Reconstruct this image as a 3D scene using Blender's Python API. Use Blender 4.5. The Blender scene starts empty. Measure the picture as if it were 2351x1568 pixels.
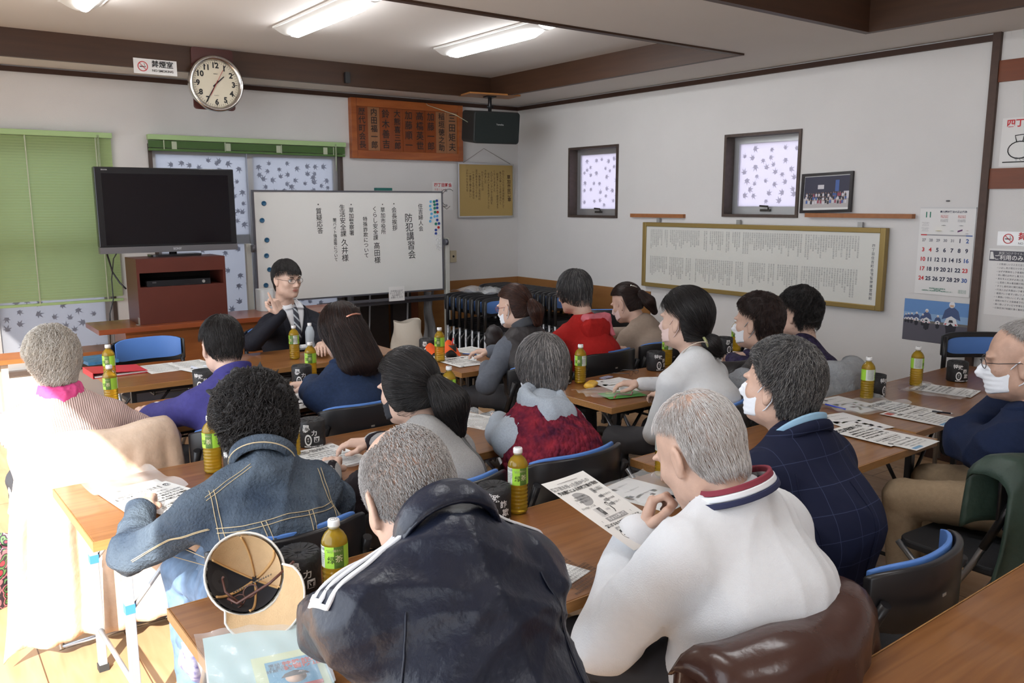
import bpy, math, random
import numpy as np
from mathutils import Vector, Matrix
random.seed(7); rng = np.random.default_rng(7)
C = bpy.context.scene.collection
sc = bpy.context.scene
# ------------------------------------------------------------------ camera
FPX, PITCH, ROLL, YAW, EYE = 1917.0, .165, -.002, .637, 1.696
_fw = np.array([math.sin(YAW)*math.cos(PITCH), math.cos(YAW)*math.cos(PITCH), -math.sin(PITCH)])
_r0 = np.array([math.cos(YAW), -math.sin(YAW), 0]); _u0 = np.cross(_r0, _fw)
_rt = _r0*math.cos(ROLL)+_u0*math.sin(ROLL); _up = -_r0*math.sin(ROLL)+_u0*math.cos(ROLL)
_C = np.array([0, 0, EYE])
cd = bpy.data.cameras.new('camera'); cam = bpy.data.objects.new('camera', cd); C.objects.link(cam)
cd.sensor_width = 36; cd.lens = FPX/2351*36; cd.clip_start = .05
cam.matrix_world = Matrix(((_rt[0], _up[0], -_fw[0], 0), (_rt[1], _up[1], -_fw[1], 0), (_rt[2], _up[2], -_fw[2], EYE), (0, 0, 0, 1)))
sc.camera = cam
def ray(a, b): return _fw+(a-1175.5)/FPX*_rt-(b-784)/FPX*_up
def PZ(a, b, z=.7): d = ray(a, b); return _C+d*(z-EYE)/d[2]     # point of a horizontal plane seen at that spot
def PY(a, b, y): d = ray(a, b); return _C+d*y/d[1]
def PX(a, b, x): d = ray(a, b); return _C+d*x/d[0]
# ------------------------------------------------------------------ light, exposure
sc.view_settings.view_transform = 'Standard'; sc.view_settings.look = 'None'
sc.view_settings.gamma = 1; sc.view_settings.use_curve_mapping = False
sc.view_settings.exposure = .62
sc.cycles.use_denoising = True; sc.cycles.max_bounces = 8; sc.cycles.transparent_max_bounces = 12
sc.cycles.caustics_reflective = False; sc.cycles.caustics_refractive = False
sc.cycles.sample_clamp_indirect = 6
w = bpy.data.worlds.new('world'); sc.world = w; w.use_nodes = True
nt = w.node_tree; bg = nt.nodes['Background']; bg.inputs[0].default_value = (.86, .92, 1, 1); bg.inputs[1].default_value = 3.0
SUN_EL = math.radians(34)
sun = bpy.data.lights.new('sun', 'SUN'); so = bpy.data.objects.new('sun', sun); C.objects.link(so)
sun.energy = 10; sun.angle = .012; sun.color = (1, .95, .86)
so.rotation_euler = Vector((.55*math.cos(SUN_EL), .84*math.cos(SUN_EL), -math.sin(SUN_EL))).to_track_quat('-Z', 'Y').to_euler()
LAMP_W = 34
# ------------------------------------------------------------------ materials
MATS = {}
def mat(name, col, rough=.6, metal=0, noise=0, nscale=30, bump=0, bscale=80, spec=.5, trans=0, alpha=1, emit=None, sheen=0, coat=0, ior=1.45, stretch=None, col2=None, coords='Object'):
    if name in MATS: return MATS[name]
    m = bpy.data.materials.new(name); m.use_nodes = True; MATS[name] = m
    t = m.node_tree; b = t.nodes['Principled BSDF']; I = b.inputs
    c = tuple(col)+(1,); I['Base Color'].default_value = c; I['Roughness'].default_value = rough; I['Metallic'].default_value = metal
    I['Specular IOR Level'].default_value = spec; I['IOR'].default_value = ior
    if trans: I['Transmission Weight'].default_value = trans
    if alpha < 1: I['Alpha'].default_value = alpha
    if sheen: I['Sheen Weight'].default_value = sheen
    if coat: I['Coat Weight'].default_value = coat
    if emit: I['Emission Color'].default_value = tuple(emit[:3])+(1,); I['Emission Strength'].default_value = emit[3]
    if noise or bump:
        tc = t.nodes.new('ShaderNodeTexCoord'); mp = t.nodes.new('ShaderNodeMapping'); t.links.new(tc.outputs[coords], mp.inputs[0])
        if stretch: mp.inputs['Scale'].default_value = stretch
    if noise:
        n = t.nodes.new('ShaderNodeTexNoise'); n.inputs['Scale'].default_value = nscale; n.inputs['Detail'].default_value = 6
        t.links.new(mp.outputs[0], n.inputs['Vector'])
        r = t.nodes.new('ShaderNodeValToRGB'); r.color_ramp.elements[0].position = .3; r.color_ramp.elements[1].position = .7
        k = col2 or [x*(1-noise) for x in col]
        r.color_ramp.elements[0].color = tuple(k)+(1,); r.color_ramp.elements[1].color = c
        t.links.new(n.outputs['Fac'], r.inputs[0]); t.links.new(r.outputs[0], I['Base Color'])
    if bump:
        n2 = t.nodes.new('ShaderNodeTexNoise'); n2.inputs['Scale'].default_value = bscale; n2.inputs['Detail'].default_value = 5
        t.links.new(mp.outputs[0], n2.inputs['Vector']); bp = t.nodes.new('ShaderNodeBump'); bp.inputs['Strength'].default_value = bump; bp.inputs['Distance'].default_value = .01
        t.links.new(n2.outputs['Fac'], bp.inputs['Height']); t.links.new(bp.outputs[0], I['Normal'])
    return m
def wood(name, c1, c2, scale=(1, 14, 14), rough=.4, coat=.2, nsc=3):
    m = mat(name, c1, rough, coat=coat)
    t = m.node_tree; b = t.nodes['Principled BSDF']
    tc = t.nodes.new('ShaderNodeTexCoord'); mp = t.nodes.new('ShaderNodeMapping'); mp.inputs['Scale'].default_value = scale
    n = t.nodes.new('ShaderNodeTexNoise'); n.inputs['Scale'].default_value = nsc; n.inputs['Detail'].default_value = 8; n.inputs['Distortion'].default_value = .6
    r = t.nodes.new('ShaderNodeValToRGB'); e = r.color_ramp.elements; e[0].position = .35; e[1].position = .62
    e[0].color = tuple(c2)+(1,); e[1].color = tuple(c1)+(1,)
    t.links.new(tc.outputs['Object'], mp.inputs[0]); t.links.new(mp.outputs[0], n.inputs['Vector']); t.links.new(n.outputs['Fac'], r.inputs[0]); t.links.new(r.outputs[0], b.inputs['Base Color'])
    return m
# ------------------------------------------------------------------ mesh building
class MB:
    def __init__(s): s.v = []; s.f = []; s.m = []; s.sm = []; s.n = 0
    def add(s, v, f, mi=0, smooth=False):
        v = np.asarray(v, float).reshape(-1, 3); k = s.n; s.v.append(v); s.n += len(v)
        for q in f: s.f.append(tuple(int(i)+k for i in q)); s.m.append(mi); s.sm.append(smooth)
        return s
    def box(s, a, b, mi=0, M=None):
        x0, y0, z0 = a; x1, y1, z1 = b
        v = np.array([(x, y, z) for z in (z0, z1) for y in (y0, y1) for x in (x0, x1)], float)
        if M is not None: v = xf(M, v)
        return s.add(v, [(0, 2, 3, 1), (4, 5, 7, 6), (0, 1, 5, 4), (2, 6, 7, 3), (0, 4, 6, 2), (1, 3, 7, 5)], mi)
    def rbox(s, a, b, r=.01, mi=0, M=None, axis=2, seg=4):
        # box whose four edges along one axis are rounded
        ax = [i for i in range(3) if i != axis]; a = np.array(a, float); b = np.array(b, float); pts = []
        lo = a[ax]; hi = b[ax]; r = min(r, (hi-lo).min()/2*.999)
        for cx, cy, t0 in ((hi[0]-r, hi[1]-r, 0), (lo[0]+r, hi[1]-r, 90), (lo[0]+r, lo[1]+r, 180), (hi[0]-r, lo[1]+r, 270)):
            for k in range(seg+1):
                t = math.radians(t0+90*k/seg); pts.append((cx+r*math.cos(t), cy+r*math.sin(t)))
        n = len(pts); V = np.zeros((2*n, 3))
        for j, zz in enumerate((a[axis], b[axis])):
            for i, p in enumerate(pts): V[j*n+i, ax[0]] = p[0]; V[j*n+i, ax[1]] = p[1]; V[j*n+i, axis] = zz
        if M is not None: V = xf(M, V)
        F = [(i, (i+1) % n, n+(i+1) % n, n+i) for i in range(n)]+[tuple(range(n))[::-1], tuple(range(n, 2*n))]
        if axis == 1: F = [q[::-1] for q in F]
        return s.add(V, F, mi)
    def tube(s, pts, r, mi=0, seg=8, closed=False, cap=True, flat=1):
        P = np.array(pts, float); n = len(P); R = np.full(n, r) if np.isscalar(r) else np.array(r, float)
        T = np.gradient(P, axis=0) if not closed else np.roll(P, -1, 0)-np.roll(P, 1, 0)
        T /= np.linalg.norm(T, axis=1)[:, None]+1e-12
        up = np.array([0, 0, 1.]) if abs(T[0][2]) < .9 else np.array([1., 0, 0]); V = []
        for i in range(n):
            a = np.cross(up, T[i]); a /= np.linalg.norm(a)+1e-12; b = np.cross(T[i], a); up = b
            for k in range(seg):
                t = 2*math.pi*k/seg; V.append(P[i]+R[i]*(math.cos(t)*a+flat*math.sin(t)*b))
        F = []
        for i in range(n if closed else n-1):
            j = (i+1) % n
            for k in range(seg): k2 = (k+1) % seg; F.append((i*seg+k, i*seg+k2, j*seg+k2, j*seg+k))
        s.add(V, F, mi, True)
        if cap and not closed:
            s.f.append(tuple(s.n-n*seg+k for k in range(seg))[::-1]); s.m.append(mi); s.sm.append(False)
            s.f.append(tuple(s.n-seg+k for k in range(seg))); s.m.append(mi); s.sm.append(False)
        return s
    def lathe(s, prof, c=(0, 0, 0), mi=0, seg=24, M=None, smooth=True):
        V = [(c[0]+r*math.cos(2*math.pi*k/seg), c[1]+r*math.sin(2*math.pi*k/seg), c[2]+z) for r, z in prof for k in range(seg)]
        F = [(i*seg+k, i*seg+(k+1) % seg, (i+1)*seg+(k+1) % seg, (i+1)*seg+k) for i in range(len(prof)-1) for k in range(seg)]
        if M is not None: V = xf(M, V)
        return s.add(V, F, mi, smooth)
    def poly(s, pts, mi=0, thick=None):
        n = len(pts)
        if thick is None: return s.add(pts, [tuple(range(n))], mi)
        P = np.array(pts, float); Q = P+np.array(thick, float)
        return s.add(np.vstack([P, Q]), [tuple(range(n))[::-1], tuple(range(n, 2*n))]+[(i, (i+1) % n, n+(i+1) % n, n+i) for i in range(n)], mi)
    def grid(s, f, nu, nv, mi=0, smooth=True):
        V = [f(i/nu, j/nv) for i in range(nu+1) for j in range(nv+1)]
        F = [(i*(nv+1)+j, (i+1)*(nv+1)+j, (i+1)*(nv+1)+j+1, i*(nv+1)+j+1) for i in range(nu) for j in range(nv)]
        return s.add(V, F, mi, smooth)
    def build(s, name, mats, parent=None, M=None, bevel=0, loc=None, rot=None):
        V = np.vstack(s.v)
        me = bpy.data.meshes.new(name); me.from_pydata([tuple(x) for x in V], [], s.f)
        for m in (mats if isinstance(mats, (list, tuple)) else [mats]): me.materials.append(m)
        me.polygons.foreach_set('material_index', s.m); me.polygons.foreach_set('use_smooth', s.sm); me.update()
        return link(name, me, parent, M, bevel, loc, rot)
def link(name, me, parent=None, M=None, bevel=0, loc=None, rot=None):
    o = bpy.data.objects.new(name, me); C.objects.link(o)
    if parent is not None: o.parent = parent
    if M is not None: o.matrix_basis = M if isinstance(M, Matrix) else Matrix(M)
    if loc is not None: o.location = loc
    if rot is not None: o.rotation_euler = rot
    if bevel:
        b = o.modifiers.new('bevel', 'BEVEL'); b.width = bevel; b.segments = 2; b.limit_method = 'ANGLE'; b.angle_limit = .7
    return o
def xf(M, v):
    M = np.array(M, float); v = np.asarray(v, float).reshape(-1, 3); return v@M[:3, :3].T+M[:3, 3]
def T(x, y, z, rz=0, rx=0, ry=0, s=1):
    return Matrix.Translation((x, y, z))@Matrix.Rotation(rz, 4, 'Z')@Matrix.Rotation(ry, 4, 'Y')@Matrix.Rotation(rx, 4, 'X')@Matrix.Scale(s, 4)
def mk(name, V, F, mats, parent=None, smooth=True, mi=None):
    # fast mesh from arrays of quads or triangles
    V = np.asarray(V, np.float32); F = np.asarray(F, np.int32); k = F.shape[1]
    me = bpy.data.meshes.new(name); me.vertices.add(len(V)); me.vertices.foreach_set('co', V.ravel())
    me.loops.add(F.size); me.loops.foreach_set('vertex_index', F.ravel()); me.polygons.add(len(F))
    me.polygons.foreach_set('loop_start', np.arange(0, F.size, k, dtype=np.int32))
    for m in (mats if isinstance(mats, (list, tuple)) else [mats]): me.materials.append(m)
    if mi is not None: me.polygons.foreach_set('material_index', np.asarray(mi, np.int32))
    me.polygons.foreach_set('use_smooth', np.full(len(F), smooth)); me.update(calc_edges=True); me.validate()
    return link(name, me, parent)
def empty(name, loc=(0, 0, 0), rz=0):
    o = bpy.data.objects.new(name, None); C.objects.link(o); o.location = loc; o.rotation_euler = (0, 0, rz); o.empty_display_size = .1; return o
def tag(o, label, cat, group=None, kind=None):
    o['label'] = label; o['category'] = cat
    if group: o['group'] = group
    if kind: o['kind'] = kind
    return o
def struct(o): o['kind'] = 'structure'; return o
def dup(o, parent=None):
    c = o.copy(); C.objects.link(c)
    if parent is not None: c.parent = parent; c.matrix_parent_inverse = o.matrix_parent_inverse.copy()
    for ch in [x for x in ALLCH(o)]: dup(ch, c)
    return c
def ALLCH(o): return [x for x in bpy.data.objects if x.parent == o]
_tc = {}
def textmesh(txt, size, bold=0, depth=0):
    key = (txt, size, bold, depth)
    if key in _tc: return _tc[key]
    cu = bpy.data.curves.new('t', 'FONT'); cu.body = txt; cu.size = size; cu.align_x = 'CENTER'; cu.align_y = 'CENTER'; cu.resolution_u = 3; cu.offset = bold; cu.extrude = depth; cu.space_line = .92
    ob = bpy.data.objects.new('t', cu); C.objects.link(ob); bpy.context.view_layer.update()
    me = bpy.data.meshes.new_from_object(ob.evaluated_get(bpy.context.evaluated_depsgraph_get()))
    V = np.zeros(len(me.vertices)*3); me.vertices.foreach_get('co', V); V = V.reshape(-1, 3); F = [tuple(p.vertices) for p in me.polygons]
    bpy.data.objects.remove(ob); bpy.data.curves.remove(cu); bpy.data.meshes.remove(me)
    _tc[key] = (V, F); return V, F
def addtext(mb, txt, size, O, U, W, mi=0, bold=0, warp=None, vertical=False, pitch=1.0):
    """lay writing on a surface: O its centre, U unit vector to the right, W unit vector up"""
    O = np.array(O, float); U = np.array(U, float); W = np.array(W, float)
    if vertical:
        n = len(txt)
        for i, ch in enumerate(txt):
            if ch != ' ': addtext(mb, ch, size, O+W*((n-1)/2-i)*size*pitch, U, W, mi, bold, warp)
        return
    V, F = textmesh(txt, size, bold)
    if len(V) == 0: return
    P = O+V[:, :1]*U+V[:, 1:2]*W
    if warp: P = warp(P)
    mb.add(P, F, mi)
# ------------------------------------------------------------------ the room
YB, XR, XL, YF = 7.29, 5.477, -.60, -3.2
ZS, ZC = 2.695, 2.87
plaster = mat('wall_plaster', (.675, .66, .65), .9, noise=.04, nscale=3, bump=.12, bscale=220, spec=.2)
ceilm = mat('ceiling_paper', (.64, .605, .575), .9, noise=.03, nscale=2, spec=.2)
beamm = mat('dark_beam_wood', (.058, .025, .012), .5, noise=.25, nscale=4, stretch=(.6, .6, 8))
trimm = mat('dark_trim_wood', (.055, .024, .015), .5, noise=.2, nscale=8)
redwood = mat('red_brown_rail', (.19, .048, .014), .45, noise=.25, nscale=5, stretch=(8, .6, 8))
flm = wood('floor_planks', (.50, .32, .18), (.42, .25, .13), (9, 1.2, 1), .45, .1, 2)
t = flm.node_tree; b = t.nodes['Principled BSDF']; src = b.inputs['Base Color'].links[0].from_socket
tc = t.nodes.new('ShaderNodeTexCoord'); br = t.nodes.new('ShaderNodeTexBrick'); mp = t.nodes.new('ShaderNodeMapping'); mp.inputs['Rotation'].default_value = (0, 0, 1.5708)
br.inputs['Scale'].default_value = 1; br.inputs['Brick Width'].default_value = 1.8; br.inputs['Row Height'].default_value = .3; br.inputs['Mortar Size'].default_value = .0025
br.inputs['Color1'].default_value = (1, 1, 1, 1); br.inputs['Color2'].default_value = (.9, .9, .9, 1); br.inputs['Mortar'].default_value = (.25, .2, .16, 1)
mx = t.nodes.new('ShaderNodeMix'); mx.data_type = 'RGBA'; mx.blend_type = 'MULTIPLY'; mx.inputs['Factor'].default_value = 1
t.links.new(tc.outputs['Object'], mp.inputs[0]); t.links.new(mp.outputs[0], br.inputs['Vector']); t.links.new(src, mx.inputs['A']); t.links.new(br.outputs['Color'], mx.inputs['B']); t.links.new(mx.outputs['Result'], b.inputs['Base Color'])
struct(MB().box((XL-.1, YF-.1, -.08), (XR+.1, YB+.1, 0)).build('floor', flm))
def wall_with_holes(name, axis, pos, thick, a0, a1, z1, holes, m, z0=0):
    """a wall in the plane axis=pos, from a0 to a1, with rectangular openings (b0,b1,c0,c1)"""
    mb = MB(); us = sorted({a0, a1}|{h[0] for h in holes}|{h[1] for h in holes}); zs = sorted({z0, z1}|{h[2] for h in holes}|{h[3] for h in holes})
    for i in range(len(us)-1):
        for j in range(len(zs)-1):
            cu, cz = (us[i]+us[i+1])/2, (zs[j]+zs[j+1])/2
            if any(h[0] < cu < h[1] and h[2] < cz < h[3] for h in holes): continue
            lo, hi = min(pos, pos+thick), max(pos, pos+thick)
            if axis == 'y': mb.box((us[i], lo, zs[j]), (us[i+1], hi, zs[j+1]))
            else: mb.box((lo, us[i], zs[j]), (hi, us[i+1], zs[j+1]))
    return struct(mb.build(name, m))
k = YB/6.447; kz = lambda z: EYE+(z-EYE)*k
W1 = (-.25, 1.42, .395, 2.17)          # window behind the lowered blind
W2 = (1.742, 3.44, .395, 2.17)
wall_with_holes('wall_back', 'y', YB, .14, XL-.1, XR+.1, 2.95, [W1, W2], plaster)
SW = [(5.742, 6.445, 1.550, 2.224), (3.802, 4.512, 1.578, 2.227)]
wall_with_holes('wall_right', 'x', XR, .14, YF-.1, YB+.1, 2.95, SW, plaster)
wall_with_holes('wall_left', 'x', XL, -.14, YF-.1, YB+.1, 2.95, [(.45, 5.6, .06, 2.42), (-2.6, -.9, .06, 2.42)], plaster)
wall_with_holes('wall_front', 'y', YF, -.14, XL-.1, XR+.1, 2.95, [], plaster)
# ceiling: a low border round two raised fields
RX0, RX1 = -.1, 4.81; R1 = (3.83, 6.82); R2 = (-2.6, 2.94)
mb = MB()
mb.box((XL-.1, YF-.1, ZC), (XR+.1, YB+.1, ZC+.08))
for a, b_ in (((XL-.1, YF-.1), (RX0, YB+.1)), ((RX1, YF-.1), (XR+.1, YB+.1)), ((RX0, YF-.1), (RX1, R2[0])), ((RX0, R2[1]), (RX1, R1[0])), ((RX0, R1[1]), (RX1, YB+.1))):
    mb.box((a[0], a[1], ZS), (b_[0], b_[1], ZC))
struct(mb.build('ceiling', ceilm))
n = 0
for y0, y1 in (R1, R2):
    t_ = .045
    for bx in (((RX0, y1-t_, ZS-.012), (RX1, y1, ZC)), ((RX1-t_, y0, ZS-.0125), (RX1, y1-t_, ZC)), ((RX0, y0, ZS-.0115), (RX1-t_, y0+t_, ZC)), ((RX0, y0+t_, ZS-.011), (RX0+t_, y1-t_, ZC))):
        n += 1; struct(MB().box(*bx).build('trim_%d' % n, beamm))
# picture rail, post and rails
zt = 2.650
for bx in (((XL, YB-.022, zt), (XR, YB, zt+.036)), ((XR-.022, 2.497, zt), (XR, YB-.022, zt+.036))):
    n += 1; struct(MB().box(*bx).build('trim_%d' % n, trimm))
n += 1; struct(MB().box((XR-.03, 2.452, 0), (XR, 2.497, ZS)).build('trim_%d' % n, mat('post_wood', (.075, .04, .028), .55, noise=.2)))
for z0, z1 in ((2.405, 2.53), (1.772, 1.895)):
    n += 1; struct(MB().box((XR-.018, YF, z0), (XR, 2.452, z1)).build('trim_%d' % n, redwood))
wains = wood('wainscot_board', (.33, .155, .05), (.27, .12, .04), (1, 1, 5), .45, .1, 2)
n += 1; struct(MB().box((XR-.012, 5.29, .07), (XR, YB-.012, .9)).build('trim_%d' % n, wains))
n += 1; struct(MB().box((3.62, YB-.012, .07), (XR, YB, .9)).build('trim_%d' % n, wains))
struct(MB().box((XL, YB-.015, 0), (3.62, YB, .07)).build('baseboard_back', trimm))
struct(MB().box((XR-.015, 2.497, 0), (XR, 5.29, .07)).build('baseboard_right', trimm))
# ------------------------------------------------------------------ windows
alu = mat('aluminium_sash', (.55, .56, .58), .35, .8); bronze = mat('bronze_frame', (.09, .065, .055), .5, .3, noise=.2)
def frosted(name, c, tr=.75):
    m = bpy.data.materials.new(name); m.use_nodes = True; t = m.node_tree; t.nodes.clear()
    o = t.nodes.new('ShaderNodeOutputMaterial'); a = t.nodes.new('ShaderNodeBsdfTranslucent'); d = t.nodes.new('ShaderNodeBsdfDiffuse'); g = t.nodes.new('ShaderNodeBsdfGlossy'); g.inputs['Roughness'].default_value = .3
    a.inputs[0].default_value = c; d.inputs[0].default_value = c; x = t.nodes.new('ShaderNodeMixShader'); x.inputs[0].default_value = tr
    t.links.new(d.outputs[0], x.inputs[1]); t.links.new(a.outputs[0], x.inputs[2]); y = t.nodes.new('ShaderNodeMixShader'); y.inputs[0].default_value = .06
    t.links.new(x.outputs[0], y.inputs[1]); t.links.new(g.outputs[0], y.inputs[2]); t.links.new(y.outputs[0], o.inputs[0]); return m
def leaf(cx, cy, s, a):
    pts = []
    for i, l in enumerate((.55, .8, 1, 1, .8, .55, .35)):       # seven pointed lobes of a maple leaf
        t = a+math.radians(-150+50*i)
        pts += [(cx+s*l*math.cos(t), cy+s*l*math.sin(t)), (cx+s*.36*math.cos(t+.44), cy+s*.36*math.sin(t+.44))]
    return pts
def leaves(f, w, h, n, s, name, m, parent, seed=1):
    R = random.Random(seed); mb = MB(); done = []
    for q in range(n):
        for _ in range(30):
            x, y = R.uniform(s, w-s), R.uniform(s, h-s)
            if all((x-a)**2+(y-b)**2 > (s*1.5)**2 for a, b in done): break
        done.append((x, y)); P = leaf(x, y, s*R.uniform(.8, 1.1), R.uniform(0, 6.3)); n_ = len(P); N_ = np.cross(np.array(f(1, 0))-np.array(f(0, 0)), np.array(f(0, 1))-np.array(f(0, 0))); N_ = N_ if (N_[1] > .5 or N_[0] > .5) else -N_; c = f(x, y)
        mb.add([np.array(f(*p))+np.array(f(0, 0))*0-N_*q*.00004 for p in P]+[np.array(c)-N_*q*.00004], [(i, (i+1) % n_, n_) for i in range(n_)])
    return mb.build(name, m, parent)
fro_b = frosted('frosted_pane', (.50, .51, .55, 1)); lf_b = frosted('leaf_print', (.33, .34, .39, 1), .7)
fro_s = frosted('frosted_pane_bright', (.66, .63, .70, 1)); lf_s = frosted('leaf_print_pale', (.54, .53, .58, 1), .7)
def slide_window(idx, W, seed):
    x0, x1, z0, z1 = W; fr = MB(); y = YB
    for bx in (((x0, y-.012, z0), (x0+.03, y+.12, z1)), ((x1-.03, y-.012, z0), (x1, y+.12, z1)), ((x0+.03, y-.012, z1-.03), (x1-.03, y+.12, z1)), ((x0+.03, y-.02, z0), (x1-.03, y+.12, z0+.035))): fr.box(*bx)
    r = struct(fr.build('window_%d' % idx, bronze)); xm = (x0+x1)/2
    for q, (a, b_, yy) in enumerate(((x0+.03, xm+.025, y+.085), (xm-.025, x1-.03, y+.045))):
        s = MB(); zz = (z0+.035, z1-.03)
        s.box((a, yy, zz[0]), (a+.045, yy+.03, zz[1])); s.box((b_-.045, yy, zz[0]), (b_, yy+.03, zz[1])); s.box((a+.045, yy, zz[1]-.045), (b_-.045, yy+.03, zz[1])); s.box((a+.045, yy, zz[0]), (b_-.045, yy+.03, zz[0]+.07)); s.box((a+.045, yy, 1.345), (b_-.045, yy+.03, 1.42))
        sash = s.build('sash', alu, r)
        for u, (p0, p1) in enumerate(((zz[0]+.07, 1.345), (1.42, zz[1]-.045))):
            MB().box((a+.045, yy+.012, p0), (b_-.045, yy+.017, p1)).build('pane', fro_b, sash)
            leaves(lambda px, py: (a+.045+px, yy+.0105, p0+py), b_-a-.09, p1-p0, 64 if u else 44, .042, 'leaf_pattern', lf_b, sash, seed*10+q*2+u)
slide_window(1, W1, 1); slide_window(2, W2, 2)
for idx, (y0, y1, z0, z1) in enumerate(SW):
    fr = MB(); x = XR
    for bx in (((x-.014, y0, z0), (x+.12, y0+.022, z1)), ((x-.014, y1-.022, z0), (x+.12, y1, z1)), ((x-.014, y0+.022, z1-.022), (x+.12, y1-.022, z1)), ((x-.014, y0+.022, z0), (x+.12, y1-.022, z0+.022))): fr.box(*bx)
    r = struct(fr.build('window_%d' % (3+idx), bronze))
    s = MB(); a, b_, c, d = y0+.022, y1-.022, z0+.022, z1-.022; xx = x+.09
    for bx in (((xx, a, c), (xx+.03, a+.05, d)), ((xx, b_-.05, c), (xx+.03, b_, d)), ((xx, a+.05, d-.05), (xx+.03, b_-.05, d)), ((xx, a+.05, c), (xx+.03, b_-.05, c+.06))): s.box(*bx)
    sash = s.build('sash', alu, r)
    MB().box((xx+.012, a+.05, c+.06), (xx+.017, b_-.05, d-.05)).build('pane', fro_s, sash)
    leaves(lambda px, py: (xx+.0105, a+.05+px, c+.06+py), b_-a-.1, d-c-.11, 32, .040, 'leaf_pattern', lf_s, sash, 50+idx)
    yc = (a+b_)/2; h = MB().box((xx-.02, yc-.045, c+.022), (xx, yc+.045, c+.04)).tube([(xx-.012, yc-.03, c+.035), (xx-.028, yc-.035, c+.062), (xx-.03, yc+.04, c+.066)], .007)
    h.build('window_catch', mat('dark_catch', (.05, .045, .04), .4, .4), sash)
# outside: neighbouring wall close behind the windows, which shades them
outm = mat('outside_concrete', (.5, .5, .52), .9)
struct(MB().box((-8, -8, -.35), (14, 14, -.3)).build('floor_outside', mat('outside_ground', (.5, .47, .42), .9, noise=.2)))
o = MB().box((-3, YB+2.0, -.3), (9, YB+2.2, 1.75)).build('garden_wall', outm); tag(o, 'grey block wall outside, behind the frosted back windows', 'wall'); struct(o)
# ------------------------------------------------------------------ ceiling lamps
lampw = mat('lamp_housing', (.75, .74, .72), .5)
lens = mat('lamp_lens', (1, 1, 1), .5, emit=(.96, .98, 1, LAMP_W))
def lamp(x, y, lab):
    r = empty('ceiling_lamp', (x, y, ZC)); tag(r, lab, 'ceiling light', 'ceiling lamps')
    L = .625
    MB().grid(lambda u, v: ((u-.5)*.23, (v-.5)*2*L, -.005-.045*math.sin(math.pi*min(1, max(0, u)))), 12, 1).box((-.115, -L, -.012), (.115, L, 0)).build('base', lampw, r)
    m = MB(); P = []
    for i in range(13):
        v = -1+2*i/12; e = math.sqrt(max(0, 1-abs(v)**14)); P.append((0, v*(L-.05), -.052)); 
    m.tube(P, [.030*math.sqrt(max(.05, 1-abs(-1+2*i/12)**16)) for i in range(13)], seg=14)
    m.build('diffuser', lens, r)
for x, y, l in ((2.33, 5.08, 'lit tube lamp of the far ceiling field, middle one of three'), (3.62, 5.12, 'lit tube lamp of the far ceiling field, nearest the wall with the two small windows'), (1.04, 5.08, 'lit tube lamp at the top left corner, leftmost of the far ceiling field'),
                (.9, 1.6, 'lit tube lamp above the nearest tables, left one'), (2.5, 1.4, 'lit tube lamp above the nearest tables, middle one'), (1.7, -1.2, 'lit tube lamp behind the viewer')):
    lamp(x, y, l)
# ------------------------------------------------------------------ folding tables
tabm = wood('table_laminate', (.255, .108, .034), (.19, .073, .021), (1, 16, 16), .33, .25, 2.4)
edgem = mat('table_edge', (.40, .20, .07), .45, noise=.25, nscale=12, stretch=(1, 10, 10))
blk = mat('black_steel', (.018, .018, .02), .4, .3); gry = mat('grey_steel', (.42, .43, .45), .4, .5); blu = mat('blue_tape', (.05, .2, .7), .5)
def table(x, y, rz, L, D, label, steel=blk, tape=False, z=.70):
    r = empty('folding_table', (x, y, 0), rz); tag(r, label, 'table', 'folding tables')
    MB().box((.004, .004, z-.028), (L-.004, D-.004, z)).build('tabletop', tabm, r, bevel=.003)
    e = MB()
    for bx in (((0, 0, z-.03), (L, .0035, z-.0005)), ((0, D-.0035, z-.03), (L, D, z-.0005)), ((0, .0035, z-.03), (.0035, D-.0035, z-.0005)), ((L-.0035, .0035, z-.03), (L, D-.0035, z-.0005))): e.box(*bx)
    e.build('edge_band', edgem, r)
    for yb_ in (.05, D-.075): MB().box((.10, yb_, z-.055), (L-.10, yb_+.025, z-.031)).build('under_rail', steel, r)
    sh = MB()
    for q in range(6): sh.tube([(.22, .12+q*.06, z-.085), (L-.22, .12+q*.06, z-.085)], .005, seg=6)
    for xx in (.22, L/2, L-.22): sh.tube([(xx, .10, z-.06), (xx, .10, z-.085), (xx, D-.16, z-.085), (xx, D-.16, z-.06)], .005, seg=6)
    sh.build('wire_shelf', steel, r)
    for xx in (.10, L-.10):
        for yy in (.065, D-.065):
            g = MB().box((xx-.014, yy-.014, 0), (xx+.014, yy+.014, z-.03)); lg = g.build('leg', steel, r, bevel=.002)
            MB().box((xx-.017, yy-.017, 0), (xx+.017, yy+.017, .025)).build('foot_cap', mat('rubber_foot', (.03, .03, .03), .7), lg)
            if tape and xx < .2: MB().box((xx-.0148, yy-.0148, .42), (xx+.0148, yy+.0148, .45)).build('tape', blu, lg)
        s = 1 if xx < L/2 else -1
        MB().tube([(xx, .065, .16), (xx, D-.065, .16)], .009).build('crossbar', steel, r)
        for yb_ in (.065, D-.065): MB().tube([(xx, yb_, .42), (xx+s*.2, yb_, z-.05)], .008).build('brace', steel, r)
    return r
table(.47, 1.49, .012, 1.78, .585, 'folding table in the nearest row under the tan cap and the sky blue leaflet', gry)
table(2.27, 1.66, .02, 1.23, .61, 'folding table beside the plaid jacket, its right end strewn with leaflets', blk)
table(3.52, 1.79, .02, 1.75, .62, 'folding table by the right wall before the man in navy fleece', blk)
table(.395, 2.632, .035, 1.8, .61, 'folding table with grey legs and a sunlit left end beneath the notice', gry, True)
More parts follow.
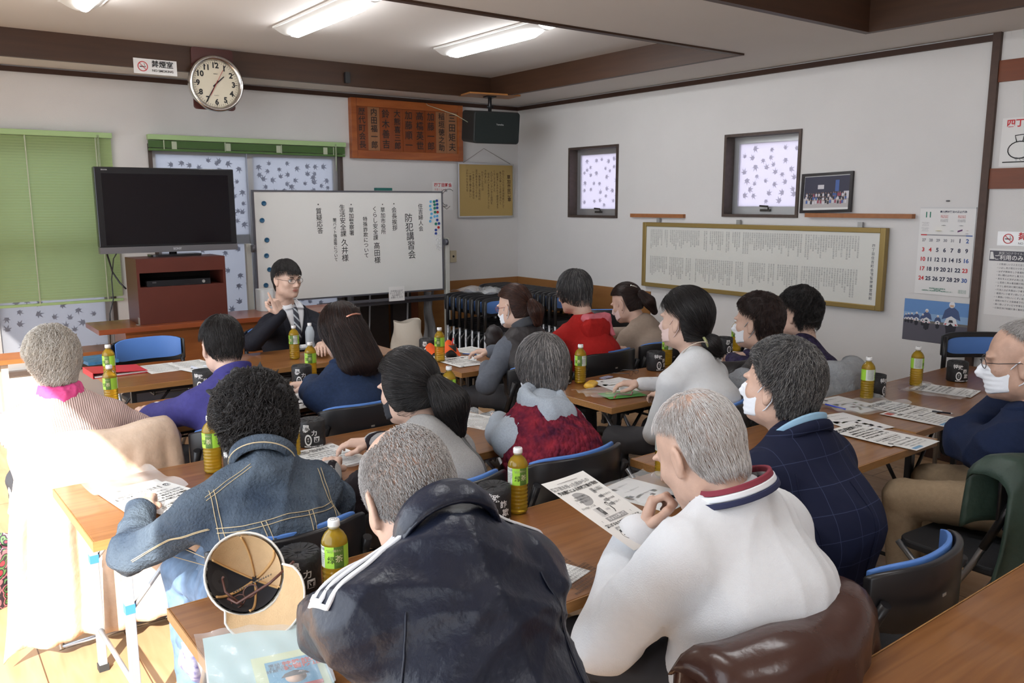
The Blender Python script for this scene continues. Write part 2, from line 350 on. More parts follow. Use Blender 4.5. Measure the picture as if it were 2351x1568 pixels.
table(2.76, 2.91, .02, 1.8, .61, 'folding table holding the yellow pouch and the green leaflet', blk)
table(.345, 3.84, .02, 1.8, .59, 'folding table at which the person in the pale pink cardigan sits', blk, True)
table(.91, 4.86, .01, 1.8, .61, 'folding table in front of the speaker, with the red file on its left end', blk)
table(2.64, 4.07, .015, 1.8, .62, 'folding table in front of the stacked chairs at which the red hoodie sits', blk)
table(1.25, .3, .015, 1.8, .6, 'brown table top cutting across the bottom right corner of the picture', blk)
# ------------------------------------------------------------------ things on the walls
white = mat('white_paper', (.74, .73, .72), .7); ink = mat('black_ink', (.02, .02, .022), .7); inkg = mat('grey_ink', (.16, .16, .17), .7); red = mat('red_print', (.55, .03, .035), .6); gold = mat('gold_frame', (.30, .21, .07), .4, .4)
BX, BZ = np.array([1., 0, 0]), np.array([0, 0, 1.]); RU = np.array([0, -1., 0])
def tline(mb, txt, p0, p1, sx, mi, U, W, bold=0, width=1.0):
    """a column of handwriting from the top centre p0 to the bottom centre p1"""
    n = len(txt); p0 = np.array(p0); p1 = np.array(p1); d = (p1-p0)/n
    sx = min(sx, np.linalg.norm(d)*1.0)
    for i, ch in enumerate(txt):
        if ch != ' ': addtext(mb, ch, sx, p0+d*(i+.5), U, W, mi, bold)
# venetian blinds
blind = bpy.data.materials.new('green_blind'); blind.use_nodes = True; t = blind.node_tree; b = t.nodes['Principled BSDF']; b.inputs['Base Color'].default_value = (.50, .62, .33, 1); b.inputs['Roughness'].default_value = .5
tr = t.nodes.new('ShaderNodeBsdfTranslucent'); tr.inputs[0].default_value = (.64, .80, .44, 1); mxs = t.nodes.new('ShaderNodeMixShader'); mxs.inputs[0].default_value = .55; t.links.new(b.outputs[0], mxs.inputs[1]); t.links.new(tr.outputs[0], mxs.inputs[2]); t.links.new(mxs.outputs[0], t.nodes['Material Output'].inputs[0])
gdark = mat('green_rail', (.07, .15, .035), .5); cordm = mat('pale_cord', (.45, .5, .36), .7)
def blind_obj(x0, x1, ztop, zbot, label, raised):
    r = empty('venetian_blind', (0, 0, 0)); tag(r, label, 'blind'); y = YB-.045
    MB().box((x0, y-.03, ztop-.04), (x1, y+.03, ztop)).build('head_rail', mat('green_head', (.36, .52, .24), .4), r, bevel=.003)
    s = MB(); z = ztop-.055
    if raised:
        for i in range(16): zz = ztop-.046-i*.0036; s.box((x0+.005, y-.013, zz-.0016), (x1-.005, y+.013, zz+.0012))
        s.build('slats', gdark, r); zb = ztop-.115
    else:
        for i in range(int((z-zbot)/.0205)):
            zz = z-i*.0205; s.grid(lambda u, v, zz=zz: (x0+.006+u*(x1-x0-.012), y-.006+.012*v+.002*math.sin(v*math.pi), zz+.0215*(1-v)-.011), 1, 3)
        s.build('slats', blind, r); zb = zbot
    MB().box((x0+.004, y-.014, zb-.012), (x1-.004, y+.014, zb+.008)).build('bottom_rail', gdark if raised else mat('green_head', 0), r, bevel=.003)
    for xx in np.linspace(x0+.12, x1-.12, 4): MB().box((xx-.004, y-.0165, zb), (xx+.004, y-.0155, ztop-.04)).build('ladder_tape', cordm, r)
    if raised:
        for xx in np.linspace(x0+.2, x1-.2, 4): MB().box((xx-.02, y-.017, zb+.004), (xx+.02, y-.015, ztop-.05)).build('gathered_cord', cordm, r)
    MB().tube([(x1-.11, y-.035, ztop-.02), (x1-.11, y-.04, ztop-.25 if raised else ztop-.7), (x1-.105, y-.04, ztop-.26 if raised else ztop-.71), (x1-.10, y-.035, ztop-.02)], .0025, seg=5).build('pull_cord', cordm, r)
blind_obj(-.2, 1.47, 2.235, .935, 'lowered light green venetian blind behind the television', False)
blind_obj(1.735, 3.45, 2.24, .9, 'raised green venetian blind bunched over the window behind the whiteboard', True)
# wall clock on its board
r = empty('wall_clock', (2.136, 6.724, 2.60)); tag(r, 'round chrome wall clock reading twenty-five to two', 'clock')
chrome = mat('chrome', (.62, .60, .57), .18, 1); dialm = mat('clock_dial', (.72, .66, .52), .5)
R0 = .205; Mx = Matrix.Rotation(math.pi/2, 4, 'X')
MB().lathe([(0, -.03), (R0*.98, -.03), (R0, -.01), (R0*1.02, .02), (R0, .04), (R0*.93, .045), (R0*.84, .02), (R0*.83, .012)], M=Mx, seg=64).build('bezel', chrome, r)
MB().lathe([(0, .012), (R0*.84, .012)], M=Mx, seg=64).build('dial', dialm, r)
m = MB()
for i in range(60):
    a = math.radians(6*i); l = .012 if i % 5 else .02; w_ = .0012 if i % 5 else .003; c, s_ = math.cos(a), math.sin(a)
    q = [(-w_, R0*.81), (w_, R0*.81), (w_, R0*.81-l), (-w_, R0*.81-l)]; m.poly([(x*c+y*s_, -.0135, -x*s_+y*c) for x, y in q])
for h in range(1, 13):
    a = math.radians(30*h); addtext(m, str(h), .056, (R0*.66*math.sin(a), -.0135, R0*.66*math.cos(a)), BX, BZ, 0, .0022)
addtext(m, 'SEIKO', .012, (0, -.0135, R0*.36), BX, BZ); addtext(m, 'QUARTZ', .009, (0, -.0135, -R0*.42), BX, BZ)
m.build('numerals', ink, r)
def hand(a, l, w_, y, name, mm, tail=.03):
    a = math.radians(a); c, s_ = math.cos(a), math.sin(a); q = [(-w_, -tail), (w_, -tail), (w_*.7, l), (-w_*.7, l)]
    MB().poly([(x*c+z*s_, y, -x*s_+z*c) for x, z in q], thick=(0, -.0015, 0)).build(name, mm, r)
hand(47.5, R0*.42, .005, -.016, 'hour_hand', ink); hand(211, R0*.7, .004, -.019, 'minute_hand', ink); hand(208, R0*.5, .0015, -.022, 'second_hand', red, .12)
o = MB().rbox((1.975, 6.755, 2.41), (2.292, 6.772, 2.868), .025, axis=1).build('clock_board', mat('maroon_board', (.075, .018, .014), .4)); tag(o, 'dark maroon mounting board behind the clock', 'board')
MB().box((2.03, 6.765, 2.69), (2.24, 6.775, 2.80)).build('backing_block', beamm, o)
# signs
def nosmoke(mb, O, s, U, mi_r, mi_k, N):
    O = np.array(O, float)
    ring = [(s*math.cos(a), s*math.sin(a)) for a in np.linspace(0, 2*math.pi, 33)[:-1]]; P = []
    for k_ in (1, .84): P += [O+U*x*k_+BZ*z*k_+N*.002 for x, z in ring]
    mb.add(P, [(i, (i+1) % 32, 32+(i+1) % 32, 32+i) for i in range(32)], mi_r)
    mb.poly([O+U*x+BZ*z+N*.0022 for x, z in ((-s*.66, s*.58), (-s*.58, s*.66), (s*.66, -s*.58), (s*.58, -s*.66))], mi_r)
    mb.poly([O+U*x+BZ*z+N*.0015 for x, z in ((-s*.6, -s*.14), (s*.35, -s*.14), (s*.35, s*.04), (-s*.6, s*.04))], mi_k)
    mb.poly([O+U*x+BZ*z+N*.0015 for x, z in ((s*.42, -s*.14), (s*.58, -s*.14), (s*.58, s*.04), (s*.42, s*.04))], mi_k)
    mb.tube([O+U*x+BZ*z+N*.0015 for x, z in ((s*.5, s*.1), (s*.3, s*.3), (s*.45, s*.45), (s*.2, s*.6))], s*.04, mi_k, 4)
N = np.array([0, -1., 0]); o = MB().box((1.562, 6.768, 2.640), (1.868, 6.771, 2.748)).build('no_smoking_sign', mat('glossy_sign', (.78, .78, .78), .12)); tag(o, 'white no smoking sign hanging from the dark beam left of the clock', 'sign')
m = MB(); nosmoke(m, (1.625, 6.767, 2.692), .036, BX, 1, 0, N); addtext(m, '禁煙室', .052, (1.765, 6.766, 2.712), BX, BZ, 0, .001); addtext(m, 'NO SMOKING', .024, (1.765, 6.766, 2.667), BX, BZ, 0, .0004)
m.build('sign_print', [ink, red], o)
o = MB().rbox((3.24, 6.745, 2.70), (3.285, 6.775, 2.79), .008, axis=1).build('sensor_box', mat('black_plastic', (.012, .012, .014), .4)); tag(o, 'small black box screwed to the beam between clock and name board', 'sensor')
# wooden name board
r = empty('name_board', (0, 0, 0)); tag(r, 'reddish wooden board with nine columns of brush-written names', 'wall board')
bw = wood('board_frame_wood', (.36, .10, .022), (.27, .065, .013), (1, 1, 6), .4, .3, 3); bi = wood('board_slat_wood', (.26, .062, .013), (.21, .048, .010), (8, 1, 1), .45, .2, 2); bi2 = wood('board_slat_pale', (.34, .155, .07), (.30, .13, .055), (8, 1, 1), .5, .1, 2)
x0, x1, z0, z1 = 3.517, 4.742, 2.105, 2.652; y = YB-.05; f = .075
m = MB()
for bx in (((x0, y-.012, z0), (x0+f*.75, YB, z1)), ((x1-f*.75, y-.012, z0), (x1, YB, z1)), ((x0+f*.75, y-.012, z1-f), (x1-f*.75, YB, z1)), ((x0+f*.75, y-.012, z0), (x1-f*.75, YB, z0+f))): m.box(*bx)
m.build('frame', bw, r, bevel=.004)
names = ['歴代町会長', '内田福一郎', '鈴木善吉', '大熊喜三郎', '加藤順一', '高橋英世', '加藤一郎', '稲垣徳之助', '三田矩夫']
xa, xb = x0+f*.75, x1-f*.75; n_ = len(names)
for i, nm in enumerate(names):
    a = xa+(xb-xa)*i/n_; b_ = xa+(xb-xa)*(i+1)/n_
    s = MB().box((a, y+.012+(.004 if i % 2 else 0), z0+f), (b_-.0015, YB-.005, z1-f)).build('name_slat', bi2 if i in (1, 7, 8) else bi, r)
    m = MB(); tline(m, nm, ((a+b_)/2, y+.009, z1-f-.012), ((a+b_)/2, y+.009, z0+f+.012), .084 if len(nm) < 5 else .072, 0, BX, BZ, .0007); m.build('brush_writing', ink, s)
# gilt scroll frame
r = empty('framed_charter', (0, 0, 0)); tag(r, 'gold paper charter in a thin silver frame hanging in the corner under the loudspeaker', 'picture frame')
x0, x1, z0, z1 = 4.69, 5.395, 1.545, 2.095; y = YB-.03; silver = mat('silver_moulding', (.55, .55, .54), .3, .8)
m = MB()
for bx in (((x0, y-.01, z0), (x0+.014, y+.01, z1)), ((x1-.014, y-.01, z0), (x1, y+.01, z1)), ((x0+.014, y-.01, z1-.014), (x1-.014, y+.01, z1)), ((x0+.014, y-.01, z0), (x1-.014, y+.01, z0+.014))): m.box(*bx)
m.build('frame', silver, r)
MB().box((x0+.014, y, z0+.014), (x1-.014, y+.008, z1-.014)).build('paper', mat('gold_paper', (.42, .29, .10), .45), r)
m = MB(); tline(m, '草加市民憲章', (5.33, y-.002, 1.98), (5.34, y-.002, 1.70), .05, 0, BX, BZ, .001)
cols = ['わたくしたちは草加市民として', '先人の築いた伝統の流れと', '松並木におわれて歴史のまち', 'くらしてきました', '人びとがいきいきと自然を', '住みよいまちをめざしここに', 'きめました', 'わたくしたちは', '一草加を愛し文化の町', '活力あるまちづくりを', '一きまりを守り安全な', '一健康で働き楽しい', 'さわやかなまちを']
for i, cx in enumerate(cols): tline(m, cx, (5.26-i*.038, y-.002, 2.03-.015*(i % 3)), (5.26-i*.038, y-.002, 2.03-.0285*len(cx)-.015*(i % 3)), .030, 0, BX, BZ)
m.build('charter_writing', mat('brown_ink', (.10, .06, .03), .7), r)
MB().tube([(x0+.075, y+.01, z1), (5.03, y+.02, 2.247), (x1-.03, y+.01, z1)], .0025, seg=5).build('hanging_cord', mat('grey_cord', (.25, .22, .2), .8), r)
# cartoon posters (plain line drawings)
def strokes(mb, O, U, N, pls, r_, mi=0):
    for P in pls: mb.tube([np.array(O)+U*x+BZ*z+N*.002 for x, z in P], r_, mi, 4)
def arc(cx, cz, rx, rz_, a0, a1, n=12): return [(cx+rx*math.cos(math.radians(a)), cz+rz_*math.sin(math.radians(a))) for a in np.linspace(a0, a1, n)]
o = MB().box((4.405, YB-.003, 1.622), (4.645, YB, 1.902)).build('club_poster', white); tag(o, 'small white notice with red heading and line drawing behind the whiteboard edge', 'poster')
m = MB(); addtext(m, '四丁目町会', .042, (4.53, YB-.004, 1.868), BX, BZ, 1, .001); addtext(m, '文芸ニュース', .024, (4.50, YB-.004, 1.825), BX, BZ, 1)
strokes(m, (4.55, YB-.003, 1.74), BX, N, [arc(0, 0, .06, .085, 60, 300), arc(.01, 0, .045, .07, 70, 290), arc(.05, .06, .05, .03, 20, 170), [(-.02, -.08), (.02, -.11), (.06, -.08)]], .0022)
strokes(m, (4.45, YB-.003, 1.68), BX, N, [arc(0, 0, .025, .03, 0, 360), arc(.03, -.02, .02, .02, 0, 360)], .002, 2)
m.build('poster_print', [ink, red, mat('green_print', (.03, .25, .08), .6)], o)
# loudspeaker under the ceiling corner
r = empty('loudspeaker', (4.66, 6.62, 2.395), -.18); tag(r, 'black loudspeaker hanging in the far corner from a ceiling bracket', 'speaker')
bp_ = mat('black_plastic', 0)
cab = MB().rbox((-.235, -.13, -.145), (.235, .16, .145), .03, axis=1, M=T(0, 0, 0, 0, .12)).build('cabinet', mat('speaker_cabinet', (.016, .018, .018), .55, bump=.2, bscale=400), r, bevel=.01)
MB().rbox((-.222, -.138, -.132), (.222, -.13, .132), .028, axis=1, M=T(0, 0, 0, 0, .12)).build('grille', mat('speaker_grille', (.010, .016, .015), .8, bump=.5, bscale=900), r)
m = MB(); addtext(m, 'Yamaha', .024, (.02, -.150, .012), BX, BZ); m.build('badge', mat('pale_badge', (.6, .6, .6), .4), r)
MB().tube([(0, .03, .13), (0, .03, .29)], .018).tube([(-.03, .03, .19), (.035, .03, .19)], .009).box((-.05, -.01, .275), (.05, .07, .285)).build('bracket', bp_, r)
MB().box((-.26, -.1, .285), (.26, .16, .2995)).build('ceiling_plate', mat('varnished_plate', (.40, .17, .05), .4), r)
o = MB().tube([(4.30, 7.2, 2.64), (4.2, 7.0, 2.60), (4.35, 6.75, 2.50), (4.45, 6.66, 2.42)], .0025, seg=5).build('speaker_cable', cordm); tag(o, 'thin pale wire running from the picture rail to the loudspeaker', 'cable')
o = MB().rbox((4.604, YB-.010, 1.09), (4.677, YB, 1.21), .006, axis=1).build('wall_outlet', mat('ivory_plate', (.55, .48, .33), .5)); tag(o, 'ivory socket plate on the wall right of the whiteboard', 'outlet')
MB().tube([(4.64, YB-.012, 1.15), (4.64, YB-.009, 1.15)], .012).build('jack', ink, o)
# shelf strips and photo
rail = mat('orange_rail_wood', (.36, .14, .05), .5, noise=.2)
o = MB().box((XR-.03, 4.909, 1.562), (XR, 5.548, 1.594)).build('wooden_strip', rail); tag(o, 'short wooden strip on the wall between the two small windows', 'wall rail')
o = MB().box((XR-.045, 2.905, 1.585), (XR, 3.715, 1.615)).build('wooden_strip', rail); tag(o, 'long wooden strip on the wall carrying the framed group photo', 'wall rail')
MF = T(XR-.028, 3.56, 1.6185, 0)@Matrix.Rotation(.07, 4, 'Y')@Matrix.Rotation(-.03, 4, 'X')
r = empty('photo_frame'); r.matrix_basis = MF; tag(r, 'black framed group photograph leaning on the long wooden strip', 'picture frame')
m = MB(); a, h_ = .205, .285
for bx in (((-.012, -a, 0), (.008, -a+.02, h_)), ((-.012, a-.02, 0), (.008, a, h_)), ((-.012, -a+.02, h_-.02), (.008, a-.02, h_)), ((-.012, -a+.02, 0), (.008, a-.02, .02))): m.box(*bx)
m.build('frame', mat('black_frame', (.012, .008, .010), .3), r)
MB().box((-.002, -a+.02, .02), (.006, a-.02, h_-.02)).build('mount', white, r)
m = MB(); R = random.Random(3); q = lambda y0, y1, z0, z1, mi, x=-.0035: m.poly([(x, y1, z0), (x, y0, z0), (x, y0, z1), (x, y1, z1)], mi)
q(-a+.024, a-.024, .036, .105, 0); q(-a+.024, a-.024, .105, .26, 1); q(-.10, -.07, .15, .23, 2, -.0037); q(.02, .07, .17, .2, 4, -.0037); q(-a+.024, -.14, .1, .15, 4, -.0038)
for row in range(3):
    for i in range(17):
        y_ = -.155+i*.0195+R.uniform(-.004, .004); z_ = .065+row*.024+R.uniform(-.004, .004); c_ = R.choice((3, 4, 4, 5, 2, 3))
        q(y_-.007, y_+.007, z_, z_+.022, c_, -.004-row*-.0001); m.lathe([(0, -.005), (.005, 0), (0, .005)], (-.004, y_, z_+.027), 6, 6)
m.build('photograph', [mat('ph_ground', (.45, .42, .42), .5), mat('ph_dark', (.03, .03, .06), .5), mat('ph_blue', (.06, .12, .35), .5), mat('ph_black', (.02, .02, .03), .5), mat('ph_white', (.6, .58, .62), .5), mat('ph_red', (.3, .06, .10), .5), mat('ph_skin', (.42, .24, .18), .5)], r)
# framed notice board with fine print
r = empty('notice_frame'); tag(r, 'long gold framed notice full of fine print under the two small windows', 'notice board')
y0, y1, z0, z1 = 3.07, 5.355, .953, 1.52; x = XR-.05
m = MB()
for bx in (((x-.012, y0, z0), (XR-.012, y0+.04, z1)), ((x-.012, y1-.04, z0), (XR-.012, y1, z1)), ((x-.012, y0+.04, z1-.035), (XR-.012, y1-.04, z1)), ((x-.012, y0+.04, z0), (XR-.012, y1-.04, z0+.035))): m.box(*bx)
m.build('frame', gold, r, bevel=.004)
pm = mat('notice_paper', (.66, .66, .62), .35)
MB().box((x, y0+.04, z0+.035), (x+.01, y1-.04, z1-.035)).build('sheet', pm, r)
m = MB(); R = random.Random(8)
kan = '町会規約総則本会住吉町名称事務所目的区域会員役員会長副会計監査総会議決権費用予算決算年度細則附施行第一二三四五条項'
for col in range(96):
    yy = y1-.10-col*.0209
    for zt_, zb_ in ((z1-.06, (z0+z1)/2+.035), ((z0+z1)/2-.01, z0+.06)):
        if R.random() < .06: continue
        n_ = int((zt_-zb_)/.0155*R.uniform(.5, 1)); tline(m, ''.join(R.choice(kan) for _ in range(n_)), (x-.001, yy, zt_), (x-.001, yy, zt_-n_*.0155), .0155, 0, RU, BZ)
m.build('fine_print', mat('pale_print', (.36, .36, .36), .7), r)
m = MB(); tline(m, '四丁目住吉町会館管理運営規則', (x-.001, y0+.085, 1.41), (x-.001, y0+.085, 1.02), .024, 0, RU, BZ, .0004); m.build('heading', inkg, r)
for yy in (5.2, 4.33, 3.28): MB().box((XR-.03, yy-.018, z1), (XR-.012, yy+.018, z1+.036)).build('hanger', mat('grey_clip', (.35, .35, .34), .4, .5), r)
# calendar
r = empty('calendar'); tag(r, 'white November calendar with large dates hanging beside the dark post', 'calendar')
y1, y0, z0, z1 = 2.87, 2.515, 1.094, 1.66; x = XR-.006
MB().box((x, y0, z0), (XR, y1, z1)).build('sheet', white, r); MB().box((x-.004, y0, z1-.008), (XR, y1, z1)).build('binding_strip', mat('strip_white', (.6, .6, .6), .4), r)
m = MB(); xx = x-.001; cw = (y1-y0-.03)/7
addtext(m, '11', .05, (xx, y1-.055, z1-.05), RU, BZ, 3, .0012); addtext(m, '暴力団対策法の禁止行為', .0155, (xx, y1-.215, z1-.03), RU, BZ, 4, .0004)
for q_, (a, c_) in enumerate(((.14, 0), (.25, 0))):
    addtext(m, '威力を示す\n行為の禁止', .010, (xx, y1-a-.02, z1-.06), RU, BZ, 1); addtext(m, 'みかじめ料要求\n寄付金要求行為\n不当な要求行為', .007, (xx, y1-a-.02, z1-.085), RU, BZ, 2)
    m.lathe([(0, -.002), (.016, 0), (0, .002)], (xx, y1-a-.02, z1-.115), 2, 10, M=None)
for a, zz in ((.04, z1-.11), (.04, z1-.145)): addtext(m, '日月火水木金土\n 1 2 3 4 5 6\n7 8 9 10 11 12\n13 14 15 16 17', .0072, (xx, y1-a, zz), RU, BZ, 2)
m.lathe([(0, -.001), (.022, 0), (0, .001)], (xx, y1-.13, z1-.15), 5, 14); m.lathe([(0, -.001), (.014, 0), (0, .001)], (xx, y1-.215, z1-.15), 3, 12)
m.poly([(xx, y1-.25-a, z1-.15+b_) for a, b_ in ((0, -.008), (.03, .002), (.03, .012), (0, .002))], 6)
m.lathe([(0, -.001), (.012, 0), (0, .001)], (xx, y1-.31, z1-.165), 6, 12); m.lathe([(0, -.001), (.008, 0), (0, .001)], (xx, y1-.31, z1-.145), 7, 12)
m.poly([(xx, y1-.015, z1-.182), (xx, y1-.055, z1-.182), (xx, y1-.055, z1-.175), (xx, y1-.015, z1-.175)], 1); m.poly([(xx, y1-.055, z1-.182), (xx, y0+.05, z1-.182), (xx, y0+.05, z1-.175), (xx, y1-.055, z1-.175)], 2); m.poly([(xx, y0+.05, z1-.182), (xx, y0+.01, z1-.182), (xx, y0+.01, z1-.175), (xx, y0+.05, z1-.175)], 8)
days = [['27', '28', '29', '30', '31', '1', '2'], [str(i) for i in range(3, 10)], [str(i) for i in range(10, 17)], [str(i) for i in range(17, 24)], [str(i) for i in range(24, 31)]]
for rr, row in enumerate(days):
    for cc, d in enumerate(row):
        c_ = 1 if (cc == 0 or d in ('4', '23')) else (8 if cc == 6 and d != '9' else 4)
        if rr == 0 and cc < 5: c_ = 2
        addtext(m, d, .036 if not (rr == 0 and cc < 5) else .024, (xx, y1-.015-cw*(cc+.5), z1-.213-.0625*rr), RU, BZ, c_, .0012)
addtext(m, '埼玉県暴力追放推進協議会\n草加市支部\n公益財団法人埼玉県暴力追放薬物乱用防止センター', .0088, (xx, y1-.15, z0+.032), RU, BZ, 3, .0002); addtext(m, '048-834-2140\n048-822-4970\n048-834-2140', .0088, (xx, y0+.045, z0+.032), RU, BZ, 3)
m.build('calendar_print', [ink, red, mat('mid_grey', (.3, .3, .32), .7), mat('teal_print', (.03, .20, .13), .6), mat('navy_print', (.03, .035, .07), .6), mat('yellow_print', (.62, .5, .05), .6), mat('purple_print', (.12, .03, .12), .6), mat('skin_print', (.6, .38, .25), .6), mat('blue_print', (.05, .11, .32), .6)], r)
MB().tube([(XR-.001, 2.69, 1.70), (XR-.02, 2.70, 1.70)], .005).build('push_pin', inkg, r)
# motorcycle picture
r = empty('motorcycle_picture'); tag(r, 'colour picture of police motorcycles under a blue sky below the calendar', 'poster')
y1, y0, z0, z1 = 2.932, 2.505, .775, 1.053; x = XR-.003; MB().box((x, y0, z0), (XR, y1, z1)).build('sheet', mat('asphalt_print', (.10, .095, .12), .6), r)
m = MB(); xx = x-.001; Q = lambda a0, a1, b0, b1, mi, dx=0: m.poly([(xx-dx, a0, b0), (xx-dx, a1, b0), (xx-dx, a1, b1), (xx-dx, a0, b1)], mi)
zh = .905; Q(y1, y0, zh, z1, 0); Q(y1, y0, zh, .965, 1, .0003); Q(y1, y0, zh-.004, zh+.012, 6, .0005)
def bike(yc, zb, s):
    e = .0008+.0006*s
    D = lambda pts, mi, k_: m.poly([(xx-e-k_*.0003, yc-a*s, zb+b_*s) for a, b_ in pts], mi)
    D([(-.03, 0), (.03, 0), (.036, .05), (.05, .10), (-.05, .10), (-.036, .05)], 3, 0); D([(-.012, -.012), (.012, -.012), (.015, .06), (-.015, .06)], 3, 1); D([(-.055, .08), (-.035, .13), (0, .15), (.035, .13), (.055, .08), (.02, .075), (0, .095), (-.02, .075)], 2, 2)
    D([(-.07, .12), (-.05, .19), (-.02, .215), (.02, .215), (.05, .19), (.07, .12), (.04, .13), (0, .15), (-.04, .13)], 4, 1.5); D([(.022*math.cos(t_), .235+.024*math.sin(t_)) for t_ in np.linspace(0, 6.28, 13)[:-1]], 2, 3); D([(-.014, .218), (.014, .218), (.014, .234), (-.014, .234)], 7, 4); D([(-.05, .085), (-.035, .08), (-.03, .095)], 5, 4); D([(.05, .085), (.035, .08), (.03, .095)], 5, 4); D([(-.018, .10), (.018, .10), (.012, .12), (-.012, .12)], 3, 4)
for yc, zb, s in ((2.915, .895, .22), (2.897, .893, .25), (2.875, .892, .27), (2.842, .883, .34), (2.80, .885, .30), (2.775, .862, .52), (2.70, .875, .34), (2.615, .835, .86)): bike(yc, zb, s)
m.build('motorcycle_print', [mat('sky_print', (.13, .27, .55), .5), mat('sky_pale', (.25, .40, .62), .5), mat('bike_white', (.72, .72, .75), .5), mat('bike_black', (.02, .02, .03), .5), mat('uniform_blue', (.06, .09, .2), .5), red, mat('hill_print', (.16, .15, .14), .5), mat('skin_print', 0)], r)
# papers beyond the post
o = MB().box((XR-.003, 1.95, 1.905), (XR, 2.41, 2.19)).build('club_poster', white); tag(o, 'white poster with red heading cut by the right edge, above the lower rail', 'poster')
m = MB(); xx = XR-.004; addtext(m, '四丁目町会', .05, (xx, 2.26, 2.155), RU, BZ, 1, .0015); addtext(m, '皆で守ろう', .022, (xx, 2.27, 1.945), RU, BZ, 2, .0005)
NR = np.array([-1., 0, 0])
strokes(m, (XR-.003, 2.30, 2.0), RU, NR, [arc(0, 0, .065, .05, 0, 360, 20), [(-.02, .05), (-.03, .085), (.02, .09), (.015, .05)], arc(.1, .10, .06, .07, 30, 300), arc(.11, .1, .045, .055, 40, 290), [(.03, .02), (.08, .05), (.09, -.02)], [(-.09, -.07), (.15, -.07)]], .003)
m.build('poster_print', [ink, red, inkg], o)
o = MB().box((XR-.003, 2.12, 1.43), (XR, 2.378, 1.515)).build('no_smoking_sign', mat('glossy_sign', 0)); tag(o, 'no smoking notice cut by the right edge of the picture', 'sign')
m = MB(); nosmoke(m, (XR-.004, 2.315, 1.472), .030, RU, 1, 0, NR); addtext(m, '禁煙', .05, (xx, 2.21, 1.485), RU, BZ, 1, .001); addtext(m, 'NO SMOKING', .018, (xx, 2.20, 1.445), RU, BZ, 0); m.build('sign_print', [ink, red], o)
o = MB().box((XR-.003, 2.03, 1.0), (XR, 2.42, 1.41)).build('rules_notice', white); tag(o, 'white rules notice with a dark heading band beside the post', 'poster')
m = MB(); m.poly([(xx, 2.414, 1.335), (xx, 2.03, 1.335), (xx, 2.03, 1.397), (xx, 2.414, 1.397)], 0); addtext(m, 'ご利用のみなさまへ', .034, (xx-.001, 2.235, 1.355), RU, BZ, 1, .0006); addtext(m, '新型コロナウイルス感染防止', .017, (xx-.001, 2.25, 1.383), RU, BZ, 1)
for i in range(13): R = random.Random(i); addtext(m, '・'+''.join(R.choice('利用者は必ず手洗い消毒マスク着用し換気を行い窓開け人数制限ください') for _ in range(18 if i < 9 else 14)), .0135, (xx, 2.24+(0 if i < 9 else .03), 1.315-i*.0225), RU, BZ, 0)
m.poly([(xx-.001, 2.41, 1.345), (xx-.001, 2.385, 1.345), (xx-.001, 2.395, 1.39), (xx-.001, 2.41, 1.39)], 1); m.build('notice_print', [mat('mid_grey2', (.09, .09, .11), .7), white], o)
# ------------------------------------------------------------------ whiteboard on its stand
r = empty('whiteboard', (0, 6.75, 0)); tag(r, 'white board on a wheeled stand, covered with vertical Japanese handwriting', 'whiteboard')
wb = mat('board_white', (.68, .68, .66), .22, coat=.3); alg = mat('board_frame', (.13, .13, .15), .4, .5); postm = mat('stand_post', (.50, .50, .46), .45, .2)
x0, x1, z0, z1 = 2.385, 4.19, .878, 1.80
MB().box((x0+.012, 0, z0+.012), (x1-.012, .015, z1-.012)).build('panel', wb, r)
m = MB()
for bx in (((x0, -.006, z0), (x0+.014, .022, z1)), ((x1-.014, -.006, z0), (x1, .022, z1)), ((x0+.014, -.006, z1-.014), (x1-.014, .022, z1)), ((x0+.014, -.006, z0), (x1-.014, .022, z0+.014))): m.box(*bx)
m.build('rim', alg, r)
for xx in (2.335, 4.235):
    MB().box((xx-.022, -.005, .08), (xx+.022, .04, 1.37)).build('post', postm, r, bevel=.004); MB().box((xx-.03, -.36, .05), (xx+.03, .20, .09)).build('foot', postm, r, bevel=.005)
    for yy in (-.32, .17): MB().tube([(xx-.012, yy, .028), (xx+.012, yy, .028)], .027, seg=14).build('caster', mat('caster_black', (.03, .03, .03), .5), r)
    kx = xx+(.03 if xx < 3 else -.03); MB().tube([(kx-.015, -.02, 1.33), (kx+.015, -.02, 1.33)], .03, seg=16).build('clamp', alg, r)
MB().box((2.9, -.07, z0-.052), (4.22, -.006, z0-.040)).box((2.9, -.075, z0-.052), (4.22, -.07, z0-.03)).build('pen_tray', alg, r)
MB().box((2.335, .01, .78), (4.235, .035, .81)).build('crossbar', alg, r)
m = MB(); pen = [('住吉婦人会', (965, 468), (967, 532), .052), ('防犯講習会', (937, 491), (947, 596), .088), ('・会長挨拶', (904, 462), (907, 531), .062), ('・草加市役所', (878, 464), (881, 539), .062), ('くらし安全課', (860, 474), (863, 553), .062), ('高田様', (865, 557), (867, 606), .066), ('特殊詐欺について', (838, 498), (842, 593), .050),
    ('・草加警察署', (806, 464), (808, 542), .060), ('生活安全課', (785, 470), (789, 545), .062), ('久井様', (791, 549), (793, 602), .066), ('闇バイト強盗等について', (768, 501), (772, 601), .042), ('・質疑応答', (730, 463), (736, 538), .066)]
for tx, a, b_, s in pen:
    m = MB(); p, q_ = PY(*a, 6.748), PY(*b_, 6.748); p[1] = q_[1] = -.0016; tline(m, tx, p, q_, s, 0, BX, BZ, .0003); m.build('handwriting', ink, r)
m = MB().box((3.56, -.078, z0-.06), (3.72, -.076, z0+.07)); addtext(m, '利用後は必ず\nボードを消して\n元の場所へ\nお願いします', .021, (3.64, -.079, z0+.0), BX, BZ, 1); m.build('tray_note', [white, inkg], r)
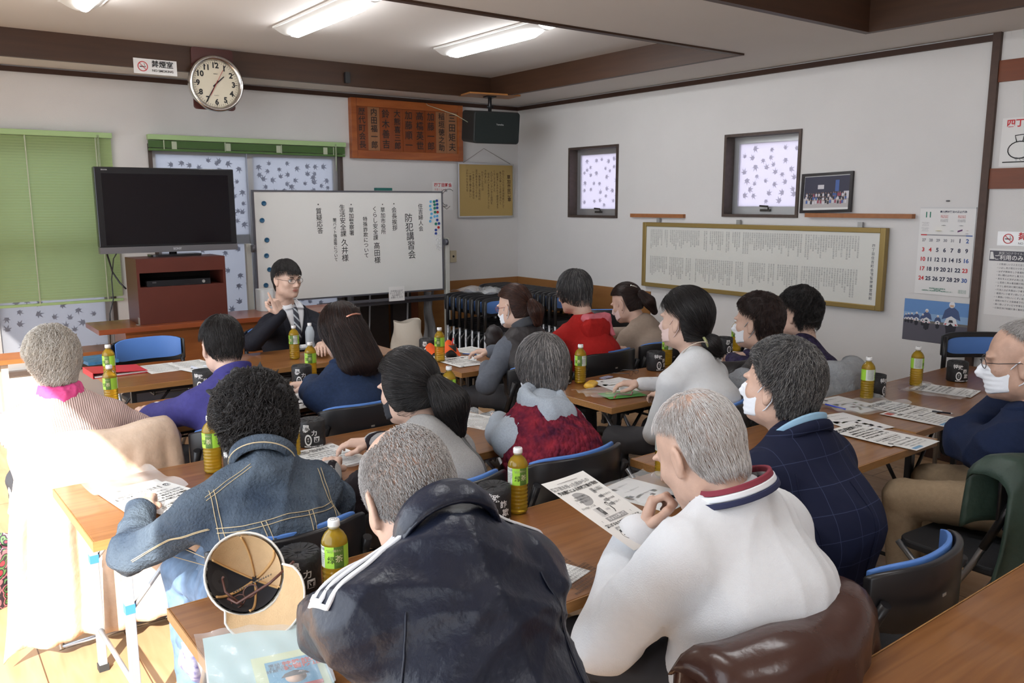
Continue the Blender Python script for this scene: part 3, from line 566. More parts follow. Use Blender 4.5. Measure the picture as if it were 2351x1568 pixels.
o = MB().box((3.50, 6.745, 1.802), (3.66, 6.785, 1.826)).build('board_eraser', mat('eraser_green', (.01, .10, .09), .7)); tag(o, 'dark green board eraser lying on top of the whiteboard', 'eraser')
mg = [(606, 467, 'b', .020), (602, 506, 'b', .020), (613, 551, 'b', .020), (612, 587, 'b', .020), (619, 619, 'b', .020), (611, 655, 'b', .020)]
mg += [(a, b_, 'l', .012) for a, b_ in ((989, 463), (988, 473), (989, 481), (991, 491), (990, 500), (988, 508), (998, 497), (1004, 496))]+[(a, b_, 'g', .0125) for a, b_ in ((997, 463), (998, 470), (998, 478), (999, 487), (1001, 514))]+[(a, b_, 'k', .0125) for a, b_ in ((1003, 461), (1004, 469), (1004, 477), (1004, 505), (1008, 513), (1001, 528), (1001, 536))]+[(a, b_, 'r', .0125) for a, b_ in ((1005, 487), (1007, 522))]+[(a, b_, 'w', .0115) for a, b_ in ((1009, 537), (1000, 541), (1009, 547), (1003, 550), (1008, 557), (1004, 562), (1011, 565), (1005, 569), (1010, 572))]
MC = dict(b=((.02, .10, .20), 'large dark blue magnet, %s down the left side of the whiteboard', 'large magnets left'), l=((.12, .42, .70), 'small pale blue magnet, %s of its colour from the top in the right cluster', 'pale blue magnets'), g=((.01, .22, .15), 'small green magnet, %s of its colour from the top in the right cluster', 'green magnets'), k=((.02, .06, .30), 'small dark blue magnet, %s of its colour from the top in the right cluster', 'dark blue magnets'), r=((.45, .02, .02), 'small red magnet, %s of its colour from the top in the right cluster', 'red magnets'), w=((.7, .7, .7), 'small white magnet, %s of its colour from the top in the right cluster', 'white magnets'))
base = {}; MCN = {}; NTH = ['topmost', 'second', 'third', 'fourth', 'fifth', 'sixth', 'seventh', 'eighth', 'ninth']
for c_ in 'blgkrw':
    idx = [i for i, q_ in enumerate(mg) if q_[2] == c_]; srt = sorted((mg[i] for i in idx), key=lambda q_: q_[1])
    for i, q_ in zip(idx, srt): mg[i] = q_
for a, b_, c_, rad in mg:
    p = PY(a, b_, 6.745)
    if c_ not in base: base[c_] = MB().lathe([(0, 0), (rad, 0), (rad, .006), (rad*.8, .009), (rad*.75, .007), (0, .007)], seg=20, M=Mx).build('magnet', mat('magnet_'+c_, MC[c_][0], .35)); o = base[c_]
    else: o = base[c_].copy(); C.objects.link(o)
    o.location = (p[0], 6.7494, p[2]); cn = sum(1 for q_ in mg[:mg.index((a, b_, c_, rad))] if q_[2] == c_) if False else MCN.get(c_, 0); MCN[c_] = cn+1; tag(o, MC[c_][1] % NTH[min(cn, 8)], 'magnet', MC[c_][2])
# ------------------------------------------------------------------ television, cabinet, desk
deskm = wood('cherry_veneer', (.24, .058, .018), (.19, .043, .013), (1, 6, 6), .35, .3, 3); deskf = wood('desk_front', (.30, .10, .028), (.25, .08, .022), (1, 1, 8), .4, .2, 3)
r = empty('lectern_desk'); tag(r, 'reddish wooden desk with a thick top under the television cabinet', 'desk')
MB().box((1.07, 6.13, .815), (2.95, 6.60, .85)).build('desktop', deskm, r, bevel=.002)
MB().box((1.25, 6.20, .08), (2.80, 6.22, .815)).box((1.25, 6.20, .765), (2.80, 6.195, .79)).build('front_panel', deskf, r)
for xx in (1.25, 2.78): MB().box((xx, 6.22, 0), (xx+.02, 6.56, .815)).build('side_panel', deskf, r)
MB().box((1.25, 6.2, 0), (2.8, 6.215, .08)).build('plinth', trimm, r)
r = empty('low_bench'); tag(r, 'low brown side table left of the desk under the blind', 'side table')
MB().box((.45, 6.25, .66), (1.22, 6.55, .69)).build('tabletop', deskf, r); 
for xx in (.5, 1.16): MB().box((xx, 6.29, 0), (xx+.04, 6.5, .66)).build('leg', mat('pale_board', (.55, .45, .36), .6), r)
cabm = mat('mahogany_laminate', (.085, .020, .013), .4, noise=.12, nscale=6)
r = empty('television_cabinet'); tag(r, 'dark mahogany box cabinet with an open slot standing under the television', 'cabinet')
bx0, bx1, by0, by1, bz0, bz1 = 1.355, 1.97, 6.22, 6.55, .851, 1.312
m = MB(); m.box((bx0, by0, bz0), (bx1, by0+.018, 1.113)); m.box((bx0, by0, 1.213), (bx1, by0+.018, bz1)); m.build('front_panel', cabm, r)
m = MB().box((bx0+.018, by0+.018, 1.095), (bx1-.018, by1, 1.113)); m.build('shelf', cabm, r); MB().box((bx0, by0+.018, bz1-.018), (bx1, by1, bz1)).build('top_panel', cabm, r)
for xx in (bx0, bx1-.018): MB().box((xx, by0, 1.113), (xx+.018, by0+.018, 1.213)).box((xx, by0+.018, bz0), (xx+.018, by1, bz1-.018)).build('side_panel', cabm, r)
MB().box((bx0+.018, by1-.01, bz0), (bx1-.018, by1, bz1-.018)).build('back_panel', mat('dark_inside', (.01, .005, .004), .8), r)
for xx in (bx0, bx1): MB().box((xx-.02, by0+.001, bz0), (xx-.0, by0+.04, bz0+.003)).box((xx-.003, by0+.001, bz0), (xx, by0+.04, bz0+.05)).build('steel_bracket', silver, r)
o = MB().box((1.42, 6.23, 1.114), (1.86, 6.5, 1.155)).build('disc_player', mat('gloss_black', (.012, .012, .014), .2)); tag(o, 'black disc player inside the slot of the television cabinet', 'disc player')
MB().tube([(1.81, 6.231, 1.135), (1.81, 6.225, 1.135)], .011, seg=14).build('knob', silver, o); m = MB(); addtext(m, 'DVD', .012, (1.47, 6.228, 1.142), BX, BZ); m.build('lettering', inkg, o)
r = empty('television', (0, 6.45, 0)); tag(r, 'black flat television standing on the dark cabinet in front of the green blind', 'television')
gb = mat('gloss_black', 0); x0, x1, z0, z1 = 1.178, 2.145, 1.343, 1.947
MB().box((x0, 0, z0+.045), (x1, .07, z1)).box((x0+.2, .07, z0+.1), (x1-.2, .10, z1-.1)).build('housing', gb, r, bevel=.006)
MB().box((x0, -.004, z0), (x1, .06, z0+.045)).build('silver_strip', mat('gunmetal', (.17, .165, .175), .35, .5), r)
MB().box((x0+.045, -.002, z0+.06), (x1-.045, -.0002, z1-.045)).build('screen', mat('screen_black', (.004, .003, .005), .12), r)
m = MB(); addtext(m, 'SONY', .022, (1.70, -.0055, z0+.022), BX, BZ, 0, .0005); addtext(m, 'BRAVIA', .012, (x0+.065, -.002, z1-.02), BX, BZ, 0); m.build('lettering', mat('badge_grey', (.55, .55, .57), .4), r)
MB().tube([(1.675, .03, bz1+.01), (1.675, .03, z0+.1)], .028).build('neck', gb, r)
MB().rbox((1.50, -.08, bz1+.001), (1.86, .09, bz1+.016), .04).build('foot', gb, r)
o = MB().tube([(1.24, 6.53, 1.40), (1.25, 6.60, 1.33), (1.28, 6.62, 1.20), (1.32, 6.6, 1.12), (1.35, 6.56, 1.08)], .006).build('power_cable', gb); tag(o, 'thick black cable hanging from the television and curving into the cabinet', 'cable')
o = MB().tube([(1.33, 6.53, 1.39), (1.29, 6.6, 1.3), (1.27, 6.62, 1.15), (1.27, 6.62, 1.0), (1.24, 6.62, .9), (1.22, 6.62, .6)], .004).build('power_cable', gb); tag(o, 'thin black cable dropping straight from the television behind the desk', 'cable')
# ------------------------------------------------------------------ stored things behind the whiteboard
film = mat('clear_film', (.75, .78, .8), .15, trans=.0, alpha=.35, bump=.8, bscale=12)
o = MB().grid(lambda u, v: (3.0+.42*u, 6.98+.03*math.sin(u*13)+.02*math.sin(v*9+u*3), .02+.75*v), 16, 10).grid(lambda u, v: (3.02+.4*u, 7.03+.03*math.sin(u*11+1), .02+.72*v), 12, 8).build('plastic_cover', mat('milky_film', (.62, .63, .64), .3, bump=.7, bscale=14)); tag(o, 'milky plastic cover over things stored behind the whiteboard', 'plastic sheet')
darkp = mat('dark_panel', (.035, .028, .026), .5, noise=.2)
for a, b_, yy, l in ((3.42, 3.78, 7.10, 'dark folded table leaning on the wall behind the whiteboard, left one'), (3.80, 4.0, 7.05, 'dark folded table behind the whiteboard beside the brown board')):
    o = MB().box((a, yy, .0), (b_, yy+.05, .88)).build('folded_table', darkp); tag(o, l, 'folded table'); MB().tube([(a+.12, yy-.015, .03), (a+.16, yy-.015, .85)], .009).build('steel_leg', gry, o)
o = MB().box((4.01, 7.12, .0), (4.12, 7.16, .95)).build('brown_board', mat('rust_board', (.16, .05, .02), .5, noise=.2)); tag(o, 'upright rust brown board behind the right end of the whiteboard', 'board')
o = MB().grid(lambda u, v: (4.06+.13*u+.01*math.sin(v*14), 6.93+.03*math.sin(u*9+v*6), .02+.83*v), 10, 16).build('plastic_wrap', mat('crumpled_film', (.25, .25, .26), .12, bump=1, bscale=25, stretch=(3, 3, .6))); tag(o, 'crumpled shiny plastic wrapping beside the right post of the whiteboard', 'plastic wrap')
o = MB().rbox((2.30, 6.43, .851), (2.42, 6.57, 1.02), .03).build('plastic_canister', mat('pale_plastic', (.58, .60, .60), .35)); tag(o, 'pale plastic canister on the desk behind the speaker', 'canister')
bag = MB().grid(lambda u, v: (3.42+.16*math.cos(6.283*u)*(1-.25*v)+.01*math.sin(20*u+7*v), 6.1+.10*math.sin(6.283*u)*(1-.3*v), .42+.30*v+.012*math.sin(u*17)), 28, 6).build('paper_bag', mat('cream_bag', (.62, .57, .49), .8, bump=.3, bscale=20)); tag(bag, 'crumpled cream bag on a stool below the whiteboard', 'bag')
r = empty('stool', (3.42, 6.1, 0)); tag(r, 'low wooden stool under the cream bag', 'stool'); MB().box((-.2, -.16, .39), (.2, .16, .42)).build('seat', deskf, r)
for a in (-.17, .14):
    for b_ in (-.13, .10): MB().box((a, b_, 0), (a+.03, b_+.03, .39)).build('leg', deskf, r)
# ------------------------------------------------------------------ folding chairs
bpl = mat('chair_black_plastic', (.013, .013, .015), .32); padb = mat('chair_blue_pad', (.085, .21, .56), .5, bump=.1, bscale=300); seatm = mat('chair_seat_black', (.016, .017, .02), .6, bump=.2, bscale=300); tubem = mat('chair_tube_grey', (.36, .37, .39), .3, .8)
def bkshell(w, h, t, off, curve, mb, z0=0):
    # curved back: w wide, h high, t thick, bowed backwards in the middle
    P = []
    def y(u): return -curve*(1-abs(2*u-1)**2.5)
    n = 18
    for s_, dy in ((0, 0), (1, -t)):
        for i in range(n+1):
            u = i/n; inset = .02*(abs(2*u-1)**6)
            for zz in (inset, h*.5, h-inset): P.append(((u-.5)*w, off+y(u)+dy-.10*(h*.5-zz)*-1*.9 if False else off+y(u)+dy, z0+zz))
    m = 3; F = []
    for s_ in (0, 1):
        b = s_*(n+1)*m
        for i in range(n):
            for j in range(2):
                q = (b+i*m+j, b+(i+1)*m+j, b+(i+1)*m+j+1, b+i*m+j+1); F.append(q if s_ else q[::-1])
    b = (n+1)*m
    for i in range(n): F += [(i*m, (i+1)*m, b+(i+1)*m, b+i*m)[::1], (i*m+2, b+i*m+2, b+(i+1)*m+2, (i+1)*m+2)]
    for i in (0, n):
        for j in range(2): q = (i*m+j, i*m+j+1, b+i*m+j+1, b+i*m+j); F.append(q if i else q[::-1])
    return mb.add(P, F, 0, True)
def make_chair():
    r = empty('folding_chair')
    o = bkshell(.475, .175, .022, -.155, .090, MB(), .625).build('backrest', bpl, r, bevel=.006)
    bkshell(.42, .150, .014, -.150, .076, MB(), .655).build('back_pad', padb, o, bevel=.004)
    MB().box((-.03, -.2685, .70), (-.012, -.2665, .708)).build('maker_plate', silver, o)
    MB().rbox((-.20, -.19, .425), (.20, .20, .455), .06).build('seat', seatm, r, bevel=.008)
    for s in (-1, 1):
        MB().tube([(s*.222, -.205, .70), (s*.222, -.10, .46), (s*.222, .10, .10), (s*.222, .16, .012)], .0115).build('leg', tubem, r)
        MB().tube([(s*.195, .19, .44), (s*.195, .02, .30), (s*.195, -.22, .012)], .0115).build('leg', tubem, r)
        MB().tube([(s*.222, -.213, .72), (s*.222, -.13, .53)], .0145).build('sleeve', bpl, r)
    MB().tube([(-.222, .155, .02), (.222, .155, .02)], .010).build('front_bar', tubem, r)
    MB().tube([(-.195, -.215, .02), (.195, -.215, .02)], .010).build('rear_bar', tubem, r)
    return r
chair0 = make_chair(); chair_used = [False]
def chair(x, y, rz, label, group='folding chairs at the tables'):
    if not chair_used[0]: o = chair0; chair_used[0] = True
    else: o = dup(chair0)
    o.location = (x, y, 0); o.rotation_euler = (0, 0, rz); tag(o, label, 'chair', group); return o
D180 = math.pi
chair(1.33, 5.72, D180+.05, 'empty folding chair with a blue pad facing the room, left of the speaker')
chair(2.20, 5.72, D180-.05, 'folding chair on which the speaker in the dark suit sits')
chair(1.68, 3.575, .03, 'folding chair behind the person in the denim blue shirt')
chair(3.48, 3.89, .04, 'folding chair behind the red hoodie')
chair(1.945, 2.42, .05, 'folding chair behind the maroon knitted vest')
chair(.82, 2.345, .04, 'folding chair behind the denim jacket, its blue pad showing behind the cap')
chair(1.40, 2.42, .02, 'folding chair of the ponytailed person in the black mask')
chair(2.085, 1.22, .06, 'empty folding chair with a curved blue pad behind the plaid jacket')
chair(.56, 3.63, .04, 'folding chair under the draped beige coat')
chair(1.47, 1.20, .05, 'folding chair under the brown coat')
chair(4.14, 2.78, .08, 'folding chair with a grey shawl over its back')
chair(3.12, 1.33, -.05, 'folding chair of the man in navy fleece, under the green jacket')
chair(1.12, 3.555, .02, 'folding chair of the man in the violet blue jacket')
chair(.70, 1.16, .0, 'folding chair of the bald man in the track jacket')
chair(2.92, 2.57, .03, 'folding chair of the person in the white sweater')
chair(2.90, 3.82, .03, 'folding chair of the person in the grey sweater and dark vest')
chair(4.04, 3.93, .0, 'folding chair of the person in the beige cardigan')
chair(3.50, 2.60, .03, 'folding chair of the masked person in the dark quilted jacket')
chair(5.0, 4.0, .9, 'folding chair standing empty against the right wall behind a bottle')
chair(4.95, 5.35, -.5, 'folding chair standing near the corner wall behind the red hoodie')
# folded chairs stored in two piles
def make_folded():
    r = empty('folded_chair')
    o = bkshell(.45, .16, .02, -.03, .04, MB(), .74).build('backrest', bpl, r, bevel=.005); bkshell(.39, .105, .014, -.018, .038, MB(), .765).build('back_pad', padb, o, bevel=.003)
    for s in (-1, 1):
        MB().tube([(s*.215, -.01, .88), (s*.215, -.02, .62)], .015).build('sleeve', bpl, r); MB().tube([(s*.215, -.02, .62), (s*.215, -.03, .01)], .0115).build('leg', tubem, r)
        MB().tube([(s*.235, 0, .55), (s*.235, 0, .02)], .0105).build('leg', tubem, r)
    MB().tube([(-.18, -.055, .10), (-.19, -.055, .50), (-.14, -.055, .555), (.14, -.055, .555), (.19, -.055, .50), (.18, -.055, .10)], .010).build('seat_tube', tubem, r)
    MB().rbox((-.18, -.052, .12), (.18, -.03, .545), .04, axis=1).build('seat', seatm, r)
    MB().box((-.03, -.056, .47), (.02, -.054, .51)).build('paper_tag', white, r)
    MB().box((-.20, -.03, .60), (.20, -.02, .66)).build('vent_panel', bpl, r)
    return r
ORD = ['folded chair first', 'folded chair second', 'folded chair third', 'folded chair fourth', 'folded chair fifth', 'folded chair sixth', 'folded chair seventh', 'folded chair eighth', 'folded chair ninth', 'folded chair tenth', 'folded chair eleventh', 'folded chair twelfth', 'folded chair thirteenth', 'folded chair fourteenth', 'folded chair fifteenth']
f0 = make_folded(); first = True
for px_, py_, n_, dy, g, lab in ((4.16, 5.68, 7, .098, 'folded chairs in the left pile', '%s from the front in the left pile beside the whiteboard'), (4.87, 5.62, 15, .082, 'folded chairs in the right pile', '%s from the front in the right pile in the corner')):
    for i in range(n_):
        o = f0 if first else dup(f0); first = False
        o.location = (px_, py_+i*dy, 0); o.rotation_euler = (.03, 0, D180+.05); tag(o, lab % ORD[i], 'folded chair', g)
o = dup(f0); o.location = (5.30, 2.33, 0); o.rotation_euler = (.02, 0, 2.5); tag(o, 'single folded chair leaning on the dark post below the calendar', 'folded chair')
o = MB().grid(lambda u, v: (3.97+.40*u, 5.75+.58*v, .935+.015*math.sin(u*9+v*4)+.012*math.sin(v*17)), 14, 14).build('plastic_sheet', mat('clear_film', 0)); tag(o, 'clear plastic sheet lying over the left pile of folded chairs', 'plastic sheet')
# ------------------------------------------------------------------ smooth solids for people and cloth
def nrm(v): v = np.asarray(v, float); return v/(np.linalg.norm(v)+1e-12)
class SD:
    """a blend of tapered capsules and ellipsoids, meshed into one skin"""
    def __init__(s): s.p = []
    def cap(s, a, b, ra, rb, k=.03, side=None, w=1, op=1):
        s.p.append(('c', np.array(a, float), np.array(b, float), ra, rb, k, None if side is None else nrm(side), w, op)); return s
    def ell(s, c, r, k=.03, R=None, op=1):
        s.p.append(('e', np.array(c, float), np.array(r, float)*np.ones(3), R, None, k, None, 1, op)); return s
    def chain(s, P, R, k=.03, **kw):
        for i in range(len(P)-1): s.cap(P[i], P[i+1], R[i], R[i+1], k, **kw)
        return s
    @staticmethod
    def prim(q, P):
        if q[0] == 'c':
            _, a, b, ra, rb, k, sd, w, op = q; X = P-a; ba = b-a
            if sd is not None:
                t = X@sd; X = X+np.outer(t, sd)*(1/w-1); tb = ba@sd; ba = ba+sd*tb*(1/w-1)
            h = np.clip(X@ba/(ba@ba+1e-12), 0, 1); return np.linalg.norm(X-h[:, None]*ba, axis=1)-(ra+(rb-ra)*h)
        _, c, r, R = q[:4]; X = P-c
        if R is not None: X = X@R
        k0 = np.linalg.norm(X/r, axis=1); k1 = np.linalg.norm(X/(r*r), axis=1)+1e-9; return k0*(k0-1)/k1
    @staticmethod
    def bb(q):
        if q[0] == 'c': m = max(q[3], q[4])*max(1, q[7]); return np.minimum(q[1], q[2])-m, np.maximum(q[1], q[2])+m
        m = q[2].max() if q[3] is not None else q[2]; return q[1]-m, q[1]+m
    @staticmethod
    def comb(d, e, k, op):
        if op > 0: h = np.maximum(k-np.abs(d-e), 0)/k; return np.minimum(d, e)-h*h*k*.25
        e = -e; h = np.maximum(k-np.abs(d-e), 0)/k; return np.maximum(d, e)+h*h*k*.25
    def ev(s, P, off=0):
        P = np.asarray(P, float).reshape(-1, 3); d = np.full(len(P), 1.)
        for q in s.p: d = s.comb(d, s.prim(q, P), q[5], q[8])
        return d-off
    def grad(s, P, e=.002):
        g = np.stack([s.ev(P+np.eye(3)[i]*e)-s.ev(P-np.eye(3)[i]*e) for i in range(3)], 1); return g/(np.linalg.norm(g, axis=1)[:, None]+1e-12)
    def mesh(s, h, off=0, cut=None):
        bs = [s.bb(q) for q in s.p if q[8] > 0]; lo = np.min([b[0] for b in bs], 0)-off-3*h; hi = np.max([b[1] for b in bs], 0)+off+3*h
        n = np.ceil((hi-lo)/h).astype(int)+1; D = np.full(n, 1., float)
        for q in s.p:
            a, b = s.bb(q); m = q[5]+off+4*h; i0 = np.clip(((a-m-lo)/h).astype(int), 0, n-1); i1 = np.clip(((b+m-lo)/h).astype(int)+2, 0, n)
            ax = [lo[i]+h*np.arange(i0[i], i1[i]) for i in range(3)]; G = np.stack(np.meshgrid(*ax, indexing='ij'), -1); sh = G.shape[:3]
            e = s.prim(q, G.reshape(-1, 3)).reshape(sh); sl = tuple(slice(i0[i], i1[i]) for i in range(3)); D[sl] = s.comb(D[sl], e, q[5], q[8])
        D -= off
        if cut is not None:
            ax = [lo[i]+h*np.arange(n[i]) for i in range(3)]; G = np.stack(np.meshgrid(*ax, indexing='ij'), -1).reshape(-1, 3); D = np.maximum(D, cut(G).reshape(D.shape))
        return nets(D, lo, h)
def nets(D, lo, h):
    S = D < 0; n = np.array(D.shape)-1; cnt = np.zeros(n); acc = np.zeros(tuple(n)+(3,))
    sl = lambda o: tuple(slice(o[i], o[i]+n[i]) for i in range(3))
    for ax in range(3):
        e = [0, 0, 0]; e[ax] = 1
        for u in (0, 1):
            for v in (0, 1):
                o = [0, 0, 0]; oth = [i for i in range(3) if i != ax]; o[oth[0]] = u; o[oth[1]] = v; o2 = [o[i]+e[i] for i in range(3)]
                a, b = D[sl(o)], D[sl(o2)]; c = S[sl(o)] != S[sl(o2)]; t = np.where(c, a/np.where(c, a-b, 1), 0)
                cnt += c
                for i in range(3): acc[..., i] += np.where(c, o[i]+(t if i == ax else 0), 0)
    act = cnt > 0; idx = np.full(tuple(n), -1); idx[act] = np.arange(act.sum()); I = np.argwhere(act); V = lo+h*(I+acc[act]/cnt[act][:, None]); F = []
    for ax in range(3):
        oth = [i for i in range(3) if i != ax]; m = list(n); m[ax] = n[ax]; A = [slice(1, n[i]) for i in range(3)]; A[ax] = slice(0, n[ax]); B = list(A); B[ax] = slice(1, n[ax]+1)
        a, b = S[tuple(A)], S[tuple(B)]; c = a != b; P = np.argwhere(c); P[:, oth] += 1; flip = b[c]
        def at(du, dv): Q = P.copy(); Q[:, oth[0]] -= du; Q[:, oth[1]] -= dv; return idx[Q[:, 0], Q[:, 1], Q[:, 2]]
        q = np.stack([at(0, 0), at(1, 0), at(1, 1), at(0, 1)], 1)
        if ax == 1: flip = ~flip
        q[flip] = q[flip][:, ::-1]; F.append(q)
    F = np.vstack(F); F = F[(F >= 0).all(1)]; return V, F
def vnormals(V, F):
    N = np.cross(V[F[:, 2]]-V[F[:, 0]], V[F[:, 3]]-V[F[:, 1]]); O = np.zeros_like(V)
    for i in range(4): np.add.at(O, F[:, i], N)
    return O/(np.linalg.norm(O, axis=1)[:, None]+1e-12)
def wrinkle(V, F, amp, freq=18, seed=0, st=(1, 1, 1)):
    R = np.random.default_rng(seed); n = vnormals(V, F); X = V*np.array(st); d = 0
    wq = sum(np.outer(np.sin(X@R.normal(size=3)*freq*.5+R.uniform(0, 6)), R.normal(size=3)) for _ in range(3))*.02; X = X+wq
    for i in range(5): d = d+(1-np.abs(np.sin(X@(nrm(R.normal(size=3)))*freq*(1+.35*i)+R.uniform(0, 6))))**2/(1+.4*i)
    return V+n*(amp*(d-d.mean()))[:, None]
# ---- a head, face forward +Y, origin between the ears, 0.23 m tall
def head_sdf(fem=False, jaw=1):
    s = SD(); s.ell((0, -.014, .036), (.076, .096, .088)).ell((0, .028, -.028), (.060, .064, .084), .03).ell((0, .042, -.078), (.044*jaw, .040, .030), .03)
    for a in (-1, 1):
        s.ell((a*.040, .052, -.018), (.022, .026, .022), .02); s.ell((a*.052, .005, -.06), (.014*jaw, .03, .028), .03); s.ell((a*.028, .080, .026), (.024, .013, .008), .012)
    s.ell((0, .079, -.092), (.019, .016, .014), .02)
    for a in (-1, 1): s.ell((a*.032, .100, .008), (.019, .014, .0105), .012, op=-1)
    s.cap((0, .086, .014), (0, .109, -.024), .0065, .0115, .012); s.cap((-.012, .098, -.029), (.012, .098, -.029), .0075, .0075, .008)
    s.ell((0, .0885, -.0505), (.023, .0095, .0048), .006); s.ell((0, .087, -.060), (.019, .0095, .0058), .005); s.cap((-.021, .0975, -.0555), (.021, .0975, -.0555), .0016, .0016, .003, op=-1)
    for a in (-1, 1):
        R = np.array(Matrix.Rotation(a*.30, 3, 'Z')@Matrix.Rotation(.2, 3, 'X')); s.ell((a*.079, -.008, -.004), (.0075, .0185, .031), .008, R=R); s.ell((a*.0765, -.002, -.030), (.007, .009, .010), .008)
        s.ell((a*.0875, -.006, .0), (.0055, .0115, .020), .004, R=R, op=-1)
    s.cap((0, -.022, -.05), (0, -.036, -.12), .054, .052, .03); return s
HS = head_sdf(); _HV, _HF = HS.mesh(.0034)
def make_hand(curl, spread=0, point=False, thumb=.5, pinch=False):
    s = SD(); s.cap((-.022, .02, 0), (-.024, .082, 0), .017, .0125, .012); s.cap((.022, .02, 0), (.025, .084, 0), .017, .0125, .012); s.cap((0, .02, .001), (0, .086, .001), .017, .013, .012); s.cap((0, -.03, 0), (0, .02, 0), .024, .022, .012, side=(1, 0, 0), w=1.15)
    for i, (bx, L, r) in enumerate(((.030, .070, .0088), (.010, .079, .0090), (-.0105, .073, .0086), (-.029, .058, .0078))):
        c = curl*(1+.08*i); 
        if point and i == 0: c = .05
        if pinch and i == 0: c = curl*.7
        p = np.array([bx, .088-abs(bx)*.15, 0]); a = 0; P = [p]; 
        for f, l in ((.7, .46), (1.0, .30), (.8, .24)):
            a += c*f; sp = spread*(.03-.02*i) if True else 0; d = np.array([sp*math.cos(a), math.cos(a), -math.sin(a)]); P.append(P[-1]+d*L*l)
        s.chain(P, [r, r*.95, r*.86, r*.74], .004)
    P = [np.array([.026, .018, -.006]), np.array([.046, .045, -.014-.012*thumb]), np.array([.052-.012*thumb, .074, -.022-.02*thumb]), np.array([.046-.028*thumb, .096, -.028-.028*thumb])]
    s.chain(P, [.0135, .0115, .0098, .0080], .008); return s.mesh(.0024)
HANDS = dict(flat=make_hand(.28), relax=make_hand(.5), grip=make_hand(1.15, thumb=.9), point=make_hand(1.35, point=True, thumb=1), pinch=make_hand(.85, pinch=True, thumb=1))
skins = [mat('skin_light', (.63, .425, .335), .5, noise=.12, nscale=25, bump=.06, bscale=200), mat('skin_warm', (.59, .385, .295), .48, noise=.16, nscale=30, bump=.08, bscale=200), mat('skin_tan', (.50, .315, .235), .48, noise=.18, nscale=30, bump=.08, bscale=200)]
lipm = mat('lips', (.50, .22, .18), .45); eyew = mat('eye_white', (.7, .68, .66), .25); iris = mat('iris_dark', (.02, .012, .01), .15); browm = mat('brow_hair', (.02, .015, .012), .8); maskm = mat('mask_white', (.76, .79, .84), .8, bump=.15, bscale=500); maskk = mat('mask_black', (.02, .022, .03), .8); maskp = mat('mask_pink', (.72, .55, .52), .8)
def pts_on(V, F, n, R, keep=None):
    a = V[F]; A = np.linalg.norm(np.cross(a[:, 2]-a[:, 0], a[:, 3]-a[:, 1]), axis=1)
    if keep is not None: A = A*keep(a.mean(1))
    i = R.choice(len(F), n, p=A/A.sum()); u, v = R.random(n)[:, None], R.random(n)[:, None]; q = V[F[i]]; return (q[:, 0]*(1-u)+q[:, 1]*u)*(1-v)+(q[:, 3]*(1-u)+q[:, 2]*u)*v
def strands(P0, D, N, L, r, seg, R, lift=0, jit=.3, curl=0, sdf=None, off=0, grav=0, dirf=None):
    n = len(P0); X = [P0.copy()]; d = D+R.normal(size=(n, 3))*jit*.5; d /= np.linalg.norm(d, axis=1)[:, None]+1e-9; step = (L*R.uniform(.6, 1.25, n)/seg)[:, None]; ph = R.uniform(0, 6.28, n); b = np.cross(d, N); p = P0.copy(); lo = off+R.uniform(0, 1, n)*.004
    for i in range(seg):
        if dirf is not None: dd = dirf(p); d = d*.5+dd*.5+R.normal(size=(n, 3))*jit*.12; d /= np.linalg.norm(d, axis=1)[:, None]+1e-9
        q = p+d*step+N*lift*step; q[:, 2] -= grav*step[:, 0]
        if sdf is not None:
            e = sdf.ev(q); g = sdf.grad(q); q = q-g*np.clip(e-lo, -.02, .02)[:, None]
        p = q; c = p
        if curl: a = ph+i*1.05; c = p+(N*(np.cos(a)[:, None]*.8+.6)+b*np.sin(a)[:, None])*curl
        X.append(c)
    X = np.stack(X, 1); T_ = np.gradient(X, axis=1); T_ /= np.linalg.norm(T_, axis=2)[..., None]+1e-9; up = np.tile(N[:, None], (1, seg+1, 1)); a = np.cross(T_, up); a /= np.linalg.norm(a, axis=2)[..., None]+1e-9; b = np.cross(T_, a)
    tap = np.linspace(1, .25, seg+1)[None, :, None]*r; V = np.stack([X+tap*(math.cos(t_)*a+math.sin(t_)*b) for t_ in (0, 2.09, 4.19)], 2).reshape(-1, 3)
    base = (np.arange(n)*(seg+1)*3)[:, None, None]; i = (np.arange(seg)*3)[None, :, None]; kk = np.arange(3)[None, None, :]; k2 = (kk+1) % 3
    F = np.stack([base+i+kk, base+i+k2, base+i+3+k2, base+i+3+kk], -1).reshape(-1, 4); return V, F
HM = {}
def hairmat(name, c, hi):
    if name not in HM: HM[name] = [mat(name+'_base', c, .5, noise=.3, nscale=40, bump=.5, bscale=160, stretch=(6, 6, .5)), mat(name+'_dark', c, .4), mat(name+'_light', hi, .38)]
    return HM[name]
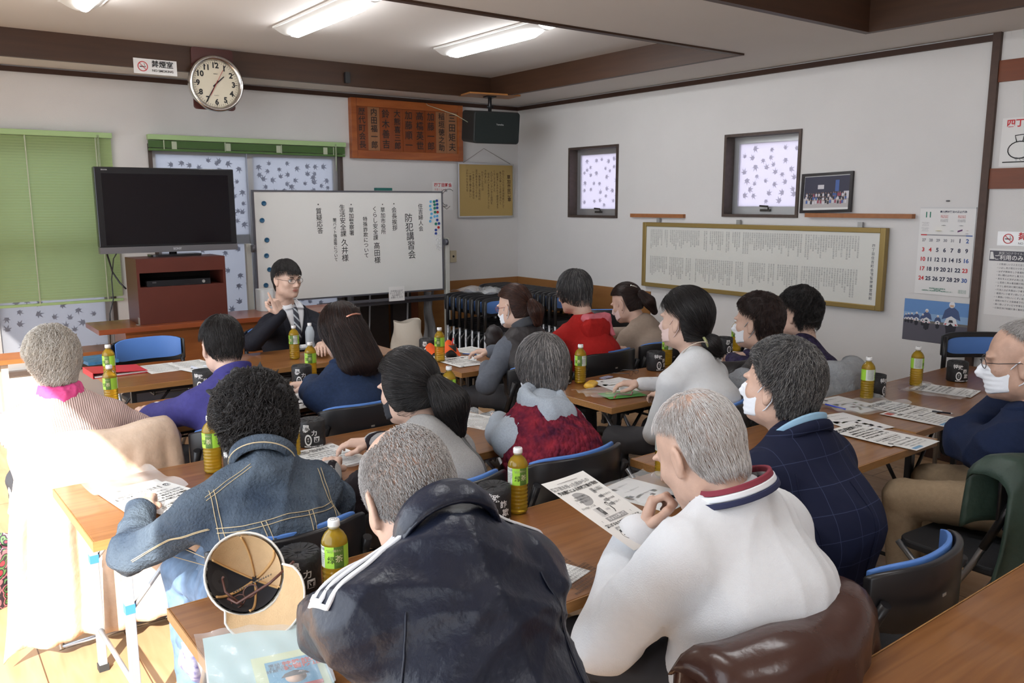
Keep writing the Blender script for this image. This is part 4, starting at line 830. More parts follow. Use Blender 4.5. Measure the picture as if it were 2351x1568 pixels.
# ------------------------------------------------------------------ people
def ik(a, b, l1, l2, pole):
    a, b = np.array(a, float), np.array(b, float); d = b-a; L = np.linalg.norm(d); u = d/L; L = min(L, (l1+l2)*.995); x = (l1*l1-l2*l2+L*L)/(2*L); h = math.sqrt(max(l1*l1-x*x, 1e-6)); p = np.array(pole, float); p = nrm(p-u*(p@u)); return a+u*x+p*h, a+u*L
def frame(F, Z):
    y = nrm(F); z = np.array(Z, float); z = nrm(z-y*(z@y)); x = np.cross(y, z); M = np.eye(4); M[:3, 0], M[:3, 1], M[:3, 2] = x, y, z; return M
def person(label, head, yaw=0, hs=1.0, hy=0, hp=0, hr=0, nb=None, pel=None, lh=None, rh=None, hands=('flat', 'flat'), hdir=(None, None), hup=(None, None), poles=(None, None), fem=False, skin=0, top=None, topname='jacket', fat=0, pants=None, off=.014, wr=.003, sleeve=(1, 1), legs=True, collar=None, sh=None, feet=.42, wfreq=18, hres=.0085, topst=(1, 1, 1), loose=1.0, knee=None, face=False, bs=1.0):
    """one seated figure; everything is in world coordinates, the returned dict is used for hair, masks and trimmings"""
    r = empty('person', (0, 0, 0)); tag(r, label, 'person')
    H = np.array(head, float); cy, sy = math.cos(yaw), math.sin(yaw); fw = np.array([-sy, cy, 0]); rt = np.array([cy, sy, 0]); up = np.array([0, 0, 1.])
    MH = np.array(Matrix.Translation(H)@Matrix.Rotation(yaw+hy, 4, 'Z')@Matrix.Rotation(-hp, 4, 'X')@Matrix.Rotation(hr, 4, 'Y')@Matrix.Scale(hs, 4))
    nk = xf(MH, (0, -.03, -.10))[0]
    if nb is None: nb = H+fw*(-.085)+up*(-.205)
    nb = np.array(nb, float)-up*.048+fw*.012
    if pel is None: dz = nb[2]-.60; pel = nb-fw*.06-up*dz
    pel = np.array(pel, float); mid = pel*.5+nb*.5-fw*.045; S = sh or (.158 if fem else .180); g = (.92 if fem else 1.0)*bs; f_ = 1+fat
    ch = nb-up*.10-fw*.02; sL, sR = nb-rt*S-up*.070+fw*.01, nb+rt*S-up*.070+fw*.01; ax = nrm(nb-pel)
    l1, l2 = (.262, .235) if fem else (.285*bs, .25*bs)
    lh = pel+fw*.46-rt*.09+up*.17 if lh is None else np.array(lh, float); rh = pel+fw*.46+rt*.09+up*.17 if rh is None else np.array(rh, float)
    eL, wL = ik(sL, lh, l1, l2, poles[0] or (-rt*.75-up*.45-fw*.1)); eR, wR = ik(sR, rh, l1, l2, poles[1] or (rt*.75-up*.45-fw*.1))
    for e_, w_, po in ((eL, wL, poles[0]), (eR, wR, poles[1])):
        if e_[2] < .768 and w_[2] < 1.05 and (po is None or po[-1] > -.5): e_[2] = .768
    def torso(o, hem=True):
        s = SD(); s.cap(pel, mid, (.122*f_)*g+o, (.114*f_)*g+o, .06, side=rt, w=1.30); s.cap(mid, ch, .114*f_*g+o, .104*g+o, .07, side=rt, w=1.40); s.cap(sL+rt*.045, sR-rt*.045, .054*g+o, .054*g+o, .07); s.cap(nb-up*.01-fw*.005, ch, .064*g+o, .10*g+o, .06, side=rt, w=1.25)
        for q in (sL, sR): s.cap(nb+up*.015, q+up*.004, .046+o, .046*g+o, .06)
        return s
    def arms(s, o, cl=1.0, ends=(1, 1), k=.035):
        for q, e, w_, fr in ((sL, eL, wL, ends[0]), (sR, eR, wR, ends[1])):
            s.cap(q, e, .051*g+o*1.1, .042*g+o*cl, k)
            if fr > 0: s.cap(e, e+(w_-e)*fr, .043*g+o*cl, (.043-.017*fr)*g+o*cl, .025)
        return s
    kn = []
    for a in (-1, 1):
        hipj = pel+rt*a*.095-up*.02; kf = (knee if knee is not None else fw*.42)+0; kp = hipj+kf+rt*a*.05; kp[2] = .53; kn.append((hipj, kp, np.array([kp[0], kp[1], .10])+fw*(feet-.42)*1+fw*-.03))
    b = torso(-.012); b.cap(nb-up*.02, nk, .058*g, .052*g, .03); arms(b, -.002)
    for hj, kp, fp in kn: b.cap(hj, kp, .082*g, .058*g, .04); b.cap(kp, fp, .055*g, .036*g, .02)
    V, F = b.mesh(.013); parts = [(V, F, np.zeros(len(F), int))]
    hv = xf(MH, _HV); fc = _HV[_HF].mean(1); hm = np.where((np.abs(fc[:, 0]) < .0215-.9*np.abs(fc[:, 2]+.0555)) & (fc[:, 1] > .0905) & (fc[:, 2] > -.0645) & (fc[:, 2] < -.0480), 1, 0); parts.append((hv, _HF, hm))
    for (e, w_, hn, dr, hu, mir) in ((eL, wL, hands[0], hdir[0], hup[0], -1), (eR, wR, hands[1], hdir[1], hup[1], 1)):
        if hn is None: continue
        V, F = HANDS[hn]; V = V*(.93 if fem else 1.02); V = V*np.array([-1. if mir > 0 else 1., 1, 1]); F = F[:, ::-1] if mir > 0 else F
        M = frame(dr if dr is not None else (w_-e)*np.array([1, 1, .35]), hu if hu is not None else (0, 0, 1)); M[:3, 3] = w_+nrm(M[:3, 1])*.012; parts.append((xf(M, V), F, np.zeros(len(F), int)))
    Va, Fa, Ma, n = [], [], [], 0
    for v, f, m in parts: Va.append(v); Fa.append(f+n); Ma.append(m); n += len(v)
    body = mk('body', np.vstack(Va), np.vstack(Fa), [skins[skin], lipm], r, mi=np.concatenate(Ma))
    G = torso(off); arms(G, off*loose*1.1, 1.15, sleeve)
    if collar: G.cap(nb-up*.03, nb+(nk-nb)*collar[0], .066*g+collar[1], .060*g+collar[1], .02)
    V, F = G.mesh(hres); V = wrinkle(V, F, wr, wfreq, int(abs(H[0]*1000)) % 97, topst)
    tp = mk(topname, V, F, top, r)
    if legs:
        s = SD()
        s.cap(pel-rt*.05, pel+rt*.05, .135*g*f_, .135*g*f_, .05)
        for hj, kp, fp in kn: s.cap(hj, kp, .092*g, .068*g, .04); s.cap(kp, fp+up*.02, .066*g, .055*g, .02)
        V, F = s.mesh(.013); V = wrinkle(V, F, .004, 22, 5); mk('trousers', V, F, pants or mat('dark_trousers', (.03, .03, .035), .8), r)
        for a, (hj, kp, fp) in zip((-1, 1), kn):
            q = SD(); q.cap(fp*[1, 1, 0]+up*.045-fw*.02, fp*[1, 1, 0]+fw*.14+up*.035, .042, .034, .02, side=rt, w=1.15); V, F = q.mesh(.012); V[:, 2] = np.maximum(V[:, 2], .002); mk('shoe', V, F, mat('shoe_dark', (.03, .025, .022), .5), r)
    if face:
        for a in (-1, 1):
            m = MB(); c = xf(MH, (a*.0315, .0765, .008))[0]; m.lathe([(0, -.0125), (.006, -.011), (.0108, -.006), (.0125, 0), (.0108, .006), (.006, .011), (0, .0125)], c, 0, 16)
            ev = m.build('eye', [eyew, iris], r); dv = MH[:3, :3]@np.array([.0015, 1, -.05]); dv = nrm(dv); q = c+dv*.0108; u_ = nrm(np.cross(dv, (0, 0, 1))); v_ = np.cross(u_, dv)
            MB().add([q+.0056*(math.cos(t_)*u_+math.sin(t_)*v_) for t_ in np.linspace(0, 6.283, 17)[:-1]]+[q+dv*.0022], [(i, (i+1) % 16, 16) for i in range(16)], 0, True).build('iris', iris, ev)
            P = xf(MH, [(a*x, y, z) for x, y, z in ((.016, .0925, .026), (.028, .094, .031), (.040, .088, .031), (.048, .079, .026))]); MB().tube(P, [.0022, .0032, .0028, .0012], flat=1).build('eyebrow', browm, r)
            P = xf(MH, [(a*x, y, z) for x, y, z in ((.020, .086, .012), (.026, .0895, .0155), (.034, .090, .0155), (.042, .084, .011))]); MB().tube(P, .0014).build('eyelid', mat('lash_dark', (.05, .03, .025), .7), r)
    return dict(r=r, MH=MH, H=H, fw=fw, rt=rt, up=up, nb=nb, pel=pel, sL=sL, sR=sR, eL=eL, eR=eR, wL=wL, wR=wR, G=G, top=tp, hs=hs, fem=fem, g=g, mid=mid, ax=ax, nk=nk)
def hairdo(p, mats, infl=.010, nape=-.055, front=.055, slope=.4, yb=-.034, extra=None, n=3500, L=.045, r=.0009, curl=0, lift=.1, jit=.35, flow='crown', lump=0, tie=None, keep=None, cap=True, seg=5, res=.005, grav=.0, crown=(0, -.045, .125), k=.02, mix=.35, sides=None, seed=1, name='hair', sweep=0):
    R = np.random.default_rng(seed); s = SD(); s.ell((0, -.014, .036), (.076+infl, .096+infl, .088+infl*1.1)); s.ell((0, .03, -.0), (.062+infl*.8, .066+infl*.5, .08), .03); s.cap((0, -.035, -.02), (0, -.045, nape), .062+infl*.6, .05+infl*.5, .03)
    if sides: 
        for a in (-1, 1): s.cap((a*.045, -.01, .02), (a*.05, -.02, sides), .036+infl*.6, .022+infl*.3, .03)
    def region(P):
        x, y, z = P[:, 0], P[:, 1], P[:, 2]; back = np.maximum(y-yb, nape-z); top = front+slope*np.maximum(y-.0, -.2)-z+.12*np.maximum(0, np.abs(x)-.05)*(y > 0); d = np.minimum(back, top)
        if sides: d = np.minimum(d, np.maximum(np.maximum(y-.03, sides-z), .035-np.abs(x)))
        return d
    E = SD()
    for q in (extra or []): E.cap(*q) if len(q) == 5 else E.ell(*q)
    V, F = s.mesh(res, 0, region)
    if lump: V = wrinkle(V, F, lump, 55, seed)
    keepf = (lambda c: (keep(c)).astype(float)) if keep else None
    Vs, Fs, Ms, m_ = [], [], [], 0
    def push(v, f, mi):
        nonlocal m_
        Vs.append(xf(p['MH'], v)); Fs.append(f+m_); Ms.append(np.full(len(f), mi) if np.isscalar(mi) else mi); m_ += len(v)
    if cap: push(V, F, 0)
    Nn = vnormals(V, F); P0 = pts_on(V, F, n, R, keepf); g = s.grad(P0)
    C0 = np.array(crown)
    def df(P):
        if flow == 'tie': d = np.array(tie)-P
        elif flow == 'down': d = np.tile([0, -.15, -1.], (len(P), 1))+np.stack([P[:, 0]*2, P[:, 1]*0, P[:, 2]*0], 1)
        else: d = P-C0
        if sweep: d = d/(np.linalg.norm(d, axis=1)[:, None]+1e-9); f_ = np.clip((P[:, 1]+.01)/.07, 0, 1)[:, None]; d = d*(1-.6*f_)+sweep*f_*np.array([0, -1., .25])
        return d/(np.linalg.norm(d, axis=1)[:, None]+1e-9)
    D = df(P0); D = D-g*(D*g).sum(1)[:, None]
    v, f = strands(P0-g*.001, D, g, L, r/p['hs'], seg, R, lift, jit, curl, s, .0, grav, df if flow != 'rand' else None); sel = np.repeat(np.where(R.random(n) < mix, 2, 1), seg*3); push(v, f, sel)
    if E.p:
        V2, F2 = E.mesh(res); 
        if lump: V2 = wrinkle(V2, F2, lump, 55, seed+1)
        push(V2, F2, 0); n2 = n//2; P0 = pts_on(V2, F2, n2, R); g = E.grad(P0); q = extra[-1]; ddir = nrm(np.array(extra[-1][1])-np.array(extra[0][0])) if len(extra[-1]) == 5 else np.array([0, 0, -1.])
        D = np.tile(ddir, (n2, 1)); D = D-g*(D*g).sum(1)[:, None]; v, f = strands(P0, D, g, L*1.2, r/p['hs'], seg, R, lift*.5, jit, curl, E, 0, grav); push(v, f, np.repeat(np.where(R.random(n2) < mix, 2, 1), seg*3))
    return mk(name, np.vstack(Vs), np.vstack(Fs), mats, p['r'], mi=np.concatenate(Ms))
def facemask(p, m, low=-.098, high=.0, loops=True, lm=None):
    s = SD(); s.ell((0, .028, -.028), (.064, .070, .088), .03); s.ell((0, .045, -.078), (.050, .046, .034), .03); s.cap((0, .090, .0), (0, .112, -.028), .008, .010, .025)
    def cut(P):
        x, y, z = P[:, 0], P[:, 1], P[:, 2]; return np.maximum.reduce([.030-y, z-(high-.25*np.abs(x)), low-z+.3*np.abs(x)])
    V, F = s.mesh(.0042, .003, cut); V[:, 1] += .0012*np.sin(V[:, 2]*420)*(V[:, 1] > .05); o = mk('face_mask', xf(p['MH'], V), F, m, p['r'])
    if loops:
        mb = MB()
        for a in (-1, 1):
            P = [(a*.060, .040, -.022), (a*.074, .012, .008), (a*.082, -.014, .026), (a*.083, -.026, .008), (a*.080, -.022, -.024), (a*.074, .0, -.052), (a*.054, .036, -.076)]; mb.tube(xf(p['MH'], P), .0017*p['hs'], 0, 6)
        mb.build('ear_loop', lm or m, o)
    return o
def glasses(p, m, w=.062, thick=.0013, y=.104):
    mb = MB()
    for a in (-1, 1):
        P = [(a*(.033+.023*math.cos(t_)), y-.012*abs(math.cos(t_)*.5+.5)*1.0, .006+.0155*math.sin(t_)) for t_ in np.linspace(0, 6.283, 21)[:-1]]; mb.tube(xf(p['MH'], P), thick*p['hs'], 0, 6, closed=True)
        mb.tube(xf(p['MH'], [(a*.057, y-.014, .010), (a*.076, .06, .010), (a*.081, .0, .010), (a*.079, -.02, -.006)]), thick*p['hs'], 0, 6)
    mb.tube(xf(p['MH'], [(-.011, y, .010), (0, y+.004, .013), (.011, y, .010)]), thick*p['hs'], 0, 6)
    o = mb.build('eyeglasses', m, p['r']); gl = MB()
    for a in (-1, 1): gl.poly(xf(p['MH'], [(a*(.033+.0222*math.cos(t_)), y-.012*abs(math.cos(t_)*.5+.5), .006+.0148*math.sin(t_)) for t_ in np.linspace(0, 6.283, 21)[:-1]]))
    gl.build('lens', mat('lens_glass', (.9, .9, .9), .05, alpha=.12), o); return o
def seam(p, pts, d, name, m, w=.0022, lift=.0015, gap=None, n=40, flat=False):
    """lay a raised line on the garment: pts are points near the body, d the outward direction"""
    P = np.array(pts, float); t_ = np.linspace(0, len(P)-1, n); Q = np.stack([np.interp(t_, np.arange(len(P)), P[:, i]) for i in range(3)], 1)
    if np.ndim(d) == 1: Dd = np.tile(nrm(d), (n, 1))
    else: dd = np.array(d, float); Dd = np.stack([np.interp(t_, np.arange(len(dd)), dd[:, i]) for i in range(3)], 1); Dd /= np.linalg.norm(Dd, axis=1)[:, None]
    X = Q.copy(); e0 = p['G'].ev(X); X = X+Dd*np.where(e0 < 0, 0, 0)[:, None]
    for _ in range(14): X = X-Dd*np.clip(p['G'].ev(X)-.001, -.02, .02)[:, None]*.9
    for _ in range(8): X = X-p['G'].grad(X)*(p['G'].ev(X)-.001)[:, None]*.9
    V = np.zeros(0)
    sf = p.get('_surf')
    if sf is None:
        me = p['top'].data; vv = np.zeros(len(me.vertices)*3, np.float32); me.vertices.foreach_get('co', vv); sf = p['_surf'] = vv.reshape(-1, 3)
    Y = []
    for x in X:
        dist = np.linalg.norm(sf-x, axis=1); j = np.argsort(dist)[:4]; Y.append(((sf[j].mean(0)-x)@p['G'].grad(x[None])[0]))
    Y = np.convolve(np.pad(Y, 2, mode='edge'), np.ones(5)/5, 'valid'); g = p['G'].grad(X); X = X+g*(Y+lift)[:, None]
    if flat:
        T_ = np.gradient(X, axis=0); sd = np.cross(T_, g); sd /= np.linalg.norm(sd, axis=1)[:, None]+1e-9; V = np.vstack([X-sd*w, X+sd*w, X+sd*w-g*.004, X-sd*w-g*.004]); F = [(i, i+1, n+i+1, n+i) for i in range(n-1)]+[(n+i, n+i+1, 2*n+i+1, 2*n+i) for i in range(n-1)]+[(3*n+i, 3*n+i+1, i+1, i) for i in range(n-1)]
        return MB().add(V, F, 0, True).build(name, m, p['top'])
    return MB().tube(X, w, 0, 5).build(name, m, p['top'])

def vest(p, name, m, o=.026, fat=0, h=.0075, wr=.003, wf=20, low=.0, armhole=.0, seed=1):
    """sleeveless layer over the top garment"""
    g = p['g']; f_ = 1+fat; rt, up, fw = p['rt'], p['up'], p['fw']; nb, pel, mid = p['nb'], p['pel'], p['mid']; ch = nb-up*.10-fw*.02; s = SD(); s.cap(pel+up*low, mid, (.122*f_)*g+o, (.114*f_)*g+o, .06, side=rt, w=1.30); s.cap(mid, ch, .114*f_*g+o, .104*g+o, .07, side=rt, w=1.40)
    s.cap(p['sL']+rt*.06, p['sR']-rt*.06, .050*g+o, .050*g+o, .05); s.cap(nb-up*.02, ch, .070*g+o, .10*g+o, .06, side=rt, w=1.25)
    for q, a in ((p['sL'], 1), (p['sR'], -1)): s.cap(nb+up*.005, q+rt*a*.045, .040+o, .040*g+o, .05)
    s.cap(nb+up*.02, nb+up*.15+fw*.04, .062, .075, .02, op=-1)
    V, F = s.mesh(h); V = wrinkle(V, F, wr, wf, seed); return mk(name, V, F, m, p['r']), s
# ------------------------------------------------------------------ garments
def fabric(name, c, rough=.85, **kw):
    kw.setdefault('noise', .15); kw.setdefault('nscale', 60); kw.setdefault('bump', .25); kw.setdefault('bscale', 350); return mat(name, c, rough, sheen=.0, spec=.25, **kw)
def wavebump(m, scale, strength, dirn='X', col=None, bands='BANDS', dist=1.5):
    t = m.node_tree; b = t.nodes['Principled BSDF']; tc = t.nodes.new('ShaderNodeTexCoord'); wv = t.nodes.new('ShaderNodeTexWave'); wv.bands_direction = dirn; wv.inputs['Scale'].default_value = scale; wv.inputs['Distortion'].default_value = dist; wv.inputs['Detail'].default_value = 1
    bp = t.nodes.new('ShaderNodeBump'); bp.inputs['Strength'].default_value = strength; bp.inputs['Distance'].default_value = .004; t.links.new(tc.outputs['Object'], wv.inputs[0]); t.links.new(wv.outputs['Fac'], bp.inputs['Height']); t.links.new(bp.outputs[0], b.inputs['Normal']); return m
suit = fabric('suit_navy_black', (.012, .013, .020), .7, noise=.1); pinkc = wavebump(mat('pink_rib_knit', (.60, .44, .40), .9, spec=.1), 38, .9); violet = fabric('violet_blue_cloth', (.055, .05, .22), .7)
dshirt = fabric('dark_denim_shirt', (.018, .035, .085), .8, noise=.3, nscale=90); denim = mat('washed_denim', (.095, .122, .155), .8, noise=.68, nscale=7, bump=.8, bscale=120, col2=(.030, .045, .072), spec=.2)
greyh = fabric('grey_marl', (.36, .36, .36), .9, noise=.2, nscale=200); blackk = fabric('black_knit', (.018, .014, .018), .85); track = mat('navy_track_shell', (.010, .014, .030), .36, noise=.2, nscale=12, bump=.5, bscale=26, spec=.45)
whiteS = fabric('white_sweatshirt', (.70, .72, .75), .9, noise=.03, bscale=300); lblue = fabric('pale_blue_marl', (.36, .41, .47), .9, noise=.18, nscale=180); greyb = fabric('slate_sweater', (.12, .135, .165), .9); redf = fabric('red_fleece', (.42, .018, .016), .9, noise=.1); beige = fabric('taupe_cardigan', (.34, .27, .22), .9, noise=.08)
whk = fabric('white_fine_knit', (.66, .68, .70), .9, noise=.04); quilt = mat('black_quilt', (.025, .022, .024), .55, noise=.2, nscale=14, bump=.8, bscale=16); navyf = fabric('navy_fleece', (.010, .018, .050), .95, noise=.15); khaki = fabric('khaki_twill', (.30, .22, .14), .85)
knit = mat('maroon_boucle', (.26, .025, .04), .95, noise=.75, nscale=26, col2=(.055, .012, .03), bump=1, bscale=55, spec=.1)
t = knit.node_tree; b = t.nodes['Principled BSDF']; wv = t.nodes.new('ShaderNodeTexVoronoi'); wv.inputs['Scale'].default_value = 62; mp = t.nodes.new('ShaderNodeMapping'); mp.inputs['Scale'].default_value = (1, 1, .6); tc = t.nodes.new('ShaderNodeTexCoord'); bp = t.nodes.new('ShaderNodeBump'); bp.inputs['Strength'].default_value = 1; bp.inputs['Distance'].default_value = .012; bp.invert = True
t.links.new(tc.outputs['Object'], mp.inputs[0]); t.links.new(mp.outputs[0], wv.inputs['Vector']); t.links.new(wv.outputs['Distance'], bp.inputs['Height']); t.links.new(bp.outputs[0], b.inputs['Normal'])
def plaidmat(name, base, line, sx, wd=.03, rot=(0, 0, 0), faint=.35):
    m = mat(name, base, .85, spec=.2); t = m.node_tree; b = t.nodes['Principled BSDF']; tc = t.nodes.new('ShaderNodeTexCoord'); mp = t.nodes.new('ShaderNodeMapping'); mp.inputs['Rotation'].default_value = rot; mp.inputs['Scale'].default_value = sx; sp = t.nodes.new('ShaderNodeSeparateXYZ'); t.links.new(tc.outputs['Object'], mp.inputs[0]); t.links.new(mp.outputs[0], sp.inputs[0]); prev = None
    for ax in (0, 2):
        f = t.nodes.new('ShaderNodeMath'); f.operation = 'FRACT'; t.links.new(sp.outputs[ax], f.inputs[0]); l = t.nodes.new('ShaderNodeMath'); l.operation = 'LESS_THAN'; l.inputs[1].default_value = wd; t.links.new(f.outputs[0], l.inputs[0])
        if prev is None: prev = l
        else: mxm = t.nodes.new('ShaderNodeMath'); mxm.operation = 'MAXIMUM'; t.links.new(prev.outputs[0], mxm.inputs[0]); t.links.new(l.outputs[0], mxm.inputs[1]); prev = mxm
    s_ = t.nodes.new('ShaderNodeMath'); s_.operation = 'MULTIPLY'; s_.inputs[1].default_value = faint; t.links.new(prev.outputs[0], s_.inputs[0]); mx = t.nodes.new('ShaderNodeMix'); mx.data_type = 'RGBA'; mx.inputs['A'].default_value = tuple(base)+(1,); mx.inputs['B'].default_value = tuple(line)+(1,); t.links.new(s_.outputs[0], mx.inputs['Factor']); t.links.new(mx.outputs['Result'], b.inputs['Base Color']); return m
plaid = plaidmat('navy_plaid', (.010, .013, .034), (.09, .12, .24), (14, 14, 14), .024, (.25, 0, .2), .3); floral = mat('purple_floral', (.05, .04, .10), .8, noise=.8, nscale=45, col2=(.012, .008, .022), spec=.2)
hb_ = hairmat('hair_black', (.010, .008, .008), (.030, .026, .026)); hbr = hairmat('hair_brown', (.035, .013, .009), (.085, .032, .018)); hdb = hairmat('hair_dark_brown', (.018, .009, .008), (.045, .022, .016)); hgr = hairmat('hair_grey', (.10, .095, .095), (.28, .26, .25)); hsl = hairmat('hair_salt', (.045, .043, .045), (.17, .165, .16)); hwh = hairmat('hair_white', (.50, .46, .44), (.68, .66, .65)); hbe = hairmat('hair_ash_blond', (.42, .37, .31), (.62, .58, .53)); hst = hairmat('hair_stubble', (.33, .31, .30), (.52, .50, .49))
chrome = mat("chrome", (.62, .60, .57), .18, 1)
P = {}
# ---- 1 the speaker
p = P[1] = person('person in a dark suit and striped tie before the whiteboard, finger raised', PY(659, 642, 5.58), math.pi+.02, 1.06, hy=.22, hp=.10, rh=PY(643, 724, 5.36), lh=PZ(745, 800, .76), hands=('relax', 'point'), hdir=(None, (-.30, .05, 1)), hup=(None, (.55, -.75, .1)), poles=(None, (-.7, -.2, -.49)), top=suit, topname='suit_jacket', sh=0.167, face=True, nb=PY(664, 706, 5.66)+np.array([0, 0, 0]), wr=.002)
hairdo(p, hb_, .010, -.05, .055, .30, n=2600, L=.045, r=.0011, jit=.4, crown=(0, -.04, .13), res=.0055, seed=2)
hairdo(p, hb_, .010, .0, .048, .1, yb=-.1, n=260, L=.022, r=.0012, jit=.5, flow='down', cap=False, keep=lambda c: (c[:, 1] > .07), seed=9, name='fringe')
glasses(p, mat('gunmetal_wire', (.04, .035, .035), .3, .7))
M = p['MH']
# ---- 2 pink cardigan
p = P[2] = person('person with fluffy ash hair in a pale pink ribbed cardigan at the sunlit left', PY(120, 832, 3.72), -.06, 1.0, hy=0.20, hp=.25, fem=True, lh=PZ(20, 965, .76), rh=PZ(345, 950, .76), nb=PY(140, 905, 3.64), top=pinkc, topname='cardigan', sh=0.167, fat=0.13, hands=('relax', 'relax'), wr=.003, poles=((-1, -.1, -.5), (1, -.1, -.7)))
hairdo(p, hbe, .020, -.065, .06, .3, n=7000, L=.055, r=.0008, curl=.006, lift=.26, jit=1.2, lump=.012, seg=8, seed=3, mix=.5)
# ---- 3 violet jacket
p = P[3] = person('dark haired person in a violet blue jacket seen from behind, left of the middle', PY(509, 795, 3.68), .10, 1.04, hy=0.00, hp=.30, nb=PY(540, 862, 3.56), top=violet, sh=0.172, hands=('relax', 'relax'))
hairdo(p, hb_, .009, -.04, .06, .3, n=3200, L=.04, r=.001, seed=4, mix=.3, jit=.3)
# ---- 4 long hair, denim shirt
p = P[4] = person('long haired person with a rose hair slide and denim blue shirt', PY(782, 762, 3.70), .25, 1.06, hy=0.00, hp=.30, fem=True, nb=PY(798, 840, 3.59), lh=PZ(712, 858, .755), top=dshirt, topname='shirt', sh=0.157, hands=('relax', 'relax'), poles=((-1, -.3, -.6), None), fat=0.03, wr=.005)
hairdo(p, hdb, .014, -.09, .06, .3, n=3000, L=.10, r=.0011, flow='down', extra=[((-.035, -.05, .0), (-.060, -.085, -.165), .06, .055, .04), ((.035, -.05, .0), (.065, -.085, -.165), .06, .055, .04), ((0, -.06, .0), (0, -.10, -.175), .06, .05, .04)], seed=5, jit=.15, sides=-.10)
mb = MB(); Q = xf(p['MH'], [(-.042, -.115, .050), (-.02, -.126, .055), (.005, -.129, .056), (.03, -.123, .052)]); mb.tube(Q, .0045); mb.build('hair_slide', mat('rose_gold', (.65, .30, .22), .3, .7), p['r'])
# ---- 5 curly, denim jacket
p = P[5] = person('person with short curly black hair in a washed denim jacket with pale stitching', PY(585, 985, 2.45), .02, 1.15, hy=0.00, hp=.42, nb=PY(606, 1068, 2.30), fem=True, lh=PZ(322, 1168, .752), rh=PZ(640, 1105, .775), hands=('relax', 'relax'), top=denim, topname='denim_jacket', sh=.180, fat=0.07, wr=.014, wfreq=13, poles=((-1, -.5, -.75), (1, 0, -.6)), collar=(.35, .004), skin=0, pants=mat('worn_jeans', (.16, .26, .42), .8, noise=.5, nscale=20))
hairdo(p, hb_, .024, -.065, .06, .3, n=6500, L=.06, r=.0009, curl=.009, lift=.16, jit=1.2, lump=.020, seed=6, mix=.35, seg=8)
# ---- 6 ponytail, black mask
p = P[6] = person('black haired person with ponytail and black mask, in grey and black', PY(936, 893, 2.60), .20, 1.10, hy=0.15, hp=.25, fem=True, nb=PY(980, 985, 2.44), lh=PZ(757, 1082, .752), hands=('relax', 'relax'), top=greyh, topname='hoodie', sh=0.157, poles=((-1, -.2, -.8), None), fat=0.03)
hairdo(p, hb_, .014, -.07, .062, .3, n=3800, L=.09, r=.0010, flow='tie', tie=(.0, -.13, -.01), extra=[((0, -.12, .0), (.015, -.155, -.07), .035, .052, .03), ((.015, -.155, -.07), (.03, -.13, -.155), .052, .04, .03)], seed=7, jit=.12, sides=-.06)
facemask(p, maskk)
# ---- 7 bald man
p = P[7] = person('balding man with grey stubble hair in a navy track jacket with white sleeve stripes', PY(942, 1142, 1.30), -.05, 1.04, hy=0.00, hp=.62, hr=-.05, nb=PY(1045, 1232, 1.13), lh=PZ(745, 1400, .75), rh=(1.12, 1.60, .77), hands=('relax', 'relax'), top=track, topname='track_jacket', sh=.158, fat=0.07, wr=.013, wfreq=11, loose=1.15, poles=((-1, -.35, -.55), (1, -.1, -.7)), collar=(.55, .010), skin=1, hres=.008, off=.016)
hairdo(p, hst, .0015, -.055, .085, .75, yb=.012, n=22000, L=.010, r=.00062, lift=.35, jit=.5, seed=8, mix=.55, cap=False, seg=3, keep=lambda c: ~((c[:, 2] > .095) & (c[:, 1] > -.055)), crown=(0, -.02, .13))
# ---- 8 maroon vest
p = P[8] = person('grey haired person in a maroon knitted vest over a pale blue hooded top', PY(1244, 848, 2.52), .06, 1.04, hy=0.00, hp=.25, nb=PY(1250, 925, 2.42), lh=PZ(1140, 955, .752), rh=(2.35, 2.88, .77), hands=('pinch', 'relax'), top=lblue, topname='hooded_top', sh=.148, fem=True, fat=0.0, poles=((-1, -.3, -.8), None), collar=(.6, .012))
hairdo(p, hgr, .014, -.05, .06, .3, n=5600, L=.048, r=.0010, seed=10, mix=.4, jit=.25, sides=-.03, crown=(0, -.05, .12))
facemask(p, maskm)
# ---- 9 slate sweater, vest, ponytail
p = P[9] = person('masked person with reddish brown ponytail in a slate sweater and dark quilted vest', PY(1180, 706, 3.92), .12, 1.02, hy=0.15, hp=.22, fem=True, nb=PY(1210, 756, 3.82), lh=PZ(1118, 842, .752), hands=('flat', 'relax'), top=greyb, topname='sweater', sh=0.147, poles=((-1, -.3, -.8), None))
hairdo(p, hbr, .012, -.065, .06, .3, n=2400, L=.07, r=.0012, flow='tie', tie=(0, -.14, .0), extra=[((0, -.13, .005), (.0, -.155, -.04), .028, .035, .03), ((0, -.155, -.04), (.005, -.145, -.105), .035, .024, .03)], seed=11, jit=.12, res=.006)
facemask(p, maskm); glasses(p, mat('amber_frame', (.25, .05, .04), .3))
# ---- 10 red hoodie
p = P[10] = person('person with short black hair in a red hooded fleece with pink lining', PY(1318, 672, 3.95), .10, 1.08, hy=0.10, hp=.25, fem=True, nb=PY(1345, 730, 3.86), top=redf, topname='hooded_fleece', sh=0.172, fat=0.11, hands=('relax', 'relax'), wr=.004)
hairdo(p, hsl, .013, -.055, .06, .3, n=2400, L=.06, r=.0012, seed=12, mix=.25, jit=.25, sides=-.04, res=.006)
glasses(p, mat('black_frame_g', (.02, .02, .02), .3))
